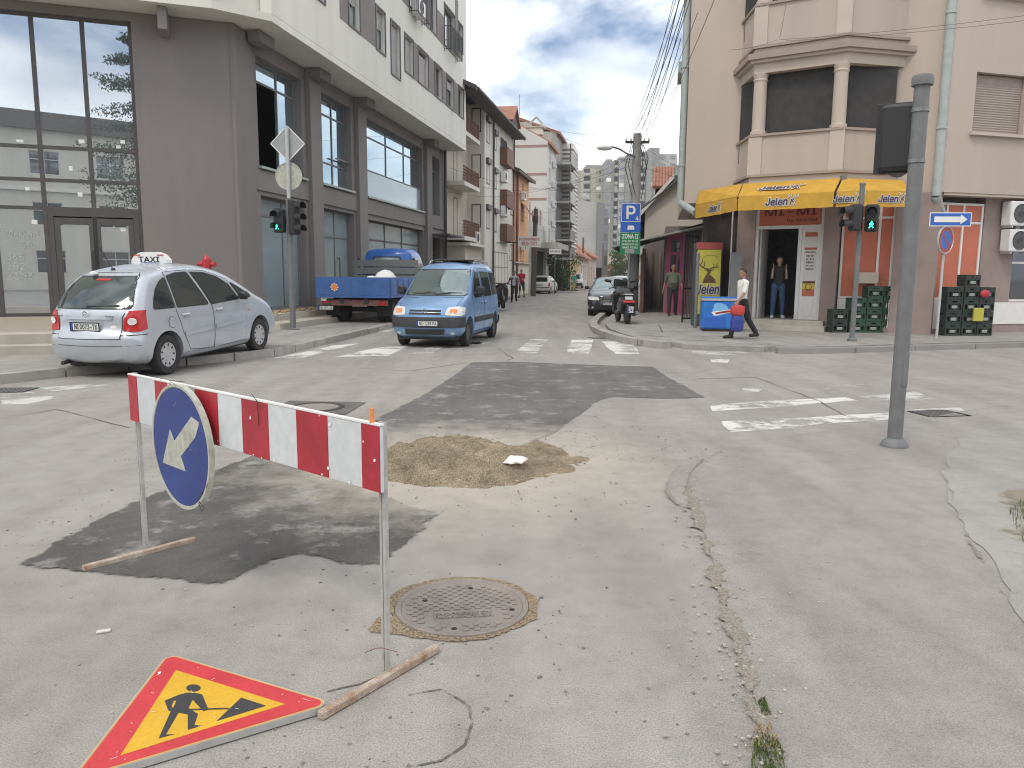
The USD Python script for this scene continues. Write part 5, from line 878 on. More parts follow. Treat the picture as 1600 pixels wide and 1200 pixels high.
        if o.any():
            ds = np.linspace(0, 1.2, 80); best = np.full(o.sum(), 1.2); yo, zo, xo = np.abs(y[o]), z[o], xe[o]; done = np.zeros(len(yo), bool)
            for d in ds: Yd = s.Y(xo-sg*d, zo); hit = (~done) & (Yd >= yo-1e-6); best[hit] = d; done |= hit
            best = np.minimum(best, wrap); X[o] = xo-sg*best; y[o] = np.sign(y[o])*np.minimum(yo, s.Y(X[o], zo))
        # push out along the local normal so that wrapped parts stand proud
        yn = y; m = TM(np.column_stack([X+sg*off, yn+np.sign(y)*np.where(o, off, 0), z]), F)
        if m.face_normals[:,0].sum()*sg < 0: m.invert()
        return m
def wheel(th, x, y, r, w, hub='hubcap', holes_=9, spin=0.0, parent=None):
    sg = 1 if y > 0 else -1; ty = lathe([(r*.60,-w*.42),(r*.72,-w/2),(r*.92,-w/2),(r*.985,-w*.40),(r,-w*.2),(r,w*.2),(r*.985,w*.40),(r*.92,w/2),(r*.72,w/2),(r*.60,w*.42)], 32)
    def pl(m): return fixn(xf(m, lambda v: np.column_stack([v[:,0]*math.cos(spin)-v[:,1]*math.sin(spin)+x, v[:,2]*sg+y, v[:,0]*math.sin(spin)+v[:,1]*math.cos(spin)+r])))
    t = part(th, 'wheel', pl(ty), 'rubber', 40, True); part(t, 'rim', pl(lathe([(.001,w*.30),(r*.16,w*.34),(r*.20,w*.31),(r*.40,w*.36),(r*.58,w*.38),(r*.63,w*.44),(r*.655,w*.42),(r*.655,-w*.3),(.001,-w*.3)], 32)), hub, 40, True)
    if holes_:
        hs = []
        for i in range(holes_):
            a = 2*math.pi*i/holes_; e = aff.rotate(aff.scale(Point(0,0).buffer(1, 6), r*.085, r*.045), math.degrees(a)); m = ext(aff.translate(e, r*.47*math.cos(a), r*.47*math.sin(a)), .004); m.apply_translation((0,0,w*.372)); hs.append(m)
        part(t, 'rim_slots', pl(cat(hs)), 'seam', False, True, kind='stuff')
    return t
def plate(th, p0, yaw, s, w=.50, h=.11, tilt=0.0):
    """registration plate centred at p0 facing local direction yaw"""
    def pl(m): return xf(m, lambda v: np.column_stack([p0[0]+v[:,2]*math.cos(yaw)-v[:,0]*math.sin(yaw)*1.0, p0[1]+v[:,2]*math.sin(yaw)+v[:,0]*math.cos(yaw), p0[2]+v[:,1]]))
    b = part(th, 'number_plate', fixn(pl(rbx(-w/2,w/2,-h/2,h/2,-.01,.004,.003))), 'plate_white', False, True); part(b, 'plate_rim', fixn(pl(ext(sbox(-w/2-.008,-h/2-.008,w/2+.008,h/2+.008).difference(sbox(-w/2+.006,-h/2+.006,w/2-.006,h/2-.006)), .008))), 'seam', False, True)
    part(b, 'country_band', fixn(pl(bx(-w/2+.007,-w/2+.045,-h/2+.007,h/2-.007,.0,.0055))), 'plate_blue', False, True); t = text_c(s, h*.62, .002, True, w*.80); t.apply_translation((.022,0,.0045)); part(b, 'lettering', fixn(pl(t)), 'ink', False, True)
def put(th): return th
def car(name, label, C, center, heading, paint, group=None, **k):
    """C: Car; center: ground point under the middle of the wheelbase; heading: azimuth from +y"""
    a = ang_of(heading); mid = (C.ax[0]+C.ax[1])/2; loc = np.array(center, float); o = loc-np.array([math.cos(a)*mid, math.sin(a)*mid, 0]); th = thing(name, label, 'car', o, a, group); part(th, 'body', C.body(), paint, 32, True); return th
def sym(C, th, name, pts, mt, off=.004, rnd=0.0, par=None, sides=(1,-1), cell=.06, smooth=40): return [part(par or th, name, C.side(pts, off, s, cell, rnd), mt, smooth, True) for s in sides]
def door(C, th, pts, paint, sides=(1,-1), hx=None, hz=.86):
    for s in sides:
        p = poly(pts).buffer(-.03).buffer(.03); part(th, 'door_gap', C.side(p.buffer(.009), .0015, s, .08), 'seam', 40, True); d = part(th, 'door', C.side(p, .0045, s, .08), paint, 40, True)
        if hx: y = float(C.Y(np.array([hx+.1]), np.array([hz]))[0])*s; part(d, 'handle', rbx(hx,hx+.19,y-.006*s if s > 0 else y-.035,y+.035 if s > 0 else y+.006,hz-.022,hz+.022,.014), paint, 40, True)
def mirror_(C, th, x, z, mt, w=.10, h=.15):
    for s in (1,-1): y = float(C.Y(np.array([x]), np.array([z]))[0]); m = rbx(x-.06,x+.07,(y+.05)*s,(y+.05+w*2)*s,z,z+h,.035); part(th, 'wing_mirror', cat(m, rbx(x-.02,x+.04,(y-.05)*s,(y+.07)*s,z+.01,z+.06,.015)), mt, 40, True)
def chevrons(par, x, y, z, w, sg, mt='chrome'):
    for k in (0,1): pg = poly([(-w/2,0),(0,w*.34),(w/2,0),(w/2,w*.16),(0,w*.52),(-w/2,w*.16)]); m = ext(pg, .012); part(par, 'chevron', fixn(xf(m, lambda v: np.column_stack([x+sg*v[:,2], y+v[:,0], z+v[:,1]-k*w*.42]))), mt, False, True)
# ---- taxi
TX = Car([(.12,.25),(.03,.36),(0,.54),(.01,.66),(.09,.74),(.10,.98),(.20,1.14),(.40,1.37),(.62,1.53),(1.0,1.615),(1.6,1.645),(2.2,1.615),(2.7,1.49),(3.15,1.27),(3.5,1.07),(3.85,.95),(4.12,.79),(4.25,.60),(4.28,.42),(4.22,.24),(3.9,.19),(.5,.19)],
    [(.1,.78),(.2,.81),(.35,.855),(.52,.874),(.75,.876),(.95,.852),(1.03,.835),(1.25,.765),(1.5,.665),(1.65,.60),(2.4,.5)], 4.28, (.74,3.50), .312, .11, .26, .05, .045, .10)
wr_, wf = G(262,586,0), G(407,548,.115); hd = math.degrees(math.atan2(*(wf-wr_)[:2])); d2 = (wf-wr_)[:2]/np.linalg.norm((wf-wr_)[:2]); lf_ = np.array([-d2[1], d2[0]])
cen = np.array([*((wr_+wf)[:2]/2+lf_*.76), .06])
taxi = car('taxi', 'silver grey estate taxi with a white roof sign parked half on the left pavement', TX, cen, hd, 'paint_silver')
pf = 'paint_silver'
q_ = [(.50,1.03),(.56,1.16),(.68,1.31),(.84,1.42),(.98,1.475),(.98,1.02)]; rd_ = [(1.05,1.015),(1.05,1.49),(1.3,1.53),(1.60,1.535),(1.90,1.005)]; fd_ = [(1.70,1.53),(2.05,1.51),(2.40,1.425),(2.66,1.29),(2.84,1.03),(1.99,1.0)]; tr_ = [(2.56,1.40),(2.9,1.245),(3.30,1.045),(2.92,1.03),(2.74,1.28)]
door(TX, taxi, [(1.01,1.55),(1.015,.95),(1.12,.62),(1.30,.33),(1.96,.27),(1.98,.95),(1.66,1.565)], pf, hx=1.13, hz=.885); door(TX, taxi, [(2.0,.95),(1.99,.27),(2.95,.30),(3.02,.60),(3.0,1.02),(2.62,1.39),(2.1,1.535),(1.68,1.565)], pf, hx=2.08, hz=.895)
for n_, p_ in (('quarter_window',q_),('side_window',rd_),('side_window',fd_),('front_quarter_window',tr_)): sym(TX, taxi, n_, poly(p_).buffer(.012), 'black_plastic', .006, .03); sym(TX, taxi, n_+'_glass' if False else n_, p_, 'glass_car', .009, .03)
sym(TX, taxi, 'rub_strip', [(1.14,.56),(1.16,.63),(1.95,.66),(1.95,.58)], pf, .022, .02); sym(TX, taxi, 'rub_strip', [(2.02,.585),(2.02,.665),(2.88,.69),(2.9,.63)], pf, .022, .02)
sym(TX, taxi, 'fuel_flap_gap', Point(.86,.80).buffer(.09), 'seam', .003, sides=(-1,)); sym(TX, taxi, 'fuel_flap', Point(.86,.80).buffer(.082), pf, .006, sides=(-1,)); sym(TX, taxi, 'side_repeater', sbox(3.1,.79,3.16,.83), 'lamp_orange', .01)
sym(TX, taxi, 'sill', [(1.15,.24),(1.15,.28),(3.1,.27),(3.1,.22)], pf, .02)
rw = poly([(-.64,1.06),(.64,1.06),(.675,1.10),(.57,1.40),(.51,1.50),(-.51,1.50),(-.57,1.40),(-.675,1.10)])
tg = poly([(-.56,.63),(.56,.63),(.565,.93),(.62,1.04),(.66,1.06),(.54,1.5),(.46,1.55),(-.46,1.55),(-.54,1.5),(-.66,1.06),(-.62,1.04),(-.565,.93)]); part(taxi, 'tailgate_gap', TX.endp(tg.buffer(.010), False, .004, .035), 'seam', 40, True); tgp = part(taxi, 'tailgate', TX.endp(tg, False, .0085, .035), pf, 40, True)
part(tgp, 'window_seal', TX.endp(rw.buffer(.014), False, .012, .035, rnd=.04), 'black_plastic', 40, True); rwp = part(tgp, 'rear_window', TX.endp(rw, False, .016, .035, rnd=.04), 'glass_car', 40, True)
part(rwp, 'brake_light', TX.endp(sbox(-.13,1.45,.13,1.475), False, .022), 'lamp_red', False, True)
xw = float(TX.xe(np.array([1.10]), False)[0]); part(rwp, 'wiper', cat(tube([(xw-.12,.02,1.09),(xw-.10,-.2,1.10),(xw-.06,-.52,1.105)], [.022,.014,.008], 6), ico((xw-.10,.03,1.085), .03, 1)), 'black_plastic', 40, True)
for s in (1,-1):
    lp = poly([(.585*s,.735),(.80*s,.725),(.87*s,.76),(.87*s,.96),(.82*s,1.03),(.66*s,1.03),(.60*s,.93)]); l = part(taxi, 'tail_lamp', TX.endp(lp, False, .016, .03, .03, .20), 'lamp_red', 40, True); part(l, 'reversing_lens', TX.endp(aff.scale(Point(.70*s,.875).buffer(.06), 1.1, .85), False, .026), 'lamp_clear', 40, True)
    part(taxi, 'bumper_reflector', TX.endp(sbox(min(.55*s,.87*s),.672,max(.55*s,.87*s),.684), False, .006), 'seam', False, True)
part(tgp, 'grab_rail', TX.endp(poly([(-.42,.905),(.42,.905),(.44,.93),(.42,.955),(-.42,.955),(-.44,.93)]), False, .028), pf, 40, True); part(tgp, 'crease', TX.endp(sbox(-.6,1.005,.6,1.012), False, .0065), 'seam', 40, True)
part(taxi, 'bumper_line', TX.endp(sbox(-.84,.52,.84,.527), False, .004), 'seam', 40, True)
xp = float(TX.xe(np.array([.80]), False)[0]); plate(taxi, (xp-.125,.02,.80), math.pi, 'NI 0073-TX', .52, .115); chevrons(tgp, xp-.118, 0, .985, .085, -1, 'chrome')
for s_, y_, w_ in (('PICASSO',.50,.17),('Xsara',-.43,.16)): t = text_c(s_, .022, .003, True, w_); part(tgp, 'badge', fixn(xf(t, lambda v: np.column_stack([xp-.108-v[:,2]+.0, y_-v[:,0], .955+v[:,1]]))), 'seam', False, True)
part(tgp, 'sticker', TX.endp(aff.scale(Point(-.44,.79).buffer(.05), 1, .6), False, .012), 'white_paint', 40, True)
part(taxi, 'exhaust', cyl((-.02,.52,.25),(.35,.52,.27),.032,12), 'iron_dark', 40, True); part(taxi, 'underbody', bx(.3,3.95,-.68,.68,.17,.28), 'black_plastic', False, True)
part(taxi, 'aerial', cat(cyl((.72,.05,1.60),(.47,.05,1.93),.006,6), lathe([(.001,0),(.04,0),(.03,.025),(.001,.03)], 10).apply_translation((.72,.05,1.595))), 'black_plastic', False, True); part(taxi, 'roof_puck', lathe([(.001,0),(.06,0),(.05,.03),(.001,.04)], 14).apply_translation((.52,.25,1.545)), 'white_plastic', 40, True)
tsn = ext(poly([(-.36,0),(.36,0),(.355,.06),(.28,.14),(.15,.185),(-.15,.185),(-.28,.14),(-.355,.06)]), .13); tsn = fixn(xf(tsn, lambda v: np.column_stack([1.55+v[:,2], v[:,0]+.02, 1.668+v[:,1]]))); ts = part(taxi, 'roof_sign', tsn, 'white_plastic', 20, True)
for xx, sg in ((1.548,-1),(1.682,1)):
    t = text_c('TAXI', .085, .003, True, .42); part(ts, 'lettering', fixn(xf(t, lambda v: np.column_stack([xx+sg*v[:,2], .02+sg*v[:,0], 1.735+v[:,1]]))), 'ink', False, True)
    for y0,y1,c_ in ((-.30,-.17,'lamp_red'),(.17,.30,'lamp_red')): part(ts, 'red_mark', fixn(bx(xx-.001,xx+.002*sg,y0+.02,y1+.02,1.795,1.812)), c_, False, True)
    part(ts, 'blue_mark', fixn(bx(xx-.001,xx+.002*sg,-.12,.16,1.672,1.695)), 'paint_blue_pale', False, True)
part(ts, 'sign_base', rbx(1.50,1.73,-.34,.38,1.645,1.667,.01), 'black_plastic', False, True)
for sp, pt in (('front_windscreen', poly([(-.70,1.08),(.70,1.08),(.60,1.50),(-.60,1.50)])),): part(taxi, sp, TX.endp(pt, True, .008, rnd=.05), 'glass_screen', 40, True)
for s in (1,-1): part(taxi, 'headlamp', TX.endp(poly([(.45*s,.66),(.80*s,.64),(.83*s,.80),(.6*s,.82)]), True, .01, rnd=.03), 'lamp_clear', 40, True)
mirror_(TX, taxi, 2.80, 1.02, 'black_plastic', .09, .14)
for x in TX.ax:
    for s in (1,-1): wheel(taxi, x, .755*s, .312, .195)
# pitch the taxi so that its front wheels stand on the kerb
tp = stage.GetPrimAtPath(taxi); UsdGeom.Xformable(tp).AddRotateYOp().Set(-math.degrees(math.atan2(.115, 2.76))); tr0 = tp.GetAttribute('xformOp:translate').Get(); tp.GetAttribute('xformOp:translate').Set(Gf.Vec3d(tr0[0], tr0[1], -.03)); tp.GetAttribute('xformOp:translate').Set(Gf.Vec3d(tr0[0]+d2[0]*.22, tr0[1]+d2[1]*.22, -.03)); UsdGeom.Xformable(tp).AddScaleOp().Set(Gf.Vec3f(.925,.885,.96))
# ---- blue leisure van
VN = Car([(.05,.30),(0,.55),(.02,1.0),(.07,1.45),(.17,1.72),(.42,1.80),(1.0,1.82),(1.7,1.81),(2.2,1.765),(2.52,1.66),(2.95,1.30),(3.20,1.10),(3.58,1.01),(3.90,.88),(4.02,.76),(4.07,.62),(4.10,.45),(4.06,.26),(3.8,.2),(.3,.22)],
    [(.1,.79),(.2,.80),(.42,.855),(.8,.862),(1.0,.842),(1.1,.825),(1.6,.715),(1.8,.64),(2.4,.5)], 4.10, (.66,3.35), .30, .12, .28, .055, .05, .10)
vf, vr = G(735,541,0), G(770,523.5,0); hv = 184.0+7.5; a_ = math.radians(hv); fd2 = np.array([math.sin(a_), math.cos(a_)]); lft = np.array([-fd2[1], fd2[0]])
cv = vf[:2]-fd2*1.345-lft*.74
van = car('van', 'pale blue leisure van with roof bars driving toward the viewer', VN, (*cv, 0), hv, 'paint_blue_pale'); pv = 'paint_blue_pale'
door(VN, van, [(2.02,1.70),(1.98,.95),(2.02,.32),(2.95,.30),(3.0,.75),(3.06,1.08),(2.5,1.58),(2.25,1.70)], pv, hx=2.1, hz=.93); door(VN, van, [(1.0,1.70),(.98,.95),(1.05,.60),(1.15,.32),(1.97,.31),(1.95,.95),(1.98,1.70)], pv, hx=1.75, hz=.93)
for p_ in ([(2.10,1.06),(2.12,1.60),(2.36,1.60),(2.60,1.46),(2.92,1.12),(2.80,1.05)], [(1.08,1.06),(1.08,1.60),(1.92,1.62),(1.92,1.06)], [(.28,1.10),(.34,1.58),(.96,1.60),(.96,1.07)]): sym(VN, van, 'side_window', poly(p_).buffer(.012), 'black_plastic', .006, .03); sym(VN, van, 'side_window', p_, 'glass_car', .009, .03)
sym(VN, van, 'rub_strip', [(1.0,.50),(1.0,.62),(2.92,.62),(2.94,.50)], 'bumper_black', .016, .02); sym(VN, van, 'sill', [(1.05,.23),(1.05,.30),(2.95,.29),(2.95,.22)], pv, .012)
ws_ = poly([(-.735,1.105),(.735,1.105),(.63,1.655),(-.63,1.655)]); part(van, 'screen_seal', VN.endp(ws_.buffer(.018), True, .006, rnd=.05), 'black_plastic', 40, True); wsp = part(van, 'windscreen', VN.endp(ws_, True, .011, rnd=.05), 'glass_screen', 40, True)
for y0, y1 in ((.05,.62),(-.55,.02)): 
    def wp_(y, z): m = VN.endp(sbox(y-.02,z-.02,y+.02,z+.02), True, .02); return m.vertices.mean(0)
    part(wsp, 'wiper', tube([wp_(y0,1.12), wp_((y0+y1)/2,1.16), wp_(y1,1.15)], [.014,.012,.008], 6), 'black_plastic', 40, True)
part(van, 'bonnet_gap', VN.endp(poly([(-.66,.86),(-.70,.98),(-.72,1.06),(.72,1.06),(.70,.98),(.66,.86),(.65,.86),(.69,.98),(.705,1.05),(-.705,1.05),(-.69,.98),(-.65,.86)]), True, .004, .03), 'seam', 40, True)
part(van, 'front_bumper', VN.endp(poly([(-.855,.44),(.855,.44),(.86,.66),(-.86,.66)]), True, .02, .05), 'bumper_black', 40, True); sym(VN, van, 'bumper_side', [(3.66,.44),(3.72,.66),(3.90,.66),(3.90,.44)], 'bumper_black', .012)
part(van, 'lower_intake', VN.endp(poly([(-.45,.29),(.45,.29),(.47,.41),(-.47,.41)]), True, .012), 'seam', 40, True); part(van, 'intake_bar', VN.endp(sbox(-.45,.345,.45,.36), True, .018), 'bumper_black', 40, True)
gr_ = part(van, 'grille', VN.endp(poly([(-.41,.695),(.41,.695),(.43,.84),(-.43,.84)]), True, .008), pv, 40, True)
for z in (.712,.772): part(gr_, 'grille_slot', VN.endp(sbox(-.375,z,.375,z+.04), True, .014, rnd=.012), 'seam', 40, True)
xg = float(VN.xe(np.array([.77]), True)[0]); chevrons(gr_, xg+.112, 0, .79, .10, 1); xp = float(VN.xe(np.array([.53]), True)[0]); plate(van, (xp+.145,.09,.53), 0.0, 'NI-138 FA', .50, .11)
for s in (1,-1):
    h_ = part(van, 'headlamp', VN.endp(poly([(.455*s,.70),(.80*s,.685),(.845*s,.72),(.835*s,.86),(.70*s,.885),(.50*s,.86)]), True, .012, .035, .03), 'lamp_clear', 40, True); part(h_, 'indicator', VN.endp(poly([(.56*s,.745),(.70*s,.74),(.70*s,.83),(.57*s,.83)]), True, .018, .03, .02), 'lamp_orange', 40, True)
    part(van, 'fog_lamp', VN.endp(aff.scale(Point(.62*s,.32).buffer(.035), 1.4, .8), True, .01), 'lamp_clear', 40, True)
    rl = tube([(.55,.60*s,1.80),(.66,.60*s,1.87),(1.75,.57*s,1.88),(1.9,.57*s,1.80)], .012, 8); part(van, 'roof_rail', rl, 'chrome', 40, True)
rp = part(van, 'roof_panel', bx(.55,2.05,-.50,.50,1.868,1.874), 'black_plastic', False, True)
for x0,x1 in ((.62,.95),(1.02,1.38),(1.45,1.95)):
    for y0,y1 in ((-.46,-.03),(.03,.46)): part(rp, 'roof_glass', bx(x0,x1,y0,y1,1.8745,1.879), 'glass_car', False, True)
for x in (1.0,1.42): part(van, 'cross_bar', tube([(x,-.58,1.90),(x,.58,1.90)], .010, 6), 'black_plastic', 40, True)
part(van, 'aerial', cyl((2.16,0,1.80),(1.95,0,2.10),.006,6), 'black_plastic', False, True); mirror_(VN, van, 2.82, 1.10, 'black_plastic', .10, .20)
part(van, 'rear_bumper', VN.endp(sbox(-.83,.30,.83,.55), False, .03), 'bumper_black', 40, True); part(van, 'rear_window', VN.endp(poly([(-.6,1.1),(.6,1.1),(.55,1.62),(-.55,1.62)]), False, .01), 'glass_car', 40, True); part(van, 'underbody', bx(.3,3.9,-.7,.7,.17,.3), 'black_plastic', False, True)
for s in (1,-1): part(van, 'tail_lamp', VN.endp(sbox(min(.70*s,.83*s),.72,max(.70*s,.83*s),1.05), False, .01), 'lamp_red', 40, True)
for x in VN.ax:
    for s in (1,-1): wheel(van, x, .745*s, .30, .175, 'grey_plastic', 8)
vp_ = stage.GetPrimAtPath(van); t0 = vp_.GetAttribute('xformOp:translate').Get(); vp_.GetAttribute('xformOp:translate').Set(Gf.Vec3d(t0[0]+fd2[0]*.34-lft[0]*.04, t0[1]+fd2[1]*.34-lft[1]*.04, 0)); UsdGeom.Xformable(vp_).AddScaleOp().Set(Gf.Vec3f(.90,.905,.965))
# ---- black saloon at the right kerb
SD = Car([(.08,.28),(0,.48),(.02,.70),(.06,.92),(.55,.98),(.85,1.08),(1.25,1.36),(1.7,1.42),(2.2,1.41),(2.65,1.27),(3.15,.98),(3.8,.87),(4.25,.72),(4.38,.55),(4.40,.35),(4.30,.22),(3.9,.18),(.5,.18)],
    [(.1,.76),(.2,.79),(.4,.84),(.7,.85),(.9,.83),(.98,.80),(1.4,.60),(2.4,.5)], 4.40, (.92,3.55), .30, .09, .30, .06, .045, .13)
def simple_car(name, label, C, pos, heading, paint, pl=None, group=None, face='front', dlo=None, tailz=None, mir=True, hubs='hubcap'):
    t = car(name, label, C, pos, heading, paint, group)
    for p_ in dlo: sym(C, t, 'side_window', p_, 'glass_car', .008, .03)
    return t
saloon = simple_car('saloon_car', 'black saloon parked facing the viewer at the right kerb behind the scooter', SD, G(952,494)*[1,1,0]+np.array([.28,1.75,0]), 189, 'paint_black', dlo=([(1.12,1.0),(1.40,1.30),(1.98,1.34),(1.98,.98)], [(2.04,.98),(2.04,1.34),(2.3,1.31),(2.82,1.02)]))
door(SD, saloon, [(1.12,.97),(1.3,.3),(1.99,.26),(2.0,.97)], 'paint_black', hx=1.2, hz=.84); door(SD, saloon, [(2.02,.97),(2.02,.26),(3.0,.28),(3.05,.6),(2.9,.97)], 'paint_black', hx=2.1, hz=.84)
part(saloon, 'windscreen', SD.endp(poly([(-.70,1.0),(.70,1.0),(.54,1.37),(-.54,1.37)]), True, .01, rnd=.05), 'glass_screen', 40, True)
for s in (1,-1): part(saloon, 'headlamp', SD.endp(poly([(.36*s,.60),(.74*s,.60),(.80*s,.68),(.77*s,.73),(.42*s,.72)]), True, .012, .035, .02), 'lamp_clear', 40, True); part(saloon, 'fog_lamp', SD.endp(Point(.60*s,.33).buffer(.04), True, .01), 'lamp_clear', 40, True); part(saloon, 'tail_lamp', SD.endp(sbox(min(.5*s,.8*s),.65,max(.5*s,.8*s),.82), False, .01), 'lamp_red', 40, True)
part(saloon, 'grille', SD.endp(poly([(-.27,.61),(.27,.61),(.30,.72),(-.30,.72)]), True, .014), 'seam', 40, True); part(saloon, 'grille_trim', SD.endp(poly([(-.33,.725),(.33,.725),(.33,.75),(-.33,.75)]), True, .02), 'chrome', 40, True); part(saloon, 'lower_intake', SD.endp(sbox(-.42,.26,.42,.36), True, .01), 'seam', 40, True)
plate(saloon, (float(SD.xe(np.array([.48]), True)[0])+.165,0,.48), 0.0, 'NI 037-VD', .50, .11); mirror_(SD, saloon, 2.85, .98, 'black_plastic', .08, .12); part(saloon, 'underbody', bx(.3,4.0,-.68,.68,.16,.28), 'black_plastic', False, True)
for x in SD.ax:
    for s in (1,-1): wheel(saloon, x, .73*s, .30, .18)
# ---- hatchbacks further up the street
HB = Car([(.06,.28),(0,.46),(.02,.66),(.10,.92),(.35,1.22),(.62,1.40),(1.1,1.47),(1.7,1.46),(2.1,1.38),(2.65,1.05),(3.3,.90),(3.65,.72),(3.78,.55),(3.80,.35),(3.72,.22),(3.4,.18),(.4,.18)],
    [(.1,.75),(.2,.77),(.4,.81),(.7,.82),(.9,.80),(1.0,.775),(1.4,.62),(2.4,.5)], 3.80, (.66,3.06), .28, .09, .24, .05, .045, .10)
def hatch(name, label, pos, heading, paint, pl, group=None):
    t = simple_car(name, label, HB, pos, heading, paint, dlo=([(.62,1.0),(.82,1.33),(1.22,1.38),(1.22,.98)], [(1.28,.98),(1.28,1.38),(1.75,1.38),(2.32,1.02)]), group=group)
    door(HB, t, [(1.24,.96),(1.22,.27),(2.4,.27),(2.45,.8),(2.3,.96)], paint, hx=1.32, hz=.84)
    part(t, 'rear_window', HB.endp(poly([(-.60,.97),(.60,.97),(.52,1.34),(-.52,1.34)]), False, .01, rnd=.05), 'glass_car', 40, True); part(t, 'windscreen', HB.endp(poly([(-.66,1.03),(.66,1.03),(.54,1.40),(-.54,1.40)]), True, .01, rnd=.05), 'glass_screen', 40, True)
    for s in (1,-1): part(t, 'tail_lamp', HB.endp(poly([(.66*s,.62),(.79*s,.62),(.79*s,.92),(.70*s,.92)]), False, .012, .04), 'lamp_red', 40, True); part(t, 'headlamp', HB.endp(poly([(.40*s,.62),(.74*s,.60),(.76*s,.76),(.50*s,.77)]), True, .012, .04, .02), 'lamp_clear', 40, True)
    part(t, 'rear_bumper_strip', HB.endp(sbox(-.78,.50,.78,.56), False, .02), 'bumper_black', 40, True); part(t, 'grille', HB.endp(sbox(-.35,.62,.35,.70), True, .012), 'seam', 40, True); mirror_(HB, t, 2.28, .98, 'black_plastic', .07, .12)
    plate(t, (float(HB.xe(np.array([.72]), False)[0])-.11,0,.72), math.pi, pl[0], .50, .11); plate(t, (float(HB.xe(np.array([.42]), True)[0])+.12,0,.42), 0.0, pl[1], .50, .11); part(t, 'underbody', bx(.25,3.5,-.62,.62,.16,.26), 'black_plastic', False, True)
    for x in HB.ax:
        for s in (1,-1): wheel(t, x, .70*s, .28, .17)
    return t
dS = np.array([math.sin(math.radians(AT)), math.cos(math.radians(AT)), 0])
wc_ = G(846,457)*[1,1,0]; wc_ *= .93
hatch('hatchback', 'white hatchback parked by the left kerb seen from behind', wc_+dS*1.7, 14, 'paint_white', ('NI 214-KS','NI 214-KS'))
bc_ = G(870,452)*[1,1,0]*.93; hatch('hatchback', 'dark blue hatchback parked facing the viewer beside the green bush', bc_+dS*2.0, 196, 'paint_navy', ('NI 081-PT','NI 081-PT'))
hatch('hatchback', 'grey hatchback far up the street beyond the white van', G(921,445)*[1,1,0]*.95, 190, 'paint_grey', ('NI 145-DM','NI 145-DM'))
hatch('hatchback', 'silver hatchback hidden partly behind the black saloon roof', G(962,462)*[1,1,0]+np.array([.3,0,0]), 189, 'paint_silver', ('NI 066-RA','NI 066-RA'))
wv_p = G(900,449)*[1,1,0]*.95; wv = car('van', 'white van coming down the far end of the street', VN, wv_p, 188, 'paint_white'); part(wv, 'windscreen', VN.endp(ws_, True, .011, rnd=.05), 'glass_screen', 40, True); part(wv, 'front_bumper', VN.endp(sbox(-.85,.30,.85,.62), True, .03), 'bumper_black', 40, True)
for s in (1,-1): part(wv, 'headlamp', VN.endp(poly([(.455*s,.70),(.80*s,.685),(.835*s,.86),(.50*s,.86)]), True, .012), 'lamp_clear', 40, True)
part(wv, 'grille', VN.endp(sbox(-.38,.70,.38,.82), True, .012), 'seam', 40, True)
for p_ in ([(2.10,1.06),(2.12,1.60),(2.36,1.60),(2.92,1.12)],): sym(VN, wv, 'side_window', p_, 'glass_car', .009, .03)
for x in VN.ax:
    for s in (1,-1): wheel(wv, x, .745*s, .30, .175, 'grey_plastic', 0)
# ---- blue flatbed truck seen from behind
zt0 = .115; tl, trr = G(492,463,1.02), G(611,464,1.02); YT = 21.6; tl, trr = at(490,460,YT), at(612,466,YT-.1); at_ = ang_of(8.5); tc = (tl+trr)/2; truck = thing('flatbed_truck', 'old blue flatbed truck with drop sides parked on the left pavement', 'truck', (tc[0], tc[1], zt0), at_)
zb0 = float(at(550,462,YT)[2])-zt0; zb1 = float(at(550,433,YT)[2])-zt0; BW, BL = 1.07, 3.0
part(truck, 'bed_floor', bx(.04,BL,-BW+.04,BW-.04,zb0+.02,zb0+.08), 'wood_brown', False, True)
tgm = [rbx(0,.035,-BW,BW,zb0-.06,zb1,.006)]; tgate = part(truck, 'tailboard', cat(tgm), 'truck_blue', False, True)
for y0,y1 in ((-BW+.05,-BW+.42),(-BW+.5,-.04),(.04,BW-.5),(BW-.42,BW-.05)): part(tgate, 'board_panel', rbx(-.012,-.001,y0,y1,zb0+.02,zb1-.05,.004), 'truck_blue', False, True)
for s in (1,-1):
    sb_ = part(truck, 'side_board', rbx(.037,BL,s*BW-.017,s*BW+.017,zb0-.06,zb1,.006), 'truck_blue', False, True)
    for k in range(5): x = .1+k*.58; part(sb_, 'board_panel', rbx(x,x+.5,*(sorted((s*(BW+.018),s*(BW+.028)))),zb0+.02,zb1-.05,.004), 'truck_blue', False, True)
for k in range(4): part(truck, 'headboard_plank', bx(BL+.02,BL+.06,-BW+.02,BW-.02,zb0+.12+k*.24,zb0+.33+k*.24), 'steel_grey', False, True)
for y in (-.9,.9): part(truck, 'headboard_post', bx(BL+.061,BL+.11,y-.04,y+.04,zb0,zb0+1.1), 'iron_dark', False, True)
em = part(tgate, 'round_emblem', fixn(xf(lathe([(.001,0),(.035,0),(.035,.004),(.05,.004),(.05,0),(.085,.0),(.085,.004),(.10,.004),(.10,0)], 20), lambda v: np.column_stack([-.013-v[:,2], v[:,0]+.52, v[:,1]+(zb0+zb1)/2-.02]))), 'lamp_orange', False, True)
for k in range(8): a = k*math.pi/4; part(em, 'emblem_tooth', bx(-.019,-.014,.52+.1*math.cos(a)-.015,.52+.1*math.cos(a)+.015,(zb0+zb1)/2-.02+.1*math.sin(a)-.015,(zb0+zb1)/2-.02+.1*math.sin(a)+.015), 'white_paint', False, True)
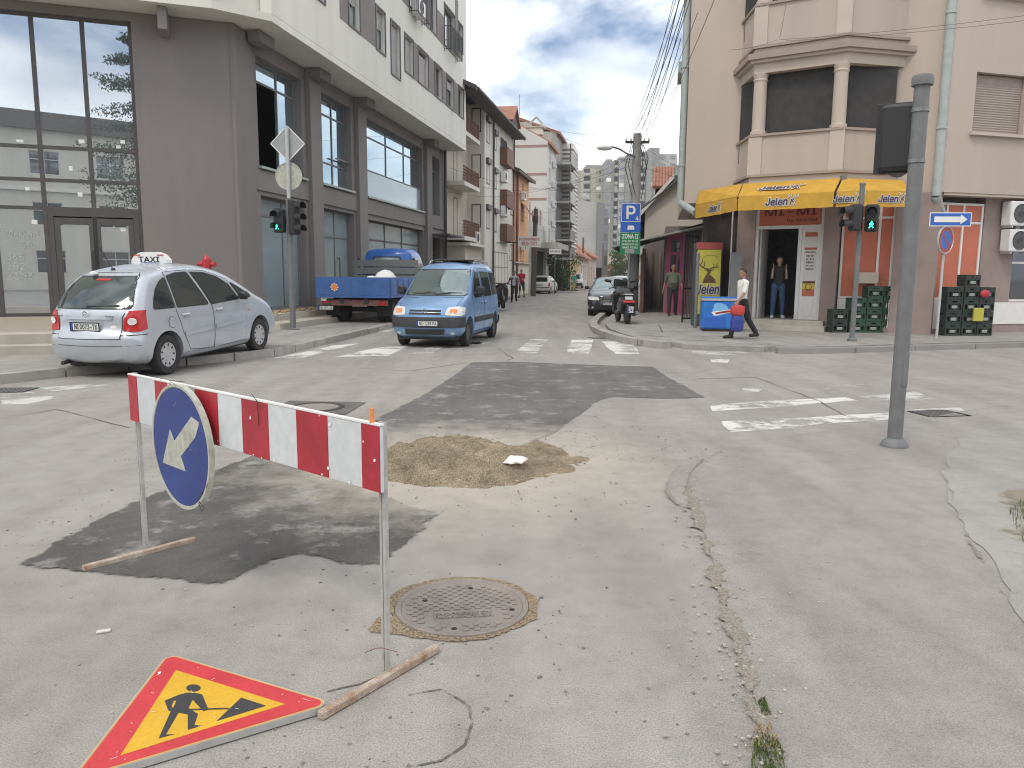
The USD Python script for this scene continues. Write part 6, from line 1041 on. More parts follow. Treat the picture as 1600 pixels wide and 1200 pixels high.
CB = Car([(.0,.45),(.0,1.2),(.03,1.85),(.15,2.02),(.6,2.09),(1.1,2.05),(1.35,1.9),(1.6,1.2),(1.72,1.1),(1.75,.5),(1.6,.40),(.2,.40)], [(.1,.86),(.5,.88),(1.2,.88),(1.7,.80),(2.1,.70),(2.5,.6)], 1.75, (5,), .35, .16, .14, .02, .02, .05)
cab = CB.body(); cab.apply_translation((BL+.15,0,.12)); cbp = part(truck, 'cab', cab, 'truck_cab_blue', 35, True)
def cabp(m): m.apply_translation((BL+.15,0,.12)); return m
rwn = poly([(-.42,1.42),(.42,1.42),(.42,1.78),(-.42,1.78)]); part(cbp, 'window_seal', cabp(CB.endp(rwn.buffer(.04), False, .006, rnd=.06)), 'black_plastic', 40, True); part(cbp, 'rear_window', cabp(CB.endp(rwn, False, .012, rnd=.06)), 'glass_frost', 40, True); part(cbp, 'windscreen', cabp(CB.endp(poly([(-.72,1.25),(.72,1.25),(.64,1.85),(-.64,1.85)]), True, .01)), 'glass_screen', 40, True)
for s in (1,-1): part(cbp, 'side_window', cabp(CB.side([(.35,1.3),(.35,1.8),(1.15,1.8),(1.35,1.3)], .01, s)), 'glass_car', 40, True)
part(truck, 'chassis_rail', cat(bx(.1,BL+1.6,-.42,-.30,.55,.75)), 'iron_dark', False, True); part(truck, 'chassis_rail', cat(bx(.1,BL+1.6,.30,.42,.55,.75)), 'iron_dark', False, True); part(truck, 'rear_beam', bx(.12,.24,-.95,.95,.50,.66), 'rust_rail', False, True); part(truck, 'tank', cyl((1.7,-.5,.5),(2.3,-.5,.5),.2,12), 'iron_dark', 40, True)
part(truck, 'axle', cyl((.95,-.8,.36),(.95,.8,.36),.07,10), 'iron_dark', 40, True); part(truck, 'mud_flap', bx(.5,.52,-.98,-.55,.2,zb0-.1), 'rubber', False, True); part(truck, 'mud_flap', bx(.5,.52,.55,.98,.2,zb0-.1), 'rubber', False, True)
for y, in ((.80,),(.58,),(-.80,),(-.58,)): wheel(truck, .95, y, .36, .20, 'iron_dark', 0)
for y in (.78,-.78): wheel(truck, BL+1.05, y, .36, .2, 'iron_dark', 0)
for s in (1,-1): part(truck, 'tail_lamp', bx(.09,.119,*sorted((s*.72,s*.92)),.52,.62), 'lamp_red', False, True)
plate(truck, (.06,.82,.43), math.pi, 'NI 187-ZA', .44, .11); part(truck, 'plate_stay', bx(.07,.1,.7,.9,.35,.56), 'iron_dark', False, True); part(truck, 'reflector_board', bx(.07,.09,.80,.96,.62,.80), 'white_paint', False, True)
M('sack', (.70,.69,.66), .8, .1, 6, .3, 14)
R_ = np.array([[math.cos(at_), -math.sin(at_), 0],[math.sin(at_), math.cos(at_), 0],[0,0,1]])
for (x, y, z, sx, sy, sz, lb) in ((.62,.10,.22,.42,.5,.26,'flat white sack lying in the middle of the truck bed'),(.75,-.72,.36,.45,.34,.36,'bulging white sack piled highest at the right side of the truck bed'),(.40,-.45,.28,.30,.30,.26,'white sack beside the bulging one near the truck tailboard'),(1.3,.5,.2,.4,.45,.25,'white sack further forward on the left of the truck bed')):
    m = ico((0,0,0), 1, 3); v = m.vertices*(1+.35*(meshkit.fbm(m.vertices*1.7+x*9, 4, 3)-.5)[:,None])*[sx,sy,sz]; c = np.array([tc[0],tc[1],zt0])+R_@np.array([x,y,zb0+z]); solo('white_sack', TM(v@R_.T+c, m.faces), 'sack', lb, 'sack', smooth=30)
# ---- scooter seen from behind
sp_ = G(981,506,.115); SC = thing('scooter', 'black motor scooter with a red tail light parked on the corner pavement', 'scooter', sp_, ang_of(-4)); Lc = True
def hullpts(P, r): return m3mesh(m3.Manifold.batch_hull([m3.Manifold.sphere(rr, 16).translate(tuple(map(float, p))) for p, rr in zip(P, r)]))
wheel(SC, .12, .001, .235, .13, 'grey_plastic', 0); wheel(SC, 1.40, .001, .23, .11, 'grey_plastic', 0)
part(SC, 'rear_body', hullpts([(-.02,.0,.62),(.02,.17,.58),(.02,-.17,.58),(.55,.19,.5),(.55,-.19,.5),(.5,.12,.72),(.5,-.12,.72),(.0,.10,.74),(.0,-.10,.74),(.3,.16,.38),(.3,-.16,.38)], [.05]*11), 'paint_black', 40, Lc)
part(SC, 'seat', hullpts([(.05,.10,.80),(.05,-.10,.80),(.45,.13,.84),(.45,-.13,.84),(.85,.10,.76),(.85,-.10,.76)], [.05]*6), 'rubber', 40, Lc)
part(SC, 'footboard', hullpts([(.75,.16,.30),(.75,-.16,.30),(1.15,.15,.30),(1.15,-.15,.30),(.75,.0,.42)], [.05]*5), 'grey_plastic', 40, Lc); part(SC, 'leg_shield', hullpts([(1.12,.20,.35),(1.12,-.20,.35),(1.2,.21,.8),(1.2,-.21,.8),(1.22,.0,.95)], [.05]*5), 'paint_black', 40, Lc)
part(SC, 'handlebar', cat(tube([(1.12,.36,1.0),(1.16,.15,1.04),(1.16,-.15,1.04),(1.12,-.36,1.0)], .018, 8), hullpts([(1.16,.1,1.0),(1.16,-.1,1.0),(1.25,0,.98)], [.06]*3)), 'black_plastic', 40, Lc); part(SC, 'fork', tube([(1.2,0,.85),(1.40,0,.24)], .03, 8), 'steel_grey', 40, Lc); part(SC, 'front_mudguard', hullpts([(1.3,0,.44),(1.48,0,.46),(1.6,0,.36)], [.07,.07,.05]), 'paint_black', 40, Lc)
for s in (1,-1): part(SC, 'mirror', cat(tube([(1.14,.22*s,1.05),(1.13,.34*s,1.2)], .009, 6), hullpts([(1.13,.33*s,1.22),(1.13,.45*s,1.24)], [.05,.045])), 'black_plastic', 40, Lc)
part(SC, 'seat_cover', hullpts([(.5,.2,.86),(.5,-.2,.84),(.8,.24,.88),(.8,-.22,.86),(.95,.1,.98),(.95,-.1,.97)], [.06,.05,.06,.06,.06,.05]), 'black_plastic', 40, Lc)
part(SC, 'tail_lamp', hullpts([(-.07,.15,.62),(-.07,-.15,.62),(-.05,.17,.66),(-.05,-.17,.66)], [.018]*4), 'lamp_red', 40, Lc); part(SC, 'tail_panel', hullpts([(-.065,.10,.70),(-.065,-.10,.70),(-.04,.10,.78),(-.04,-.10,.78)], [.015]*4), 'hubcap', 40, Lc); part(SC, 'grab_rail', tube([(.1,.14,.84),(-.08,.12,.85),(-.08,-.12,.85),(.1,-.14,.84)], .016, 8), 'chrome', 40, Lc)
part(SC, 'mudguard', hullpts([(-.10,.0,.45),(.0,.05,.55),(.0,-.05,.55),(-.17,0,.30)], [.04,.05,.05,.03]), 'black_plastic', 40, Lc); plate(SC, (-.19,-.02,.42), math.pi, '274 V', .20, .19); part(SC, 'exhaust', cat(tube([(.6,-.2,.26),(.3,-.24,.27),(-.05,-.25,.33)], [.04,.06,.055], 10)), 'steel_grey', 40, Lc); part(SC, 'stand', tube([(.65,.12,.28),(.6,.22,.01)], .014, 6), 'iron_dark', 40, Lc)
# ================================================================ road works
M('film_red', (.36,.022,.035), .42, .18, 4, grain=.10, gscale=25); M('film_white', (.57,.60,.61), .42, .10, 2.5, grain=.06, gscale=22, streak=True)
M('post_paint', (.46,.46,.44), .6, .3, 20, col2=(.30,.28,.25)); M('rust', (.26,.13,.065), .85, .35, 16, .4, 90, col2=(.50,.45,.38), grain=.3)
M('sign_blue', (.022,.045,.20), .45, .2, 6); M('sign_blue_bright', (.03,.12,.46), .45, .08, 6); M('dirty_white', (.42,.42,.36), .6, .2, 14, grain=.12, gscale=40)
M('alu', (.50,.50,.49), .45, .15, 12, metal=.6); M('alu_back', (.33,.34,.34), .55, .12, 6, metal=.3)
fL, fR = G(222,862)*[1,1,0], G(597,1063)*[1,1,0]; bd_ = (fR-fL); LB_ = float(np.linalg.norm(bd_)); FBR = Frame(fL, math.atan2(bd_[1], bd_[0]))
zTL, zBL = at(200,584,fL[1])[2], at(206,656,fL[1])[2]; zTR, zBR = at(602,668,fR[1])[2], at(600,770,fR[1])[2]; zT, zB = (zTL+zTR)/2, (zBL+zBR)/2
bar = thing('road_barrier', 'red and white striped barrier board on two thin posts with rusty feet', 'barrier', fL, 0)
for k, (x, f0, f1) in enumerate(((0,(130,893),(305,847)),(LB_,(500,1125),(683,1018)))):
    p = part(bar, 'post', FBR.mesh(cat(bx(x-.014,x-.002,.012,.030,.03,zT+.01), bx(x+.003,x+.015,.012,.030,.03,zT+.01), bx(x-.002,x+.003,.016,.028,.03,zT))), 'post_paint', False)
    a, b = G(*f0)*[1,1,0], G(*f1)*[1,1,0]; Ff = Frame(a, math.atan2(*(b-a)[:2][::-1])); L_ = float(np.linalg.norm(b-a)); part(bar, 'foot', Ff.mesh(rbx(0,L_,-.016,.016,.001,.031,.004)), 'rust', False)
bp_ = part(bar, 'board', FBR.mesh(rbx(-.02,LB_+.02,-.006,.010,zB,zT,.002)), 'film_white', False); part(bp_, 'board_top_edge', FBR.box(-.022,LB_+.022,-.008,.012,zT+.001,zT+.008), 'white_paint', False)
un = (LB_+.04)/10
for i in range(11):
    x0 = -.02+un*(i-.5); x1 = x0+un
    if i % 2 == 0: part(bp_, 'red_stripe', FBR.box(max(x0,-.019),min(x1,LB_+.019),-.0085,-.0062,zB+.001,zT-.001), 'film_red', False)
r = random.Random(3)
for i in range(16):
    x, z = r.uniform(0,LB_), (zB+.006 if r.random() < .4 else zT-.006 if r.random() < .5 else r.uniform(zB,zT)); part(bp_, 'chip_mark', FBR.mesh(wallx(wob(Point(x,z).buffer(r.uniform(.003,.008)), .004, .004, 40, i), -.0095, -.0088)), 'white_paint', False)
part(bar, 'orange_marker', FBR.mesh(lathe([(.001,0),(.010,0),(.008,.05),(.001,.055)], 10).apply_translation((LB_-.03,.0,zT+.008))), 'lamp_orange', 40)
def wire(pts): return tube(FBR.w(np.array(pts)), .0016, 5)
part(bar, 'tie_wire', wire([(LB_-.06,-.03,.10),(LB_-.01,-.02,.13),(LB_+.03,-.02,.145),(LB_+.10,-.01,.15)]), 'rust_rail', 40); part(bar, 'tie_wire', wire([(LB_*.62,-.012,zT-.10),(LB_*.62,-.014,zT),(LB_*.60,-.016,zT+.03),(LB_*.645,-.02,zT-.02)]), 'iron_dark', 40)
cs, cz = FBR.sz(283,698,-.05); rs = at(283,602,FBR.w([(cs,-.05,0)])[0][1])[2]; rad = .297; Fs = Frame(FBR.w([(cs,-.055,0)])[0], FBR.a-math.radians(1.5))
def disc(F, r_, z, mt_face, nm): return None
ars = thing('direction_sign', 'scratched round blue sign with a white arrow hung on the striped barrier', 'sign', FBR.w([(cs,-.05,cz)])[0])
def on(F, m, cx, cz_, d=0.0): return F.mesh(fixn(xf(m, lambda v: np.column_stack([v[:,0]+cx, d-v[:,2], v[:,1]+cz_]))))
plt_ = part(ars, 'plate', on(Fs, lathe([(.001,.0),(rad-.014,.0),(rad-.013,.004),(rad,.004),(rad,-.022),(rad-.012,-.022),(rad-.012,-.008),(.001,-.008)], 64), 0, cz), 'dirty_white', 40)
part(plt_, 'blue_face', on(Fs, ext(Point(0,0).buffer(rad-.018, 32), .0016), 0, cz, -.0004), 'sign_blue', False)
aw = poly([(.175,.165),(.10,.245),(-.055,.065),(-.105,.16),(-.225,-.17),(.075,-.13),(.01,-.03)]); aw = aff.scale(poly([(.165,.10),(.21,.20),(.115,.20) if False else (.135,.225),(-.05,.03),(-.09,.10),(-.19,-.15),(.05,-.15),(.01,-.06)]), 1.02, .72, origin=(0,0)); part(plt_, 'white_arrow', on(Fs, ext(aw, .001), 0, cz, -.0022), 'dirty_white', False)
r = random.Random(9)
for i in range(14):
    a, q = r.uniform(0,6.28), r.uniform(0,.24); c = np.array([q*math.cos(a), q*math.sin(a)]); b = r.uniform(0,3.14); l = r.uniform(.008,.035); part(plt_, 'scratch', on(Fs, ext(LineString([c, c+l*np.array([math.cos(b), math.sin(b)])]).buffer(.0009), .0006), 0, cz, -.0034), 'dirty_white', False)
part(ars, 'tie_wire', cat(tube(Fs.w(np.array([(.10,.01,cz-.22),(.19,-.01,cz-.20),(.24,0,cz-.15),(.30,-.02,cz-.12)])), .0018, 5), tube(Fs.w(np.array([(.14,.01,cz-.25),(.20,-.015,cz-.22),(.235,-.01,cz-.245),(.21,-.01,cz-.265),(.185,-.012,cz-.23)])), .0018, 5), tube(Fs.w(np.array([(-.01,.02,cz+rad-.02),(-.01,-.03,cz+rad+.02),(.02,.03,cz+rad+.01)])), .0018, 5)), 'iron_dark', 40)
# triangular sign lying on the road
zt2 = .030
tri_px = [(262,1020),(524,1098),(106,1222)]; T3 = np.array([G(u,v,zt2)[:2] for u,v in tri_px]); tri = Polygon(T3); tri = tri.buffer(-.035).buffer(.035)
ws = thing('road_works_sign', 'red and yellow triangular road works sign lying flat on the road', 'sign', (*T3.mean(0), 0))
m = ext(tri, zt2-.006); m.apply_translation((0,0,.005)); sp = part(ws, 'plate', m, 'alu', False)
M('sign_yellow', (.62,.36,.02), .42, .07, 9, grain=.06, gscale=60); M('sign_red', (.50,.035,.045), .42, .14, 7, grain=.06, gscale=60); M('sign_black', (.035,.035,.036), .5, .15, 9)
M('sign_edge', (.55,.33,.10), .5, .15, 9)
def layer(p, z, mt, nm): m = ext(p, .0007); m.apply_translation((0,0,z)); part(sp, nm, m, mt, False)
layer(tri.buffer(-.004), zt2-.0007, 'sign_edge', 'yellow_edge'); layer(tri.buffer(-.011), zt2+.0002, 'sign_red', 'red_border')
def zp(pts): return poly([G(x/3.529, y/3.529+860, zt2)[:2] for x, y in pts])
inn = zp([(970,662),(1572,850),(665,1132)]); layer(inn, zt2+.0011, 'sign_yellow', 'yellow_field')
man = unary_union([zp([(1067+40*math.cos(a), 762+20*math.sin(a)) for a in np.linspace(0,6.28,24)]), zp([(985,800),(1030,788),(1075,788),(1115,798),(1150,882),(1122,890),(1062,826),(1040,872),(1092,906),(1072,966),(1112,970),(1036,993),(1036,908),(985,898),(915,1018),(962,1017),(875,1040),(942,890),(928,886),(908,832)]).difference(zp([(960,830),(972,832),(955,872),(945,862)])), zp([(1052,877),(1262,871),(1262,879),(1052,885)]), zp([(1330,815),(1467,860),(1193,945)])]); layer(man, zt2+.002, 'sign_black', 'worker_symbol')
r = random.Random(4); bb = tri.bounds
for i in range(60):
    c = np.array([r.uniform(bb[0],bb[2]), r.uniform(bb[1],bb[3])]); b = r.uniform(0,3.14); l = r.uniform(.003,.02); g = LineString([c, c+l*np.array([math.cos(b), math.sin(b)])]).buffer(.0007)
    if tri.buffer(-.02).contains(g): layer(g, zt2+.0028, 'white_paint', 'scratch')
layer(wob(Point(*G(247,1054,zt2)[:2]).buffer(.012), .01, .006, 30), zt2+.0029, 'white_paint', 'scratch')
# ================================================================ signals and posts
M_emit('green_lamp', (.05,1.0,.45), 2.6); M('lens_off', (.02,.03,.028), .25, .1)
def sig_head(th, p, az, lamps, lit=None, w=.26, hh=.28, visor=.16, mt='black_plastic', board=None):
    """a stack of lamps facing azimuth az, its top at p"""
    F = Frame(p, math.radians(-(az-180))); z = p[2]; n = lamps; b = part(th, 'signal_head', F.mesh(rbx(-w/2,w/2,-.10,.10,z-hh*n-.02,z,.035)), mt, 30)
    for i in range(n):
        zc = z-.01-hh*(i+.5); ln = on(F, lathe([(.001,.012),(.07,.009),(.098,.0)], 24), 0, zc, -.102); part(b, 'lens', ln, 'green_lamp' if False else 'lens_off', 40)
        t = np.linspace(-.35, math.pi+.35, 14); V = []; 
        for d in (-.10,-.10-visor):
            for rr in (.105,.112):
                for a in t: V.append((rr*math.cos(a), d-(.0 if d > -.15 else .0), zc+rr*math.sin(a)-(.02 if d < -.15 else 0)))
        k = len(t); f = []
        for i2 in range(k-1):
            f += [[i2,i2+1,2*k+i2+1],[i2,2*k+i2+1,2*k+i2],[k+i2,3*k+i2+1,k+i2+1],[k+i2,3*k+i2,3*k+i2+1],[2*k+i2,2*k+i2+1,3*k+i2+1],[2*k+i2,3*k+i2+1,3*k+i2]]
        part(b, 'visor', F.mesh(TM(V, f)), mt, 40)
        if lit == i:
            mn = unary_union([Point(.005,.062).buffer(.016), poly([(-.02,.045),(.025,.045),(.02,-.005),(.05,-.07),(.03,-.075),(.0,-.02),(-.03,-.075),(-.05,-.07),(-.02,-.005)]), poly([(-.02,.042),(-.045,.0),(-.035,-.005),(-.01,.025)]), poly([(.02,.042),(.05,.01),(.042,.0),(.015,.02)])]); part(b, 'green_man', on(F, ext(mn, .004), 0, zc, -.116), 'green_lamp', False)
    return b
def pole_mesh(p, h, r0, r1=None, n=16): return cyl(p, p+[0,0,h], r0, n, r1 or r0)
lp = G(458,515,.115); ltop = at(452,310,lp[1])[2]; ltop2 = at(447,197,lp[1])[2]
tl1 = thing('traffic_light', 'grey signal pole at the left kerb carrying a green pedestrian light and two sign backs', 'traffic light', lp)
part(tl1, 'pole', cat(cyl(lp, [*lp[:2], ltop], .075, 16), lathe([(.16,0),(.16,.02),(.08,.05)], 16).apply_translation(lp)), 'pole_paint', 40); part(tl1, 'upper_pole', cyl([*lp[:2], ltop-.05], [*lp[:2], ltop2], .045, 12), 'pole_light', 40)
z1 = at(447,326,lp[1])[2]; sig_head(tl1, lp*[1,1,0]+[-.22,-.06,z1], 197, 2, 1); z2 = at(470,313,lp[1])[2]; sig_head(tl1, lp*[1,1,0]+[.16,-.16,z2], 120, 3, None, .26, .27, .20)
part(tl1, 'bracket', cat(cyl(lp*[1,1,0]+[-.22,0,z1-.3], lp*[1,1,0]+[.2,0,z1-.3], .025, 8)), 'black_plastic', 40)
zd = at(450,224,lp[1])[2]; zr_ = at(453,275,lp[1])[2]; Fd = Frame(lp*[1,1,0]+[0,.06,0], math.radians(-4))
dp = part(tl1, 'diamond_sign', on(Fd, ext(poly([(0,-.42),(.42,0),(0,.42),(-.42,0)]).buffer(-.03).buffer(.03), .006), 0, zd, .0), 'alu_back', False); part(dp, 'rim', on(Fd, ext(poly([(0,-.43),(.43,0),(0,.43),(-.43,0)]).buffer(-.03).buffer(.03).difference(poly([(0,-.40),(.40,0),(0,.40),(-.40,0)])), .02), 0, zd, .004), 'white_paint', False)
rp_ = part(tl1, 'round_sign', on(Fd, lathe([(.001,0),(.31,0),(.315,.012),(.33,.012),(.33,-.01),(.001,-.01)], 40), 0, zr_, .0), 'dirty_white', 40)
mp_ = G(1331,533,.105); mt_ = at(1347,289,mp_[1])[2]; tl2 = thing('traffic_light', 'slim grey signal pole with a lit green pedestrian light before the awning', 'traffic light', mp_)
part(tl2, 'pole', cat(cyl(mp_, [*mp_[:2], mt_], .055, 14), lathe([(.10,0),(.10,.05),(.06,.08)], 14).apply_translation(mp_), lathe([(.001,.05),(.05,.05),(.065,.03),(.065,0),(.05,0)], 14).apply_translation([*mp_[:2], mt_])), 'pole_paint', 40)
z1 = at(1350,320,mp_[1])[2]; sig_head(tl2, mp_*[1,1,0]+[.20,-.10,z1], 205, 2, 1, .27, .28); sig_head(tl2, mp_*[1,1,0]+[-.16,-.12,z1], 262, 2, None, .26, .27, .20)
np_ = G(1397,697,.008); nt = at(1447,128,np_[1])[2]; tl3 = thing('traffic_light', 'thick grey signal pole in the right foreground seen from behind its dark signal head', 'traffic light', np_)
part(tl3, 'pole', cat(cyl(np_, [*np_[:2], nt], .062, 24)), 'pole_paint', 40); part(tl3, 'base', lathe([(.001,0),(.115,0),(.115,.015),(.095,.05),(.063,.075)], 24).apply_translation(np_), 'pole_paint', 40); part(tl3, 'cap', lathe([(.063,-.03),(.083,-.03),(.087,.02),(.078,.05),(.05,.06),(.001,.062)], 24).apply_translation([*np_[:2], nt]), 'pole_paint', 40)
z1 = at(1425,160,np_[1]+.1)[2]; z0 = at(1425,265,np_[1]+.1)[2]; Fh = Frame(np_*[1,1,0]+[-.07,.19,0], math.radians(-28)); hd_ = part(tl3, 'signal_head', Fh.mesh(rbx(-.15,.15,-.085,.10,z0,z1,.03)), 'black_plastic', 30); part(hd_, 'back_panel', Fh.mesh(rbx(-.185,.20,.0,.012,z0-.02,z1+.02,.004)), 'black_plastic', False)
for k in range(3): zc = z0+(z1-z0)*(k+.5)/3; part(hd_, 'visor', Fh.mesh(cat(cyl((0,.10,zc),(0,.28,zc-.02),.10,16))), 'black_plastic', 40)
part(tl3, 'clamp', cat(*[lathe([(.0625,0),(.070,.0),(.070,.03),(.0625,.03)], 20).apply_translation([*np_[:2], z]) for z in (z0+.04, z1-.1)]), 'steel_grey', 40); part(tl3, 'hatch', np.array and Frame(np_*[1,1,0], math.radians(20)).mesh(rbx(-.03,.03,-.066,-.05,.55,.85,.004)), 'pole_paint', False)
ns = G(1463,529,.105); nz = at(1475,352,ns[1])[2]; nps = thing('no_parking_sign', 'weathered round red and blue no parking sign turned sideways on a thin pole', 'sign', ns)
part(nps, 'pole', cyl(ns, [*ns[:2], at(1480,335,ns[1])[2]], .03, 10), 'pole_light', 40); zc = at(1474,375,ns[1])[2]; Fn = Frame(ns*[1,1,0]+[0,-.05,0], math.radians(32)); dsk = part(nps, 'plate', on(Fn, lathe([(.001,0),(.29,0),(.295,.01),(.31,.01),(.31,-.03),(.001,-.03)], 40), 0, zc), 'alu', 40)
M('faded_red', (.34,.06,.055), .55, .12, 8); part(dsk, 'red_ring', on(Fn, ext(Point(0,0).buffer(.285,32).difference(Point(0,0).buffer(.205,32)), .003), 0, zc, -.0005), 'faded_red', False); part(dsk, 'blue_field', on(Fn, ext(Point(0,0).buffer(.204,32), .003), 0, zc, -.0005), 'sign_blue_bright', False); part(dsk, 'red_bar', on(Fn, ext(aff.rotate(sbox(-.21,-.028,.21,.028), -45), .002), 0, zc, -.004), 'faded_red', False)
ow = thing('one_way_sign', 'blue rectangular sign with a white arrow to the right above the round sign', 'sign', ns+[0,0,2.3]); za = at(1480,343,ns[1])[2]; Fo = Frame(ns*[1,1,0]+[.06,-.06,0], math.radians(-3)); bdp = part(ow, 'plate', on(Fo, ext(sbox(-.46,-.155,.46,.155).buffer(-.02).buffer(.02), .012), 0, za, .01), 'white_paint', False); part(bdp, 'blue_field', on(Fo, ext(sbox(-.44,-.135,.44,.135), .002), 0, za, -.0025), 'sign_blue_bright', False); part(bdp, 'white_arrow', on(Fo, ext(poly([(-.36,-.062),(.22,-.062),(.22,-.11),(.37,0),(.22,.11),(.22,.062),(-.36,.062)]), .002), 0, za, -.005), 'white_paint', False)
# parking sign, concrete pole with lamp
pk_ = np.array([*at(983,420,25.0)[:2], .11]); ps = thing('parking_sign', 'tall blue parking sign with a green zone plate below it on a grey post', 'sign', pk_); zt_ = at(983,317,25)[2]; zm_ = at(983,363,25)[2]; zl_ = at(983,397,25)[2]; zq = at(983,347,25)[2]
part(ps, 'post', cyl(pk_, [*pk_[:2], zt_-.05], .04, 12), 'steel_grey', 40); M('sign_green', (.02,.20,.09), .5, .08); Fp = Frame(pk_*[1,1,0]+[0,-.06,0], math.radians(2)); W_ = .325
b = part(ps, 'parking_plate', on(Fp, ext(sbox(-W_,zm_,W_,zt_).buffer(-.03).buffer(.03), .01), 0, 0, .008), 'sign_blue_bright', False); fr_ = sbox(-W_+.02,zq,W_-.02,zt_-.02); part(b, 'white_line', on(Fp, ext(fr_.difference(fr_.buffer(-.018)), .002), 0, 0, -.003), 'white_paint', False); part(b, 'letter', on(Fp, text_c('P', (zt_-zq)*.66, .003, True), 0, (zt_+zq)/2, -.003), 'white_paint', False); part(b, 'number', on(Fp, text_c('4', .13, .003, True), .2, zq+.12, -.003), 'white_paint', False); part(b, 'car_symbol', on(Fp, ext(poly([(-.10,0),(.12,0),(.12,.06),(.09,.13),(-.08,.13),(-.10,.07)]), .003), 0, zm_+.08, -.003), 'white_paint', False)
g = part(ps, 'zone_plate', on(Fp, ext(sbox(-W_,zl_,W_,zm_-.02), .01), 0, 0, .008), 'sign_green', False); part(g, 'lettering', on(Fp, text_c('ZONA II', .13, .003, True, .52), 0, zm_-.13, -.003), 'white_paint', False)
for i, s_ in enumerate(('PON-PET 07-21','SUBOTA 07-14','SMS 9181')): part(g, 'lettering', on(Fp, text_c(s_, .055, .003, True, .5), 0, zm_-.28-.10*i, -.003), 'white_paint', False)
part(g, 'small_plate', on(Fp, ext(sbox(-.16,zl_+.02,.14,zl_+.16), .003), 0, 0, -.004), 'alu_back', False)
cp = np.array([*at(990,425,30)[:2], .1]); ct_ = at(991,209,30)[2]; up = thing('utility_pole', 'grey concrete pole with a street lamp and a tangle of cables behind the parking sign', 'pole', cp); part(up, 'shaft', cyl(cp, [*cp[:2], ct_], .21, 14, .16), 'conc_pole', 40)
la, lb_ = at(981,241,29.8), at(955,229,29.5); part(up, 'lamp_arm', tube([cp*[1,1,0]+[0,-.1,la[2]-.1], la, (la+lb_)/2+[0,0,.05], lb_], .035, 8), 'steel_grey', 40); part(up, 'lamp_head', ico(at(945,231,29.4), 1, 2, (.30,.16,.10)), 'white_plastic', 40)
part(up, 'crossarm', bx(cp[0]-.45,cp[0]+.45,cp[1]-.05,cp[1]+.05,ct_-.35,ct_-.27), 'iron_dark', False)
for i in range(6): x = cp[0]-.42+.17*i; part(up, 'insulator', lathe([(.001,0),(.04,0),(.05,.04),(.03,.1),(.001,.12)], 8).apply_translation((x,cp[1]-.02,ct_-.269)), 'frame_white', 40)
r = random.Random(12); lo = []
for i in range(7): a = r.uniform(0,6.28); lo.append(tube([cp*[1,1,0]+[.2*math.cos(a),.2*math.sin(a),ct_-.3], cp*[1,1,0]+[.45*math.cos(a),.35*math.sin(a)-.1,ct_-.9-r.random()*.5], cp*[1,1,0]+[.2*math.cos(a+.6),.22*math.sin(a+.6)-.05,ct_-1.6-r.random()]], .014, 5))
part(up, 'cable_loops', cat(lo), 'cable', False, kind='stuff')
wp0 = at(833,462,52)*[1,1,0]+[0,0,.1]; wpt = at(836,326,52)[2]; wpo = thing('utility_pole', 'dark weathered wooden pole leaning before the unfinished building', 'pole', wp0); part(wpo, 'shaft', cyl(wp0, wp0*[1,1,0]+[.12,.1,wpt], .20, 10, .15), 'wood_pole', 40); part(wpo, 'collar', cyl(wp0*[1,1,0]+[.1,.08,wpt-.9], wp0*[1,1,0]+[.11,.09,wpt-.5], .2, 10), 'iron_dark', 40)
for u, v0, v1, Y, lb in ((910,446,371,105,'thin dark pole far up the street by the yellow house'),(941,442,380,140,'thin dark pole far up the street under the grey column')): p = at(u,v0,Y)*[1,1,0]; q = thing('utility_pole', lb, 'pole', p); part(q, 'shaft', cyl(p, [*p[:2], at(u,v1,Y)[2]], .16, 8, .12), 'wood_pole', 40)
def cable(a, b, sag, r_=.012, n=10, label='dark overhead cable strung across the street between poles and houses', group='overhead cables over the street'):
    r_ = r_*.62; t = np.linspace(0,1,n)[:,None]; p = a*(1-t)+b*t; p[:,2] -= sag*4*t[:,0]*(1-t[:,0]); solo('overhead_cable', tube(p, r_, 5), 'cable', label, 'cable', group, smooth=40)
ptop = cp*[1,1,0]+[0,0,ct_-.15]
for i, (u, v, Y) in enumerate(((1062,-20,15),(1068,-20,14.6),(1074,-10,15.5),(1057,-20,14),(1083,-15,14.6),(1066,-20,13.4),(1090,20,15.8),(1078,-20,13),(1064,60,19),(1120,-10,13))): cable(ptop+[-.4+.09*i,0,.05*(i % 3)], at(u,v,Y), .25+.05*(i % 3), .009+.003*(i % 3), 12, 'dark cable of the bundle rising from the concrete pole past the corner building', 'cable bundle at the concrete pole')
for (lb,u0,v0,Y0,u1,v1,Y1,sg) in (('highest cable crossing from the overhang roof edge to the corner building',728,140,38,1075,283,24,.3),('thin cable from the gable roof to the corner building drainpipe',808,186,62,1066,215,26,.4),('cable from the brown balcony rail to the concrete pole',750,292,44,988,258,30,.5),('sagging cable from the overhang end to the concrete pole',700,300,40,985,246,30,.7),('cable from under the overhang running to the parking sign height',702,262,40,984,300,31,.4),('low cable running from the lowest balcony toward the white slab building',752,352,46,940,352,120,.6),('cable from the wooden pole up to the concrete pole',836,330,52,984,240,30,.8),('short cable from the wooden pole back to the white house',836,335,52,760,300,46,.2),('cable from the striped building roof to the concrete pole top',885,215,80,988,250,30,.5),('short cable from the concrete pole top to the corner building',990,215,30,1063,262,26,.1),('far cable from the wooden pole past the low red roofs',838,336,52,930,360,100,.5)): cable(at(u0,v0,Y0), at(u1,v1,Y1), sg, .010 if Y0 > 41 else .008, 10, lb, None)
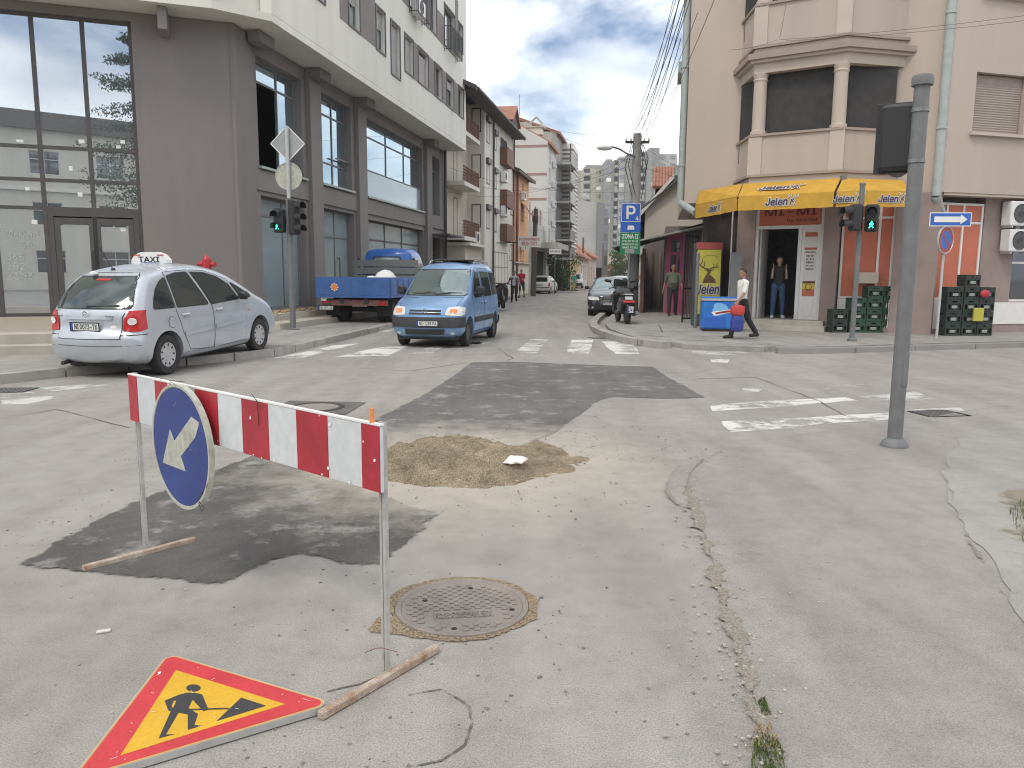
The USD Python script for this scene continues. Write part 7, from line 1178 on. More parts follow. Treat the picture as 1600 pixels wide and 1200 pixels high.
for (lb,u0,v0,u1,v1,Y0,Y1) in (('upper thin wire along the beige wall right of the balcony cornice',1218,62,1620,22,19.0,15.5),('lower thin wire along the beige wall right of the balcony cornice',1228,64,1620,30,19.0,15.7),('short wire rising from the balcony cornice to the upper parapet',1218,60,1228,8,19,19.2),('short wire left of the balcony cornice on the beige wall',1141,78,1215,62,19.4,19.0)): cable(at(u0,v0,Y0), at(u1,v1,Y1), .05, .006, 6, lb, None)
# ================================================================ awning
M('awning_yellow', (.60,.345,.045), .8, .13, 3.5, trans=.12); M('awning_text', (.06,.05,.10), .7, .1); M('awning_white', (.74,.72,.66), .7, .05)
dF = -2.15; zV = fe(1230,326,dF)[1]; zSh = fe(1230,303,dF)[1]; zTp = fe(1230,283,BD-.05)[1]
aw = thing('shop_awning', 'yellow fabric awning over the shop door with dark lettering on its valance', 'awning', FE.w([(sFL,-1.2,zV)])[0])
mL, mR = fe(1153,320,dF)[0], fe(1302,320,dF)[0]; def_ = lambda u, v, z: G(u, v, z)
A0 = FE.w([(sFL-.12,BD-.05,zTp)])[0]; B0 = FE.w([(sFR+.05,BD-.05,zTp)])[0]
def quad(pts, mt, nm, par=None, th_=.012):
    p = np.array(pts, float)
    if len(p) == 4 and mt == 'awning_yellow':   # fabric: sags between its edges, with slack ripples
        U, V_ = np.meshgrid(np.linspace(0,1,25), np.linspace(0,1,7)); U, V_ = U.ravel()[:,None], V_.ravel()[:,None]; q = p[0]*(1-V_)*(1-U)+p[1]*V_*(1-U)+p[2]*V_*U+p[3]*(1-V_)*U if nm == 'canopy' else p[0]*(1-V_)*(1-U)+p[1]*V_*(1-U)+p[2]*V_*U+p[3]*(1-V_)*U
        nn = np.cross(p[1]-p[0], p[3]-p[0]); nn /= np.linalg.norm(nn); nn = nn if nn[2]+.001*nn[1] > 0 or nm != 'canopy' else -nn; sg = .035 if nm == 'canopy' else .0
        q = q-nn*(sg*np.sin(np.pi*U)*np.sin(np.pi*V_))+nn*(.004*np.sin(U*37)*V_*(nm != 'canopy'))-np.array([0,0,1.])*(nm != 'canopy')*V_*(.012*np.sin(np.pi*U)+.004*np.sin(U*23)); f = []
        for j in range(6):
            for i in range(24): a = j*25+i; f += [[a,a+25,a+26],[a,a+26,a+1]]
        nv = len(q); v = np.vstack([q, q-nn*th_]); f = np.array(f); f = np.vstack([f, f[:, ::-1]+nv]); return part(par or aw, nm, TM(v, f), mt, 40)
    n = np.cross(p[1]-p[0], p[2]-p[0]); n /= np.linalg.norm(n); k = len(p); v = np.vstack([p-n*th_/2, p+n*th_/2]); f = [[0,i,i+1] for i in range(1,k-1)]; f = f+[[k,k+i+1,k+i] for i in range(1,k-1)]
    for i in range(k): j = (i+1) % k; f += [[i,k+i,j],[j,k+i,k+j]]
    return part(par or aw, nm, fixn(TM(v, f)), mt, False)
mainL, mainR = FE.w([(mL,dF,zSh)])[0], FE.w([(mR,dF,zSh)])[0]; mainLb, mainRb = mainL*[1,1,0]+[0,0,zV], mainR*[1,1,0]+[0,0,zV]
cm = quad([A0, mainL, mainR, B0], 'awning_yellow', 'canopy'); vm = quad([mainL, mainLb, mainRb, mainR], 'awning_yellow', 'valance')
lw = G(1086,341,zV-.02); lwt = lw*[1,1,0]+[0,0,zSh+.0]; lwall = FE.w([(.45,-.03,zTp)])[0]; lw_in = FE.w([(sL,-.05,zTp)])[0]
cl = quad([lwall, lwt, mainL+[-.02,.02,0], A0+[-.03,.02,0], lw_in], 'awning_yellow', 'canopy') if False else None
cl = quad([lwall, lwt, mainL+[-.02,.02,-.003]], 'awning_yellow', 'canopy'); cl2 = quad([lwall, mainL+[-.02,.02,-.003], A0+[-.02,.02,-.003]], 'awning_yellow', 'canopy'); vl = quad([lwt, lw, mainLb+[-.02,.02,0], mainL+[-.02,.02,0]], 'awning_yellow', 'valance'); quad([lwall, lwt, lw, lwall*[1,1,0]+[0,0,zV]], 'awning_yellow', 'end_flap')
C0 = FE.w([(sR+.05,-.12,zTp)])[0]; r1 = G(1318,328,zV); r2 = G(1340,322,zV); r3 = G(1421,323,zV); r1t, r2t, r3t = [p*[1,1,0]+[0,0,zSh] for p in (r1, r2, r3)]
B1_ = B0+[.06,.02,-.003]; quad([B1_, mainR+[.06,0,-.003], r2t], 'awning_yellow', 'canopy'); quad([B1_, r2t, r3t], 'awning_yellow', 'canopy'); quad([B1_, r3t, C0+[.1,0,-.003]], 'awning_yellow', 'canopy'); v2 = quad([mainR+[.06,0,-.003], mainRb+[.06,0,0], r2, r2t], 'awning_yellow', 'valance'); v3 = quad([r2t, r2, r3, r3t], 'awning_yellow', 'valance')
part(aw, 'support_arm', cat(cyl(FE.w([(sFR+.02,BD,zTp-.1)])[0], mainR*[1,1,0]+[.03,-.0,zSh-.05], .025, 8)), 'iron_dark', 40); part(aw, 'support_arm', cyl(FE.w([(sFL-.05,BD,zTp-.1)])[0], mainL*[1,1,0]+[-.01,0,zSh-.05], .025, 8), 'iron_dark', 40); part(aw, 'hinge', bx(B0[0]-.03,B0[0]+.09,B0[1]-.12,B0[1]-.02,zTp-.9,zTp+.05), 'pole_paint', False)
def glyphs(par, o, xd, yd, h, big=False):
    """the lettering with its white outline and the little antlered emblem behind it"""
    xd, yd = xd/np.linalg.norm(xd), yd/np.linalg.norm(yd); nn = np.cross(xd, yd)
    def pl(m, lift): return fixn(xf(m, lambda v: o+v[:,:1]*xd+v[:,1:2]*yd+(v[:,2:]+lift)*nn))
    t = text_c('Jelen', h, .003, True, h*3.0); t.vertices[:,0] += t.vertices[:,1]*.12; out = []
    for a in np.linspace(0, 2*math.pi, 8, endpoint=False): c = t.copy(); c.apply_translation((math.cos(a)*h*.11, math.sin(a)*h*.11, 0)); out.append(c)
    part(par, 'lettering_outline', pl(cat(out), .008), 'awning_white', False, kind='stuff'); part(par, 'lettering', pl(t, .0125), 'awning_text', False)
    ex = h*1.95
    ant = unary_union([LineString([(ex-.1*h,-.5*h),(ex+.05*h,0),(ex+.1*h,.25*h)]).buffer(.10*h), LineString([(ex+.1*h,.2*h),(ex-.25*h,.55*h),(ex-.35*h,.85*h)]).buffer(.045*h), LineString([(ex+.1*h,.2*h),(ex+.5*h,.5*h),(ex+.85*h,.6*h),(ex+.95*h,.85*h)]).buffer(.045*h), LineString([(ex+.5*h,.5*h),(ex+.45*h,.8*h)]).buffer(.04*h), LineString([(ex-.2*h,.5*h),(ex-.02*h,.75*h)]).buffer(.04*h), LineString([(ex+.05*h,0),(ex+.4*h,-.1*h),(ex+.5*h,-.5*h)]).buffer(.07*h), LineString([(ex+.2*h,.0),(ex+.35*h,.25*h)]).buffer(.08*h)])
    part(par, 'emblem_outline', pl(ext(ant.buffer(.06*h), .003), .008), 'awning_white', False); part(par, 'emblem', pl(ext(ant.buffer(-.012*h), .003), .0125), 'awning_text', False)
mid = lambda a, b, t=.5: a*(1-t)+b*t
zz = np.array([0,0,1.]); sagc = np.array([0,0,-.02]); glyphs(vm, mid(mainLb, mainRb, .42)+zz*(zSh-zV)*.5, mainR-mainL, zz, .17); glyphs(vl, mid(lw, mainLb, .45)+zz*(zSh-zV)*.48, mainL-lwt, zz, .17); glyphs(v2, mid(mainRb, r2, .42)+zz*(zSh-zV)*.5, r2-mainRb, zz, .15); glyphs(v3, mid(r2, r3, .58)+zz*(zSh-zV)*.5, r3-r2, zz, .155)
upd = (A0+B0)/2-(mainL+mainR)/2; glyphs(cm, mid(mid(mainL, mainR, .36), mid(A0, B0, .36), .5), mainR-mainL, upd, .24)
# ================================================================ things by the shop
M('freezer_blue', (.03,.17,.52), .35, .15, 5); M('freezer_light', (.20,.45,.72), .35, .2, 7); M('fridge_yellow', (.46,.42,.06), .4, .08, 4); M('deer_brown', (.10,.06,.03), .7, .3, 12)
fz = G(1096,517,.115); Ffz = Frame(fz*[1,1,0], math.radians(-8)); fzr = thing('ice_cream_freezer', 'blue ice cream chest freezer with a sliding lid beside the walking boy', 'freezer', fz); zt = at(1112,464,fz[1])[2]
bd3 = part(fzr, 'cabinet', Ffz.mesh(rbx(0,.98,0,.62,.17,zt-.10,.03)), 'freezer_blue', 30); part(fzr, 'rim', Ffz.mesh(rbx(-.02,1.0,-.02,.64,zt-.10,zt-.035,.012)), 'hubcap', 30); part(fzr, 'lid', Ffz.mesh(rbx(-.01,.99,-.015,.63,zt-.034,zt,.01)), 'freezer_blue', 30); part(fzr, 'plinth', Ffz.box(.03,.95,.03,.6,.11,.169), 'black_plastic', False)
part(bd3, 'vent_panel', Ffz.mesh(rbx(.05,.6,-.008,-.001,.2,.48,.003)), 'sign_blue_bright', False); part(bd3, 'light_print', on(Ffz, ext(wob(Point(.42,.66).buffer(.17), .05, .05, 5), .002), 0, .02, -.001), 'freezer_light', False); part(bd3, 'white_print', on(Ffz, ext(poly([(.22,.60),(.60,.66),(.86,.70),(.86,.60),(.5,.56),(.30,.50)]), .002), 0, .0, -.0035), 'white_paint', False); part(bd3, 'red_print', on(Ffz, ext(poly([(.32,.585),(.60,.64),(.84,.67),(.84,.61),(.5,.575),(.33,.54)]), .002), 0, 0, -.0058), 'film_red', False)
fg = np.array([*at(1086,440,21.6)[:2], .11]); Ffg = Frame(fg, math.radians(-6)); frg = thing('drinks_fridge', 'tall drinks fridge with a yellow stag panel behind the blue freezer', 'fridge', fg); zt = at(1105,379,21.6)[2]; zh = at(1105,390,21.6)[2]; zj = at(1105,463,21.6)[2]
wF = float((at(1123,440,21.6)-at(1086,440,21.6))[0]); part(frg, 'cabinet', Ffg.mesh(rbx(0,wF+.06,0,.65,.1,zt,.03)), 'grey_plastic', 30); hdp = part(frg, 'header', Ffg.mesh(rbx(.0,wF+.05,-.04,-.001,zh+.01,zt,.01)), 'faded_red', False); pnl = part(frg, 'yellow_panel', Ffg.box(.04,wF+.02,-.02,-.001,zj-.5,zh), 'fridge_yellow', False)
def zd_(pts): 
    o = []
    for x, y in pts: s, z = Ffg.sz(1060+x/6.314, 350+y/6.314, -.03); o.append((s, z))
    return o
def ln(pts, w): return LineString(zd_(pts)).buffer(w)
part(pnl, 'stag', on(Ffg, ext(poly(zd_([(236,582),(256,530),(276,500),(288,478),(280,458),(290,440),(312,440),(322,458),(318,480),(308,500),(336,520),(362,548),(372,582)])), .004), 0, 0, -.021), 'deer_brown', False)
part(pnl, 'antlers', on(Ffg, ext(unary_union([ln([(287,442),(262,436),(236,425),(212,404),(198,376),(201,348),(208,332)], .013), ln([(212,404),(226,392),(238,374),(240,352)], .010), ln([(198,378),(184,362)], .009), ln([(238,426),(256,412),(262,392),(256,372)], .010), ln([(316,438),(338,432),(362,428),(390,424)], .013), ln([(340,432),(350,414),(350,392)], .010), ln([(368,428),(380,410),(383,388)], .010), ln([(284,456),(262,452)], .014), ln([(318,456),(342,450)], .014)]).intersection(sbox(.04,0,wF+.02,3)), .004), 0, 0, -.0265), 'deer_brown', False); part(pnl, 'thin_ring', on(Ffg, ext(ln([(235,350),(262,320),(305,305),(350,308),(385,330)], .004), .003), 0, 0, -.0265), 'deer_brown', False)
t = text_c('Jelen', .26, .004, True, .62); t.vertices[:,0] += t.vertices[:,1]*.12; zc = Ffg.sz(1108,452,-.03)[1]; part(pnl, 'lettering_outline', on(Ffg, cat(*[t.copy().apply_translation((math.cos(a)*.02, math.sin(a)*.02, 0)) for a in np.linspace(0,6.28,8)]), wF/2+.02, zc, -.033), 'awning_white', False, kind='stuff'); part(pnl, 'lettering', on(Ffg, t, wF/2+.02, zc, -.038), 'awning_text', False)
gt = np.array([*at(1076,470,23.5)[:2], .1]); gate = thing('iron_gate', 'dark upright iron gate between the pink shop front and the fridge', 'gate', gt); Fg_ = Frame(gt, math.radians(35)); zt = at(1076,366,23.5)[2]
part(gate, 'frame', Fg_.mesh(cat(bx(-.25,-.21,0,.04,0,zt), bx(.30,.34,0,.04,0,zt), bx(-.21,.30,.005,.035,.2,.25), bx(-.21,.30,.005,.035,zt-.08,zt-.03), bx(-.21,.30,.005,.035,1.1,1.15))), 'iron_dark', False)
for k in range(8): part(gate, 'bar', Fg_.mesh(cyl((-.19+k*.067,.02,.25),(-.19+k*.067,.02,zt+.06),.009,6)), 'iron_dark', False)
pg = np.array([*at(1086,512,20.9)[:2], .1]); gp2 = thing('steel_post', 'thin grey steel post at the left side of the blue freezer', 'post', pg); part(gp2, 'shaft', cyl(pg, [*pg[:2], at(1085,398,20.9)[2]], .045, 10), 'steel_grey', 40); part(gp2, 'cap', ico([*pg[:2], at(1085,397,20.9)[2]], .05, 1), 'steel_grey', 40)
wd = np.array([*at(1139,470,21.0)[:2], .1]); bl_ = thing('plank_board', 'tall pale board leaning in the recess behind the boy', 'board', wd); part(bl_, 'board', Frame(wd, .1).mesh(rbx(0,.30,0,.04,0,at(1139,394,21)[2],.005)), 'steel_grey', False); part(bl_, 'batten', Frame(wd, .1).mesh(bx(.03,.27,-.02,-.001,.9,.98)), 'steel_grey', False)
# crates
M('crate_green', (.032,.075,.045), .6, .25, 5); M('crate_dark', (.022,.034,.028), .6, .2, 6); M('crate_red', (.40,.035,.05), .6, .15, 6); M('bottle_glass', (.03,.05,.02), .15, .2, 6)
def crate_parts(th, mt, bottles=True):
    w, d, h, t = .40, .30, .29, .018; sd = sbox(-w/2,0,w/2,h); sl = unary_union([sbox(-.06,.22,.06,.25)]+[sbox(-.17+i*.09,.05,-.10+i*.09,.17) for i in range(4)]); fr = sd.difference(sl.intersection(sd.buffer(-.02))); e = sbox(-d/2+t,0,d/2-t,h).difference(sbox(-.05,.215,.05,.25))
    F = Frame((0,0), 0); a = wallx(fr, -d/2, -d/2+t); b = wallx(fr, d/2-t, d/2); c = xf(wallx(e, -w/2, -w/2+t), lambda v: np.column_stack([v[:,1], v[:,0], v[:,2]])); g = xf(wallx(e, w/2-t, w/2), lambda v: np.column_stack([v[:,1], v[:,0], v[:,2]]))
    s = part(th, 'shell', cat(a, b, fixn(c), fixn(g), bx(-w/2+t,w/2-t,-d/2+t,d/2-t,0,.02)), mt, False, True); part(s, 'label_print', wallx(sbox(-.07,.075,.07,.145), -d/2-.003, -d/2-.0005), 'alu_back', False, True)
    if bottles:
        for i in range(4):
            for j in range(3): part(th, 'bottle', lathe([(.001,.02),(.032,.02),(.033,.16),(.014,.22),(.014,.27),(.001,.272)], 8).apply_translation((-.138+i*.092,-.09+j*.09,.005)), 'bottle_glass', 40, True)
protos = {}
def crate(mt, pos, rz, label):
    nm = {'crate_green':'green_crate','crate_dark':'dark_crate','crate_red':'red_crate'}[mt]
    if mt in protos: return copy_of(protos[mt], nm, label, 'crate', pos, rz)
    t = thing(nm, label, 'crate', pos, rz); crate_parts(t, mt); protos[mt] = t; return t
c0 = G(1279,512,.105); crate('crate_red', c0+[0,.16,0], .0, 'red crate on the pavement right beside the shop door'); crate('crate_dark', c0+[.01,.16,.30], .05, 'dark crate standing on the red crate beside the shop door')
num = ('first','second','third','fourth','fifth'); col = ('left','middle','right')
c1 = G(1338,520,.105); a1 = .06
for i in range(3):
    for k in range((3,4,4)[i]): crate('crate_green', c1+[.03+.42*i*math.cos(a1), .2+.42*i*math.sin(a1), .295*k], a1+.03*((i*3+k*5) % 3-1), f'green crate, {num[k] if k < 3 else "topmost"} in the {col[i]} column beside the slim signal pole')
c2_ = G(1312,520,.105)
for k in range(2): crate('crate_dark', c2_+[0,.2,.295*k], .1, f'dark crate, {("lower","upper")[k]} of the pair left of the green crate stack')
c3 = at(1491,517,18.55)*[1,1,0]+[0,0,.106]
for i in range(3):
    for k in range((4,5,4)[i]): crate('crate_dark', c3+[.42*i*math.cos(.12), .25+.42*i*math.sin(.12), .295*k], .12+.03*((i*5+k*3) % 3-1), f'dark crate, {num[k]} from the ground, {col[i]} column behind the round sign')
cc = c3+[.46,.08,0]
solo('yellow_box', rbx(cc[0],cc[0]+.24,cc[1]-.05,cc[1]+.02,cc[2]+.36,cc[2]+.68,.01), 'fridge_yellow', 'small yellow box hung in front of the dark crate stack', 'box'); solo('red_bag', ico(cc+[.25,.0,1.02], .12, 2, (1,.5,.8)), 'crate_red', 'small red bag on the dark crate stack behind the round sign', 'bag', smooth=40)
sk = G(1350,495,.105); solo('cardboard_box', Frame(c1+[.2,.24,0], .1).mesh(rbx(-.2,.32,-.14,.14,.105+.295*4+.06,.105+.295*4+.34,.01)), 'old_wall', 'pale cardboard box on top of the green crate stack', 'box')
# hydrant
hy = np.array([*at(326,470,16.6)[:2], .42]); M('hydrant_red', (.42,.03,.035), .4, .12, 8); hyd = thing('fire_hydrant', 'red pillar fire hydrant standing behind the taxi roof', 'hydrant', hy); hz = at(326,398,16.6)[2]-.42
part(hyd, 'barrel', lathe([(.12,0),(.12,.04),(.085,.06),(.08,hz-.32),(.095,hz-.30),(.095,hz-.12),(.085,hz-.08),(.04,hz-.03),(.03,hz),(.001,hz)], 20).apply_translation(hy), 'hydrant_red', 40)
for s in (1,-1): part(hyd, 'outlet', cat(cyl(hy+[.07*s,0,hz-.2], hy+[.16*s,-.02,hz-.2], .045, 12), cyl(hy+[.16*s,-.02,hz-.2], hy+[.19*s,-.025,hz-.2], .055, 12)), 'hydrant_red', 40)
copy_of(SC, 'scooter', 'dark motor scooter parked by the white house, half hidden by the blue van', 'scooter', G(781,481,.115)+[-.1,.6,0], ang_of(170))
ps2 = G(783,476,.1); bo = thing('bollard', 'thin dark post at the left kerb just right of the blue van', 'bollard', ps2); part(bo, 'shaft', cyl(ps2, ps2+[0,0,.8], .035, 8), 'iron_dark', 40); part(bo, 'cap', ico(ps2+[0,0,.8], .045, 1), 'iron_dark', 40)
# ================================================================ people
M('skin', (.42,.25,.18), .6, .08, 12); M('skin_tan', (.33,.18,.12), .6, .08, 12); M('hair_dark', (.025,.018,.015), .6, .2, 30); M('hair_grey', (.16,.15,.14), .7, .2, 30); M('hair_brown', (.07,.045,.03), .6, .2, 30)
M('eye_dark', (.03,.02,.02), .3, .1)
for n_, c in (('cloth_white',(.68,.66,.62)),('cloth_black',(.022,.022,.026)),('cloth_jeans',(.05,.09,.18)),('cloth_olive',(.13,.14,.11)),('cloth_charcoal',(.035,.035,.04)),('cloth_red',(.42,.04,.04)),('cloth_teal',(.05,.28,.22)),('cloth_orange',(.52,.24,.04)),('cloth_navy',(.03,.04,.08)),('cloth_plum',(.10,.05,.065)),('cloth_lilac',(.52,.49,.58)),('shoe_dark',(.03,.025,.022)),('shoe_white',(.66,.65,.63)),('cloth_khaki',(.30,.27,.17))): M(n_, c, .9, .14, 9, .25, 60)
def chain(P, R): return [m3.Manifold.batch_hull([m3.Manifold.sphere(float(R[i]), 14).translate(tuple(map(float, P[i]))), m3.Manifold.sphere(float(R[i+1]), 14).translate(tuple(map(float, P[i+1])))]) for i in range(len(P)-1)]
def blob(parts, ref=.03, it=6):
    m = parts[0]
    for p in parts[1:]: m = m+p
    t = m3mesh(m.refine_to_length(ref)); trimesh.smoothing.filter_taubin(t, .5, .53, it); return t
def ell(c, s, n=16): return m3.Manifold.sphere(1.0, n).scale(tuple(map(float, s))).translate(tuple(map(float, c)))
def rotv(v, ax, a):
    v = np.asarray(v, float); ax = np.asarray(ax, float); return v*math.cos(a)+np.cross(ax, v)*math.sin(a)+ax*(ax@v)*(1-math.cos(a))
def hand(w, d, side, s=1.0, curl=.5):
    """palm, four fingers of unequal length and a thumb, reaching along d from the wrist w"""
    d = d/np.linalg.norm(d); a = np.cross(d, [0,1.,0]); a = np.array([1.,0,0]) if np.linalg.norm(a) < .3 else a/np.linalg.norm(a); n = np.cross(a, d); fwd = np.array([0,1.,0]); lat = fwd-d*(fwd@d); lat = lat/max(np.linalg.norm(lat), 1e-3) if np.linalg.norm(lat) > .2 else n; nn = np.cross(lat, d)*(-side)
    P = []; pc = w+d*.045*s
    P.append(m3.Manifold.batch_hull([m3.Manifold.sphere(.014*s, 10).translate(tuple(w+d*t*s+lat*o*s)) for t, o in ((.01,.018),(.01,-.018),(.085,.034),(.085,-.034))]))
    for k, (o, L) in enumerate(((.031,.070),(.011,.078),(-.011,.072),(-.031,.056))):
        b = w+d*.085*s+lat*o*s; c1_ = rotv(d, lat, curl*.5*side); c2_ = rotv(d, lat, curl*1.3*side); q = b+c1_*L*.5*s; P += chain([b, q, q+c2_*L*.5*s], [.0095*s,.0088*s,.0075*s])
    b = w+d*.03*s+lat*.03*s; q = b+(d*.7+lat*.7)*.035*s; P += chain([b, q, q+d*.03*s], [.012*s,.010*s,.0085*s]); return P
def person(label, pos, az, H, top, legs, shoes, hair, skin='skin', thigh=((8,0),(-8,0)), knee=(4,4), arm=((6,10,10),(6,10,10)), sleeve=.5, female=False, longhair=False, belly=0.0, lean=0.0, head_turn=0.0, skirt=False, shorts=False, nm='person', top2=None):
    """faces local +y; arm = (swing forward, out, elbow) in degrees for the right and the left; thigh = (swing forward, out)"""
    th = thing(nm, label, 'person', pos, ang_of(az)-math.pi/2); s = H/1.75; R = math.radians; Z = np.array([0,0,1.]); sw = (.175 if female else .20)*s; hw = .095*s
    hip = {}; kn = {}; an = {}; L1_, L2_ = .43*s, .42*s
    for k, sd in enumerate((1,-1)):
        a, o = R(thigh[k][0]), R(thigh[k][1]); d = np.array([math.sin(o)*sd, math.sin(a)*math.cos(o), -math.cos(a)*math.cos(o)]); h = np.array([hw*sd,0,0]); q = h+d*L1_; b = R(thigh[k][0]-knee[k]); e = np.array([d[0]*.4, math.sin(b), -math.cos(b)]); e /= np.linalg.norm(e); hip[sd], kn[sd], an[sd] = h, q, q+e*L2_
    zlow = min(an[1][2], an[-1][2])-.075*s; off = np.array([0,0,-zlow])
    for D in (hip, kn, an):
        for k in D: D[k] = D[k]+off
    pel = off+[0,0,.03*s]; up = np.array([0, math.sin(R(lean)), math.cos(R(lean))]); ch = pel+up*.36*s; nk = pel+up*.53*s; hd = nk+up*.155*s+np.array([0,.02*s,0])
    B, T_, J, S_ = [], [], [], []
    torso = lambda g: [m3.Manifold.batch_hull([ell(pel, ((.145+.0)*s+g,.10*s+g,.10*s)), ell(pel+up*.18*s+[0,.01*s+belly*.06,0], ((.128 if female else .145)*s+g+belly*.03,.10*s+g+belly*.06,.08*s))]), m3.Manifold.batch_hull([ell(pel+up*.18*s+[0,.01*s+belly*.06,0], ((.128 if female else .145)*s+g+belly*.03,.10*s+g+belly*.06,.08*s)), ell(ch, ((.15 if female else .17)*s+g,.105*s+g+(.02*s if female else 0),.10*s))]), m3.Manifold.batch_hull([ell(ch, ((.15 if female else .17)*s+g,.10*s+g,.09*s)), *[m3.Manifold.sphere(.055*s+g, 12).translate(tuple(ch+up*.10*s+[sw*.86*k,0,0])) for k in (1,-1)], m3.Manifold.sphere(.05*s+g, 12).translate(tuple(nk-up*.03*s))])]
    B += torso(0); B += chain([nk-up*.04*s, nk+up*.08*s], [.055*s,.05*s])
    ht = R(head_turn); fx = np.array([-math.sin(ht), math.cos(ht), 0]); rx = np.array([math.cos(ht), math.sin(ht), 0])
    hl = lambda x, y, z: hd+rx*x*s+fx*y*s+Z*z*s
    skull = m3.Manifold.batch_hull([m3.Manifold.sphere(.078*s, 18).translate(tuple(hl(0,-.015,.03))), m3.Manifold.sphere(.070*s, 18).translate(tuple(hl(0,.022,.035))), m3.Manifold.sphere(.045*s, 14).translate(tuple(hl(0,.035,-.065))), m3.Manifold.sphere(.03*s, 12).translate(tuple(hl(0,.055,-.082)))])
    nose = m3.Manifold.batch_hull([m3.Manifold.sphere(.008*s, 8).translate(tuple(hl(0,.09,.015))), m3.Manifold.sphere(.014*s, 8).translate(tuple(hl(0,.102,-.018)))]); B += [skull, nose]+[ell(hl(.078*k,-.005,-.005), (.012*s,.022*s,.032*s), 10) for k in (1,-1)]
    sh_, el_, wr2 = {}, {}, {}
    for k, sd in enumerate((1,-1)):
        f, o, e = map(R, arm[k]); d = np.array([math.sin(o)*sd*math.cos(f*.5), math.sin(f)*math.cos(o), -math.cos(f)*math.cos(o)]); d /= np.linalg.norm(d); S0_ = ch+up*.10*s+np.array([sw*sd,0,0]); E = S0_+d*.29*s; ax = np.cross(d, [0,1.,0]); ax = np.array([1.,0,0]) if np.linalg.norm(ax) < .2 else ax/np.linalg.norm(ax); d2_ = rotv(d, ax, e); W_2 = E+d2_*.25*s
        B += chain([S0_, E, W_2], [.048*s,.038*s,.027*s])+hand(W_2, d2_, sd, s, .5); sh_[sd], el_[sd], wr2[sd] = S0_, E, W_2
        sl_ = S0_+(E-S0_)*min(1, sleeve*2); T_ += chain([S0_, sl_], [.060*s,(.060-.012*min(1, sleeve*2))*s])
        if sleeve > .6: T_ += chain([E, E+(W_2-E)*.9], [.05*s,.04*s])
        B += chain([hip[sd]+[0,0,.02], kn[sd], an[sd]], [.085*s,.058*s,.038*s]); ft = an[sd]+np.array([0,.0,-.045*s]); toe = ft+np.array([.02*sd,.17*s,-.005*s]); B += chain([an[sd], ft+[0,.03*s,0], toe], [.038*s,.032*s,.024*s])
        S_.append(m3.Manifold.batch_hull([m3.Manifold.sphere(.045*s, 12).translate(tuple(ft+[0,-.03*s,.012*s])), m3.Manifold.sphere(.043*s, 12).translate(tuple(toe+[-.012,-.04*s,.010*s])), m3.Manifold.sphere(.036*s, 12).translate(tuple(toe+[0,0,.004*s])), ell(an[sd]+[0,0,-.01*s], (.046*s,.05*s,.04*s))]))
        end = kn[sd]+(an[sd]-kn[sd])*(.05 if shorts else .93); J += chain([hip[sd]+[0,0,.02], kn[sd]], [.102*s,.074*s]); J += chain([kn[sd], end], [.074*s,(.072 if shorts else .058)*s])
    part(th, 'body', blob(B, .028), skin, True, True); part(th, 'shirt', blob(T_+torso(.014*s), .03), top, True, True)
    J.append(m3.Manifold.batch_hull([ell(pel+[0,0,-.0], (.158*s,.112*s,.075*s)), *[m3.Manifold.sphere(.10*s, 12).translate(tuple(hip[k])) for k in (1,-1)]])); part(th, 'shorts' if shorts else 'trousers', blob(J, .03), legs, True, True)
    for q in S_: part(th, 'shoe', m3mesh(q), shoes, 40, True)
    hr = [m3.Manifold.batch_hull([m3.Manifold.sphere(.085*s, 16).translate(tuple(hl(0,-.022,.042))), m3.Manifold.sphere(.074*s, 16).translate(tuple(hl(0,.018,.055)))])]
    if longhair: hr += [m3.Manifold.batch_hull([m3.Manifold.sphere(.07*s, 12).translate(tuple(hl(0,-.04,.0))), m3.Manifold.sphere(.05*s, 12).translate(tuple(hl(0,-.06,-.14)))])]
    cut = m3.Manifold.batch_hull([m3.Manifold.sphere(.02*s, 8).translate(tuple(hl(x,y,z))) for x in (-.075,.075) for y in (.055,.16) for z in (-.2,.06)]); hm = hr[0]
    for q in hr[1:]: hm = hm+q
    hm = hm-cut; lowc = m3.Manifold.batch_hull([m3.Manifold.sphere(.01*s, 6).translate(tuple(hl(x,y,z))) for x in (-.2,.2) for y in (-.005,.2) for z in (-.25,-.03)]); part(th, 'hair', m3mesh(hm-lowc), hair, 40, True)
    for k in (1,-1): part(th, 'eye', ico(hl(.03*k,.078,.018), .009*s, 1, (1.2,.8,.8)), 'eye_dark', 40, True)
    part(th, 'mouth', ico(hl(0,.082,-.05), .012*s, 1, (1.6,.5,.35)), 'lamp_red' if False else 'skin_tan', 40, True)
    if top2: part(th, 'open_jacket', blob([m3.Manifold.batch_hull([ell(ch+[.12*k*s,.0,0], (.07*s,.135*s,.10*s)), ell(pel+[.13*k*s,.0,.08*s], (.05*s,.12*s,.08*s))]) for k in (1,-1)]+T_, .035), top2, True, True)
    def world(p): a = ang_of(az)-math.pi/2; c, s2 = math.cos(a), math.sin(a); return np.array([pos[0]+p[0]*c-p[1]*s2, pos[1]+p[0]*s2+p[1]*c, pos[2]+p[2]])
    return th, {k: world(wr2[k]) for k in wr2}, world
ground_ = lambda u, v, z: np.array(G(u, v, z))
mp1 = ground_(1050,491.5,.11); mp1 = mp1*np.array([.985,.985,1]); person('man in an olive shirt and dark trousers walking on the corner pavement', mp1, 186, 1.80, 'cloth_olive', 'cloth_charcoal', 'shoe_dark', 'hair_grey', 'skin_tan', ((14,3),(-10,3)), (6,10), ((-6,14,14),(10,14,16)), .45, belly=.7)
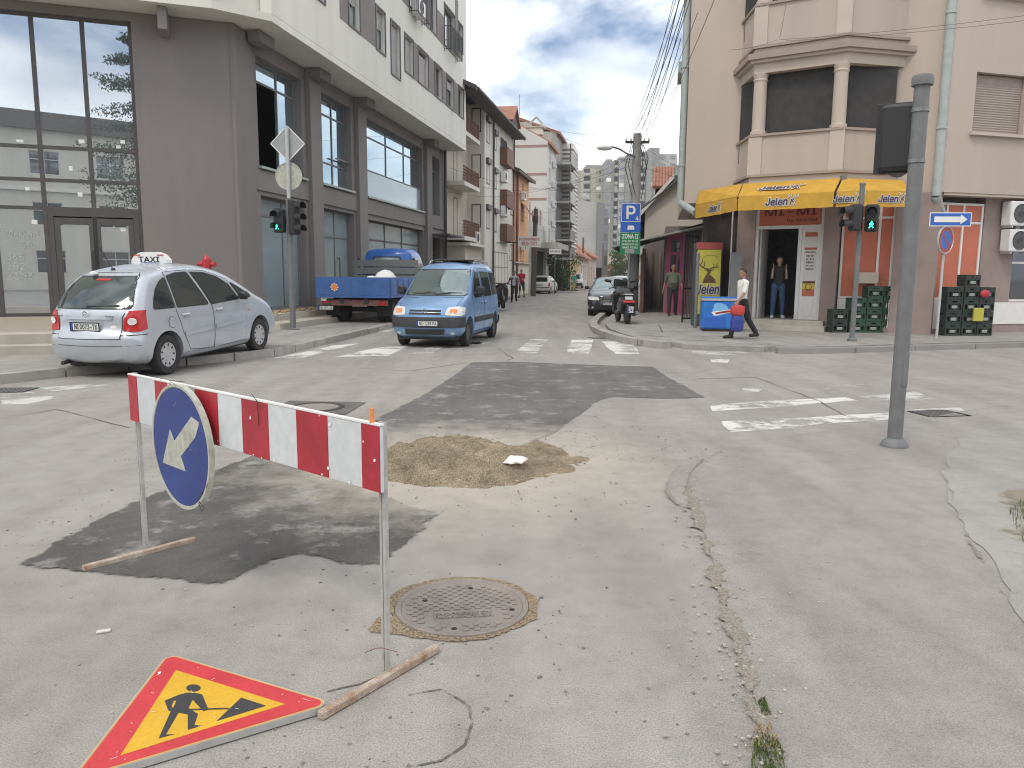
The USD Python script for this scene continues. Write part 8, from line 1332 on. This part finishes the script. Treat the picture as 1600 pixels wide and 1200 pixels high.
bp1 = ground_(1157,529,.11); b_th, b_w, _ = person('boy in a white shirt and black trousers carrying bags past the shop', bp1, 262, 1.58, 'cloth_white', 'cloth_black', 'shoe_dark', 'hair_dark', 'skin_tan', ((17,2),(-17,2)), (6,16), ((-16,12,12),(18,10,20)), .42, head_turn=12)
dW = FE.w([(fe(1213,497,.25)[0],.30,zS)])[0]; person('woman in a dark printed shirt and jeans standing in the shop doorway', dW, math.degrees(azE)-90+180-16, 1.66, 'cloth_charcoal', 'cloth_jeans', 'shoe_white', 'hair_brown', 'skin', ((2,4),(-1,4)), (2,2), ((30,5,138),(26,6,142)), .35, True, True)
wm = ground_(803,470,.0); wm = wm*np.array([.95,.95,1]); person('woman in a pale top under an open plum jacket walking along the left kerb', wm, 184, 1.72, 'cloth_lilac', 'cloth_black', 'shoe_dark', 'hair_dark', 'skin_tan', ((8,2),(-12,2)), (4,12), ((12,22,34),(-8,20,30)), .9, True, top2='cloth_plum')
rm = ground_(815,463,.11)*np.array([.94,.94,1]); person('person in a red shirt looking down behind the woman at the left kerb', rm, 200, 1.74, 'cloth_red', 'cloth_charcoal', 'shoe_dark', 'hair_grey', 'skin', ((6,2),(-8,2)), (4,8), ((30,10,70),(26,10,64)), .45, shorts=True, lean=6)
tm = ground_(897,453,.0)*np.array([.92,.92,1]); person('person in a teal top and pale skirt walking far up the street', tm, 186, 1.72, 'cloth_teal', 'cloth_khaki', 'shoe_dark', 'hair_dark', 'skin', ((6,2),(-8,2)), (4,8), ((8,12,10),(-6,12,10)), .45, True)
om = at(1004,425,62)*[1,1,0]+[0,0,.11]; person('person in an orange shirt walking away on the far right pavement', om, 10, 1.76, 'cloth_orange', 'cloth_khaki', 'shoe_dark', 'hair_dark', 'skin_tan', ((8,2),(-8,2)), (4,10), ((8,12,10),(-8,12,10)), .45)
wm2 = at(1012,425,64)*[1,1,0]+[0,0,.11]; person('person in a white shirt walking beside the one in orange', wm2, 12, 1.76, 'cloth_white', 'cloth_charcoal', 'shoe_dark', 'hair_dark', 'skin_tan', ((-8,2),(8,2)), (10,4), ((-8,12,10),(8,12,10)), .45)
M('bag_red', (.45,.05,.045), .5, .2, 9); M('bag_green', (.16,.48,.27), .5, .25, 9, trans=.3); M('bag_blue', (.03,.05,.25), .45, .15, 9)
def bag(nm, lb, w, size, mt, seed, drop=.02):
    m = ico((0,0,0), 1, 3); v = m.vertices.copy(); v = v*(1+.45*(meshkit.fbm(m.vertices*2.1+seed, 4, seed)-.5)[:,None])*np.array(size); k = np.clip((v[:,2]/size[2]-.2)/.8, 0, 1); v[:,:2] *= (1-.82*k)[:,None]; c = w-np.array([0,0,size[2]*1.05+drop])
    t = thing(nm, lb, 'bag', c); part(t, 'sack', TM(v+c, m.faces), mt, 25); part(t, 'handles', cat(tube([w+[-.03,0,-size[2]*.25], w+[-.02,0,-.01], w+[.02,0,-.01], w+[.03,0,-size[2]*.25]], .008, 6)), mt, 40); return t
w_ = b_w[-1]-[0,0,.05]; rb_ = thing('shopping_bag', 'tall shopping bag, red above and blue below, held in front by the boy', 'bag', w_-[0,0,.6]); hgt = min(.60, w_[2]-.15)
def sackm(z0, z1, wx, wy, seed):
    m = ico((0,0,0), 1, 4); v = m.vertices; sgn = np.sign(v); q = sgn*np.abs(v)**.55; q = q*(1+.30*(meshkit.fbm(v*2.6+seed, 4, seed)-.5)[:,None]); return TM(q*[wx,wy,(z1-z0)/2]+[w_[0],w_[1],(z0+z1)/2], m.faces)
part(rb_, 'red_top', sackm(w_[2]-.26, w_[2]-.02, .15, .085, 3), 'bag_red', 25); part(rb_, 'blue_bottom', sackm(w_[2]-hgt, w_[2]-.24, .135, .09, 7), 'bag_blue', 25); part(rb_, 'handles', tube([w_+[-.05,0,-.06], w_+[-.02,0,.03], w_+[.02,0,.03], w_+[.05,0,-.06]], .008, 6), 'bag_red', 40)
bag('shopping_bag', 'green plastic bag hanging behind the boy', b_w[1]-[0,0,.07], (.11,.12,.20), 'bag_green', 5)
# ================================================================ air
MAT['haze_air'] = usdkit.material(stage, '/World/Looks/haze_air', {'v': ('principled_volume', {'color': (.86,.89,.93), 'density': .00045, 'anisotropy': .2})}, [], volume='v.volume')
solo('haze', bx(-1520,1520,-1520,1520,-1.2,62), 'haze_air', kind='stuff', smooth=False)
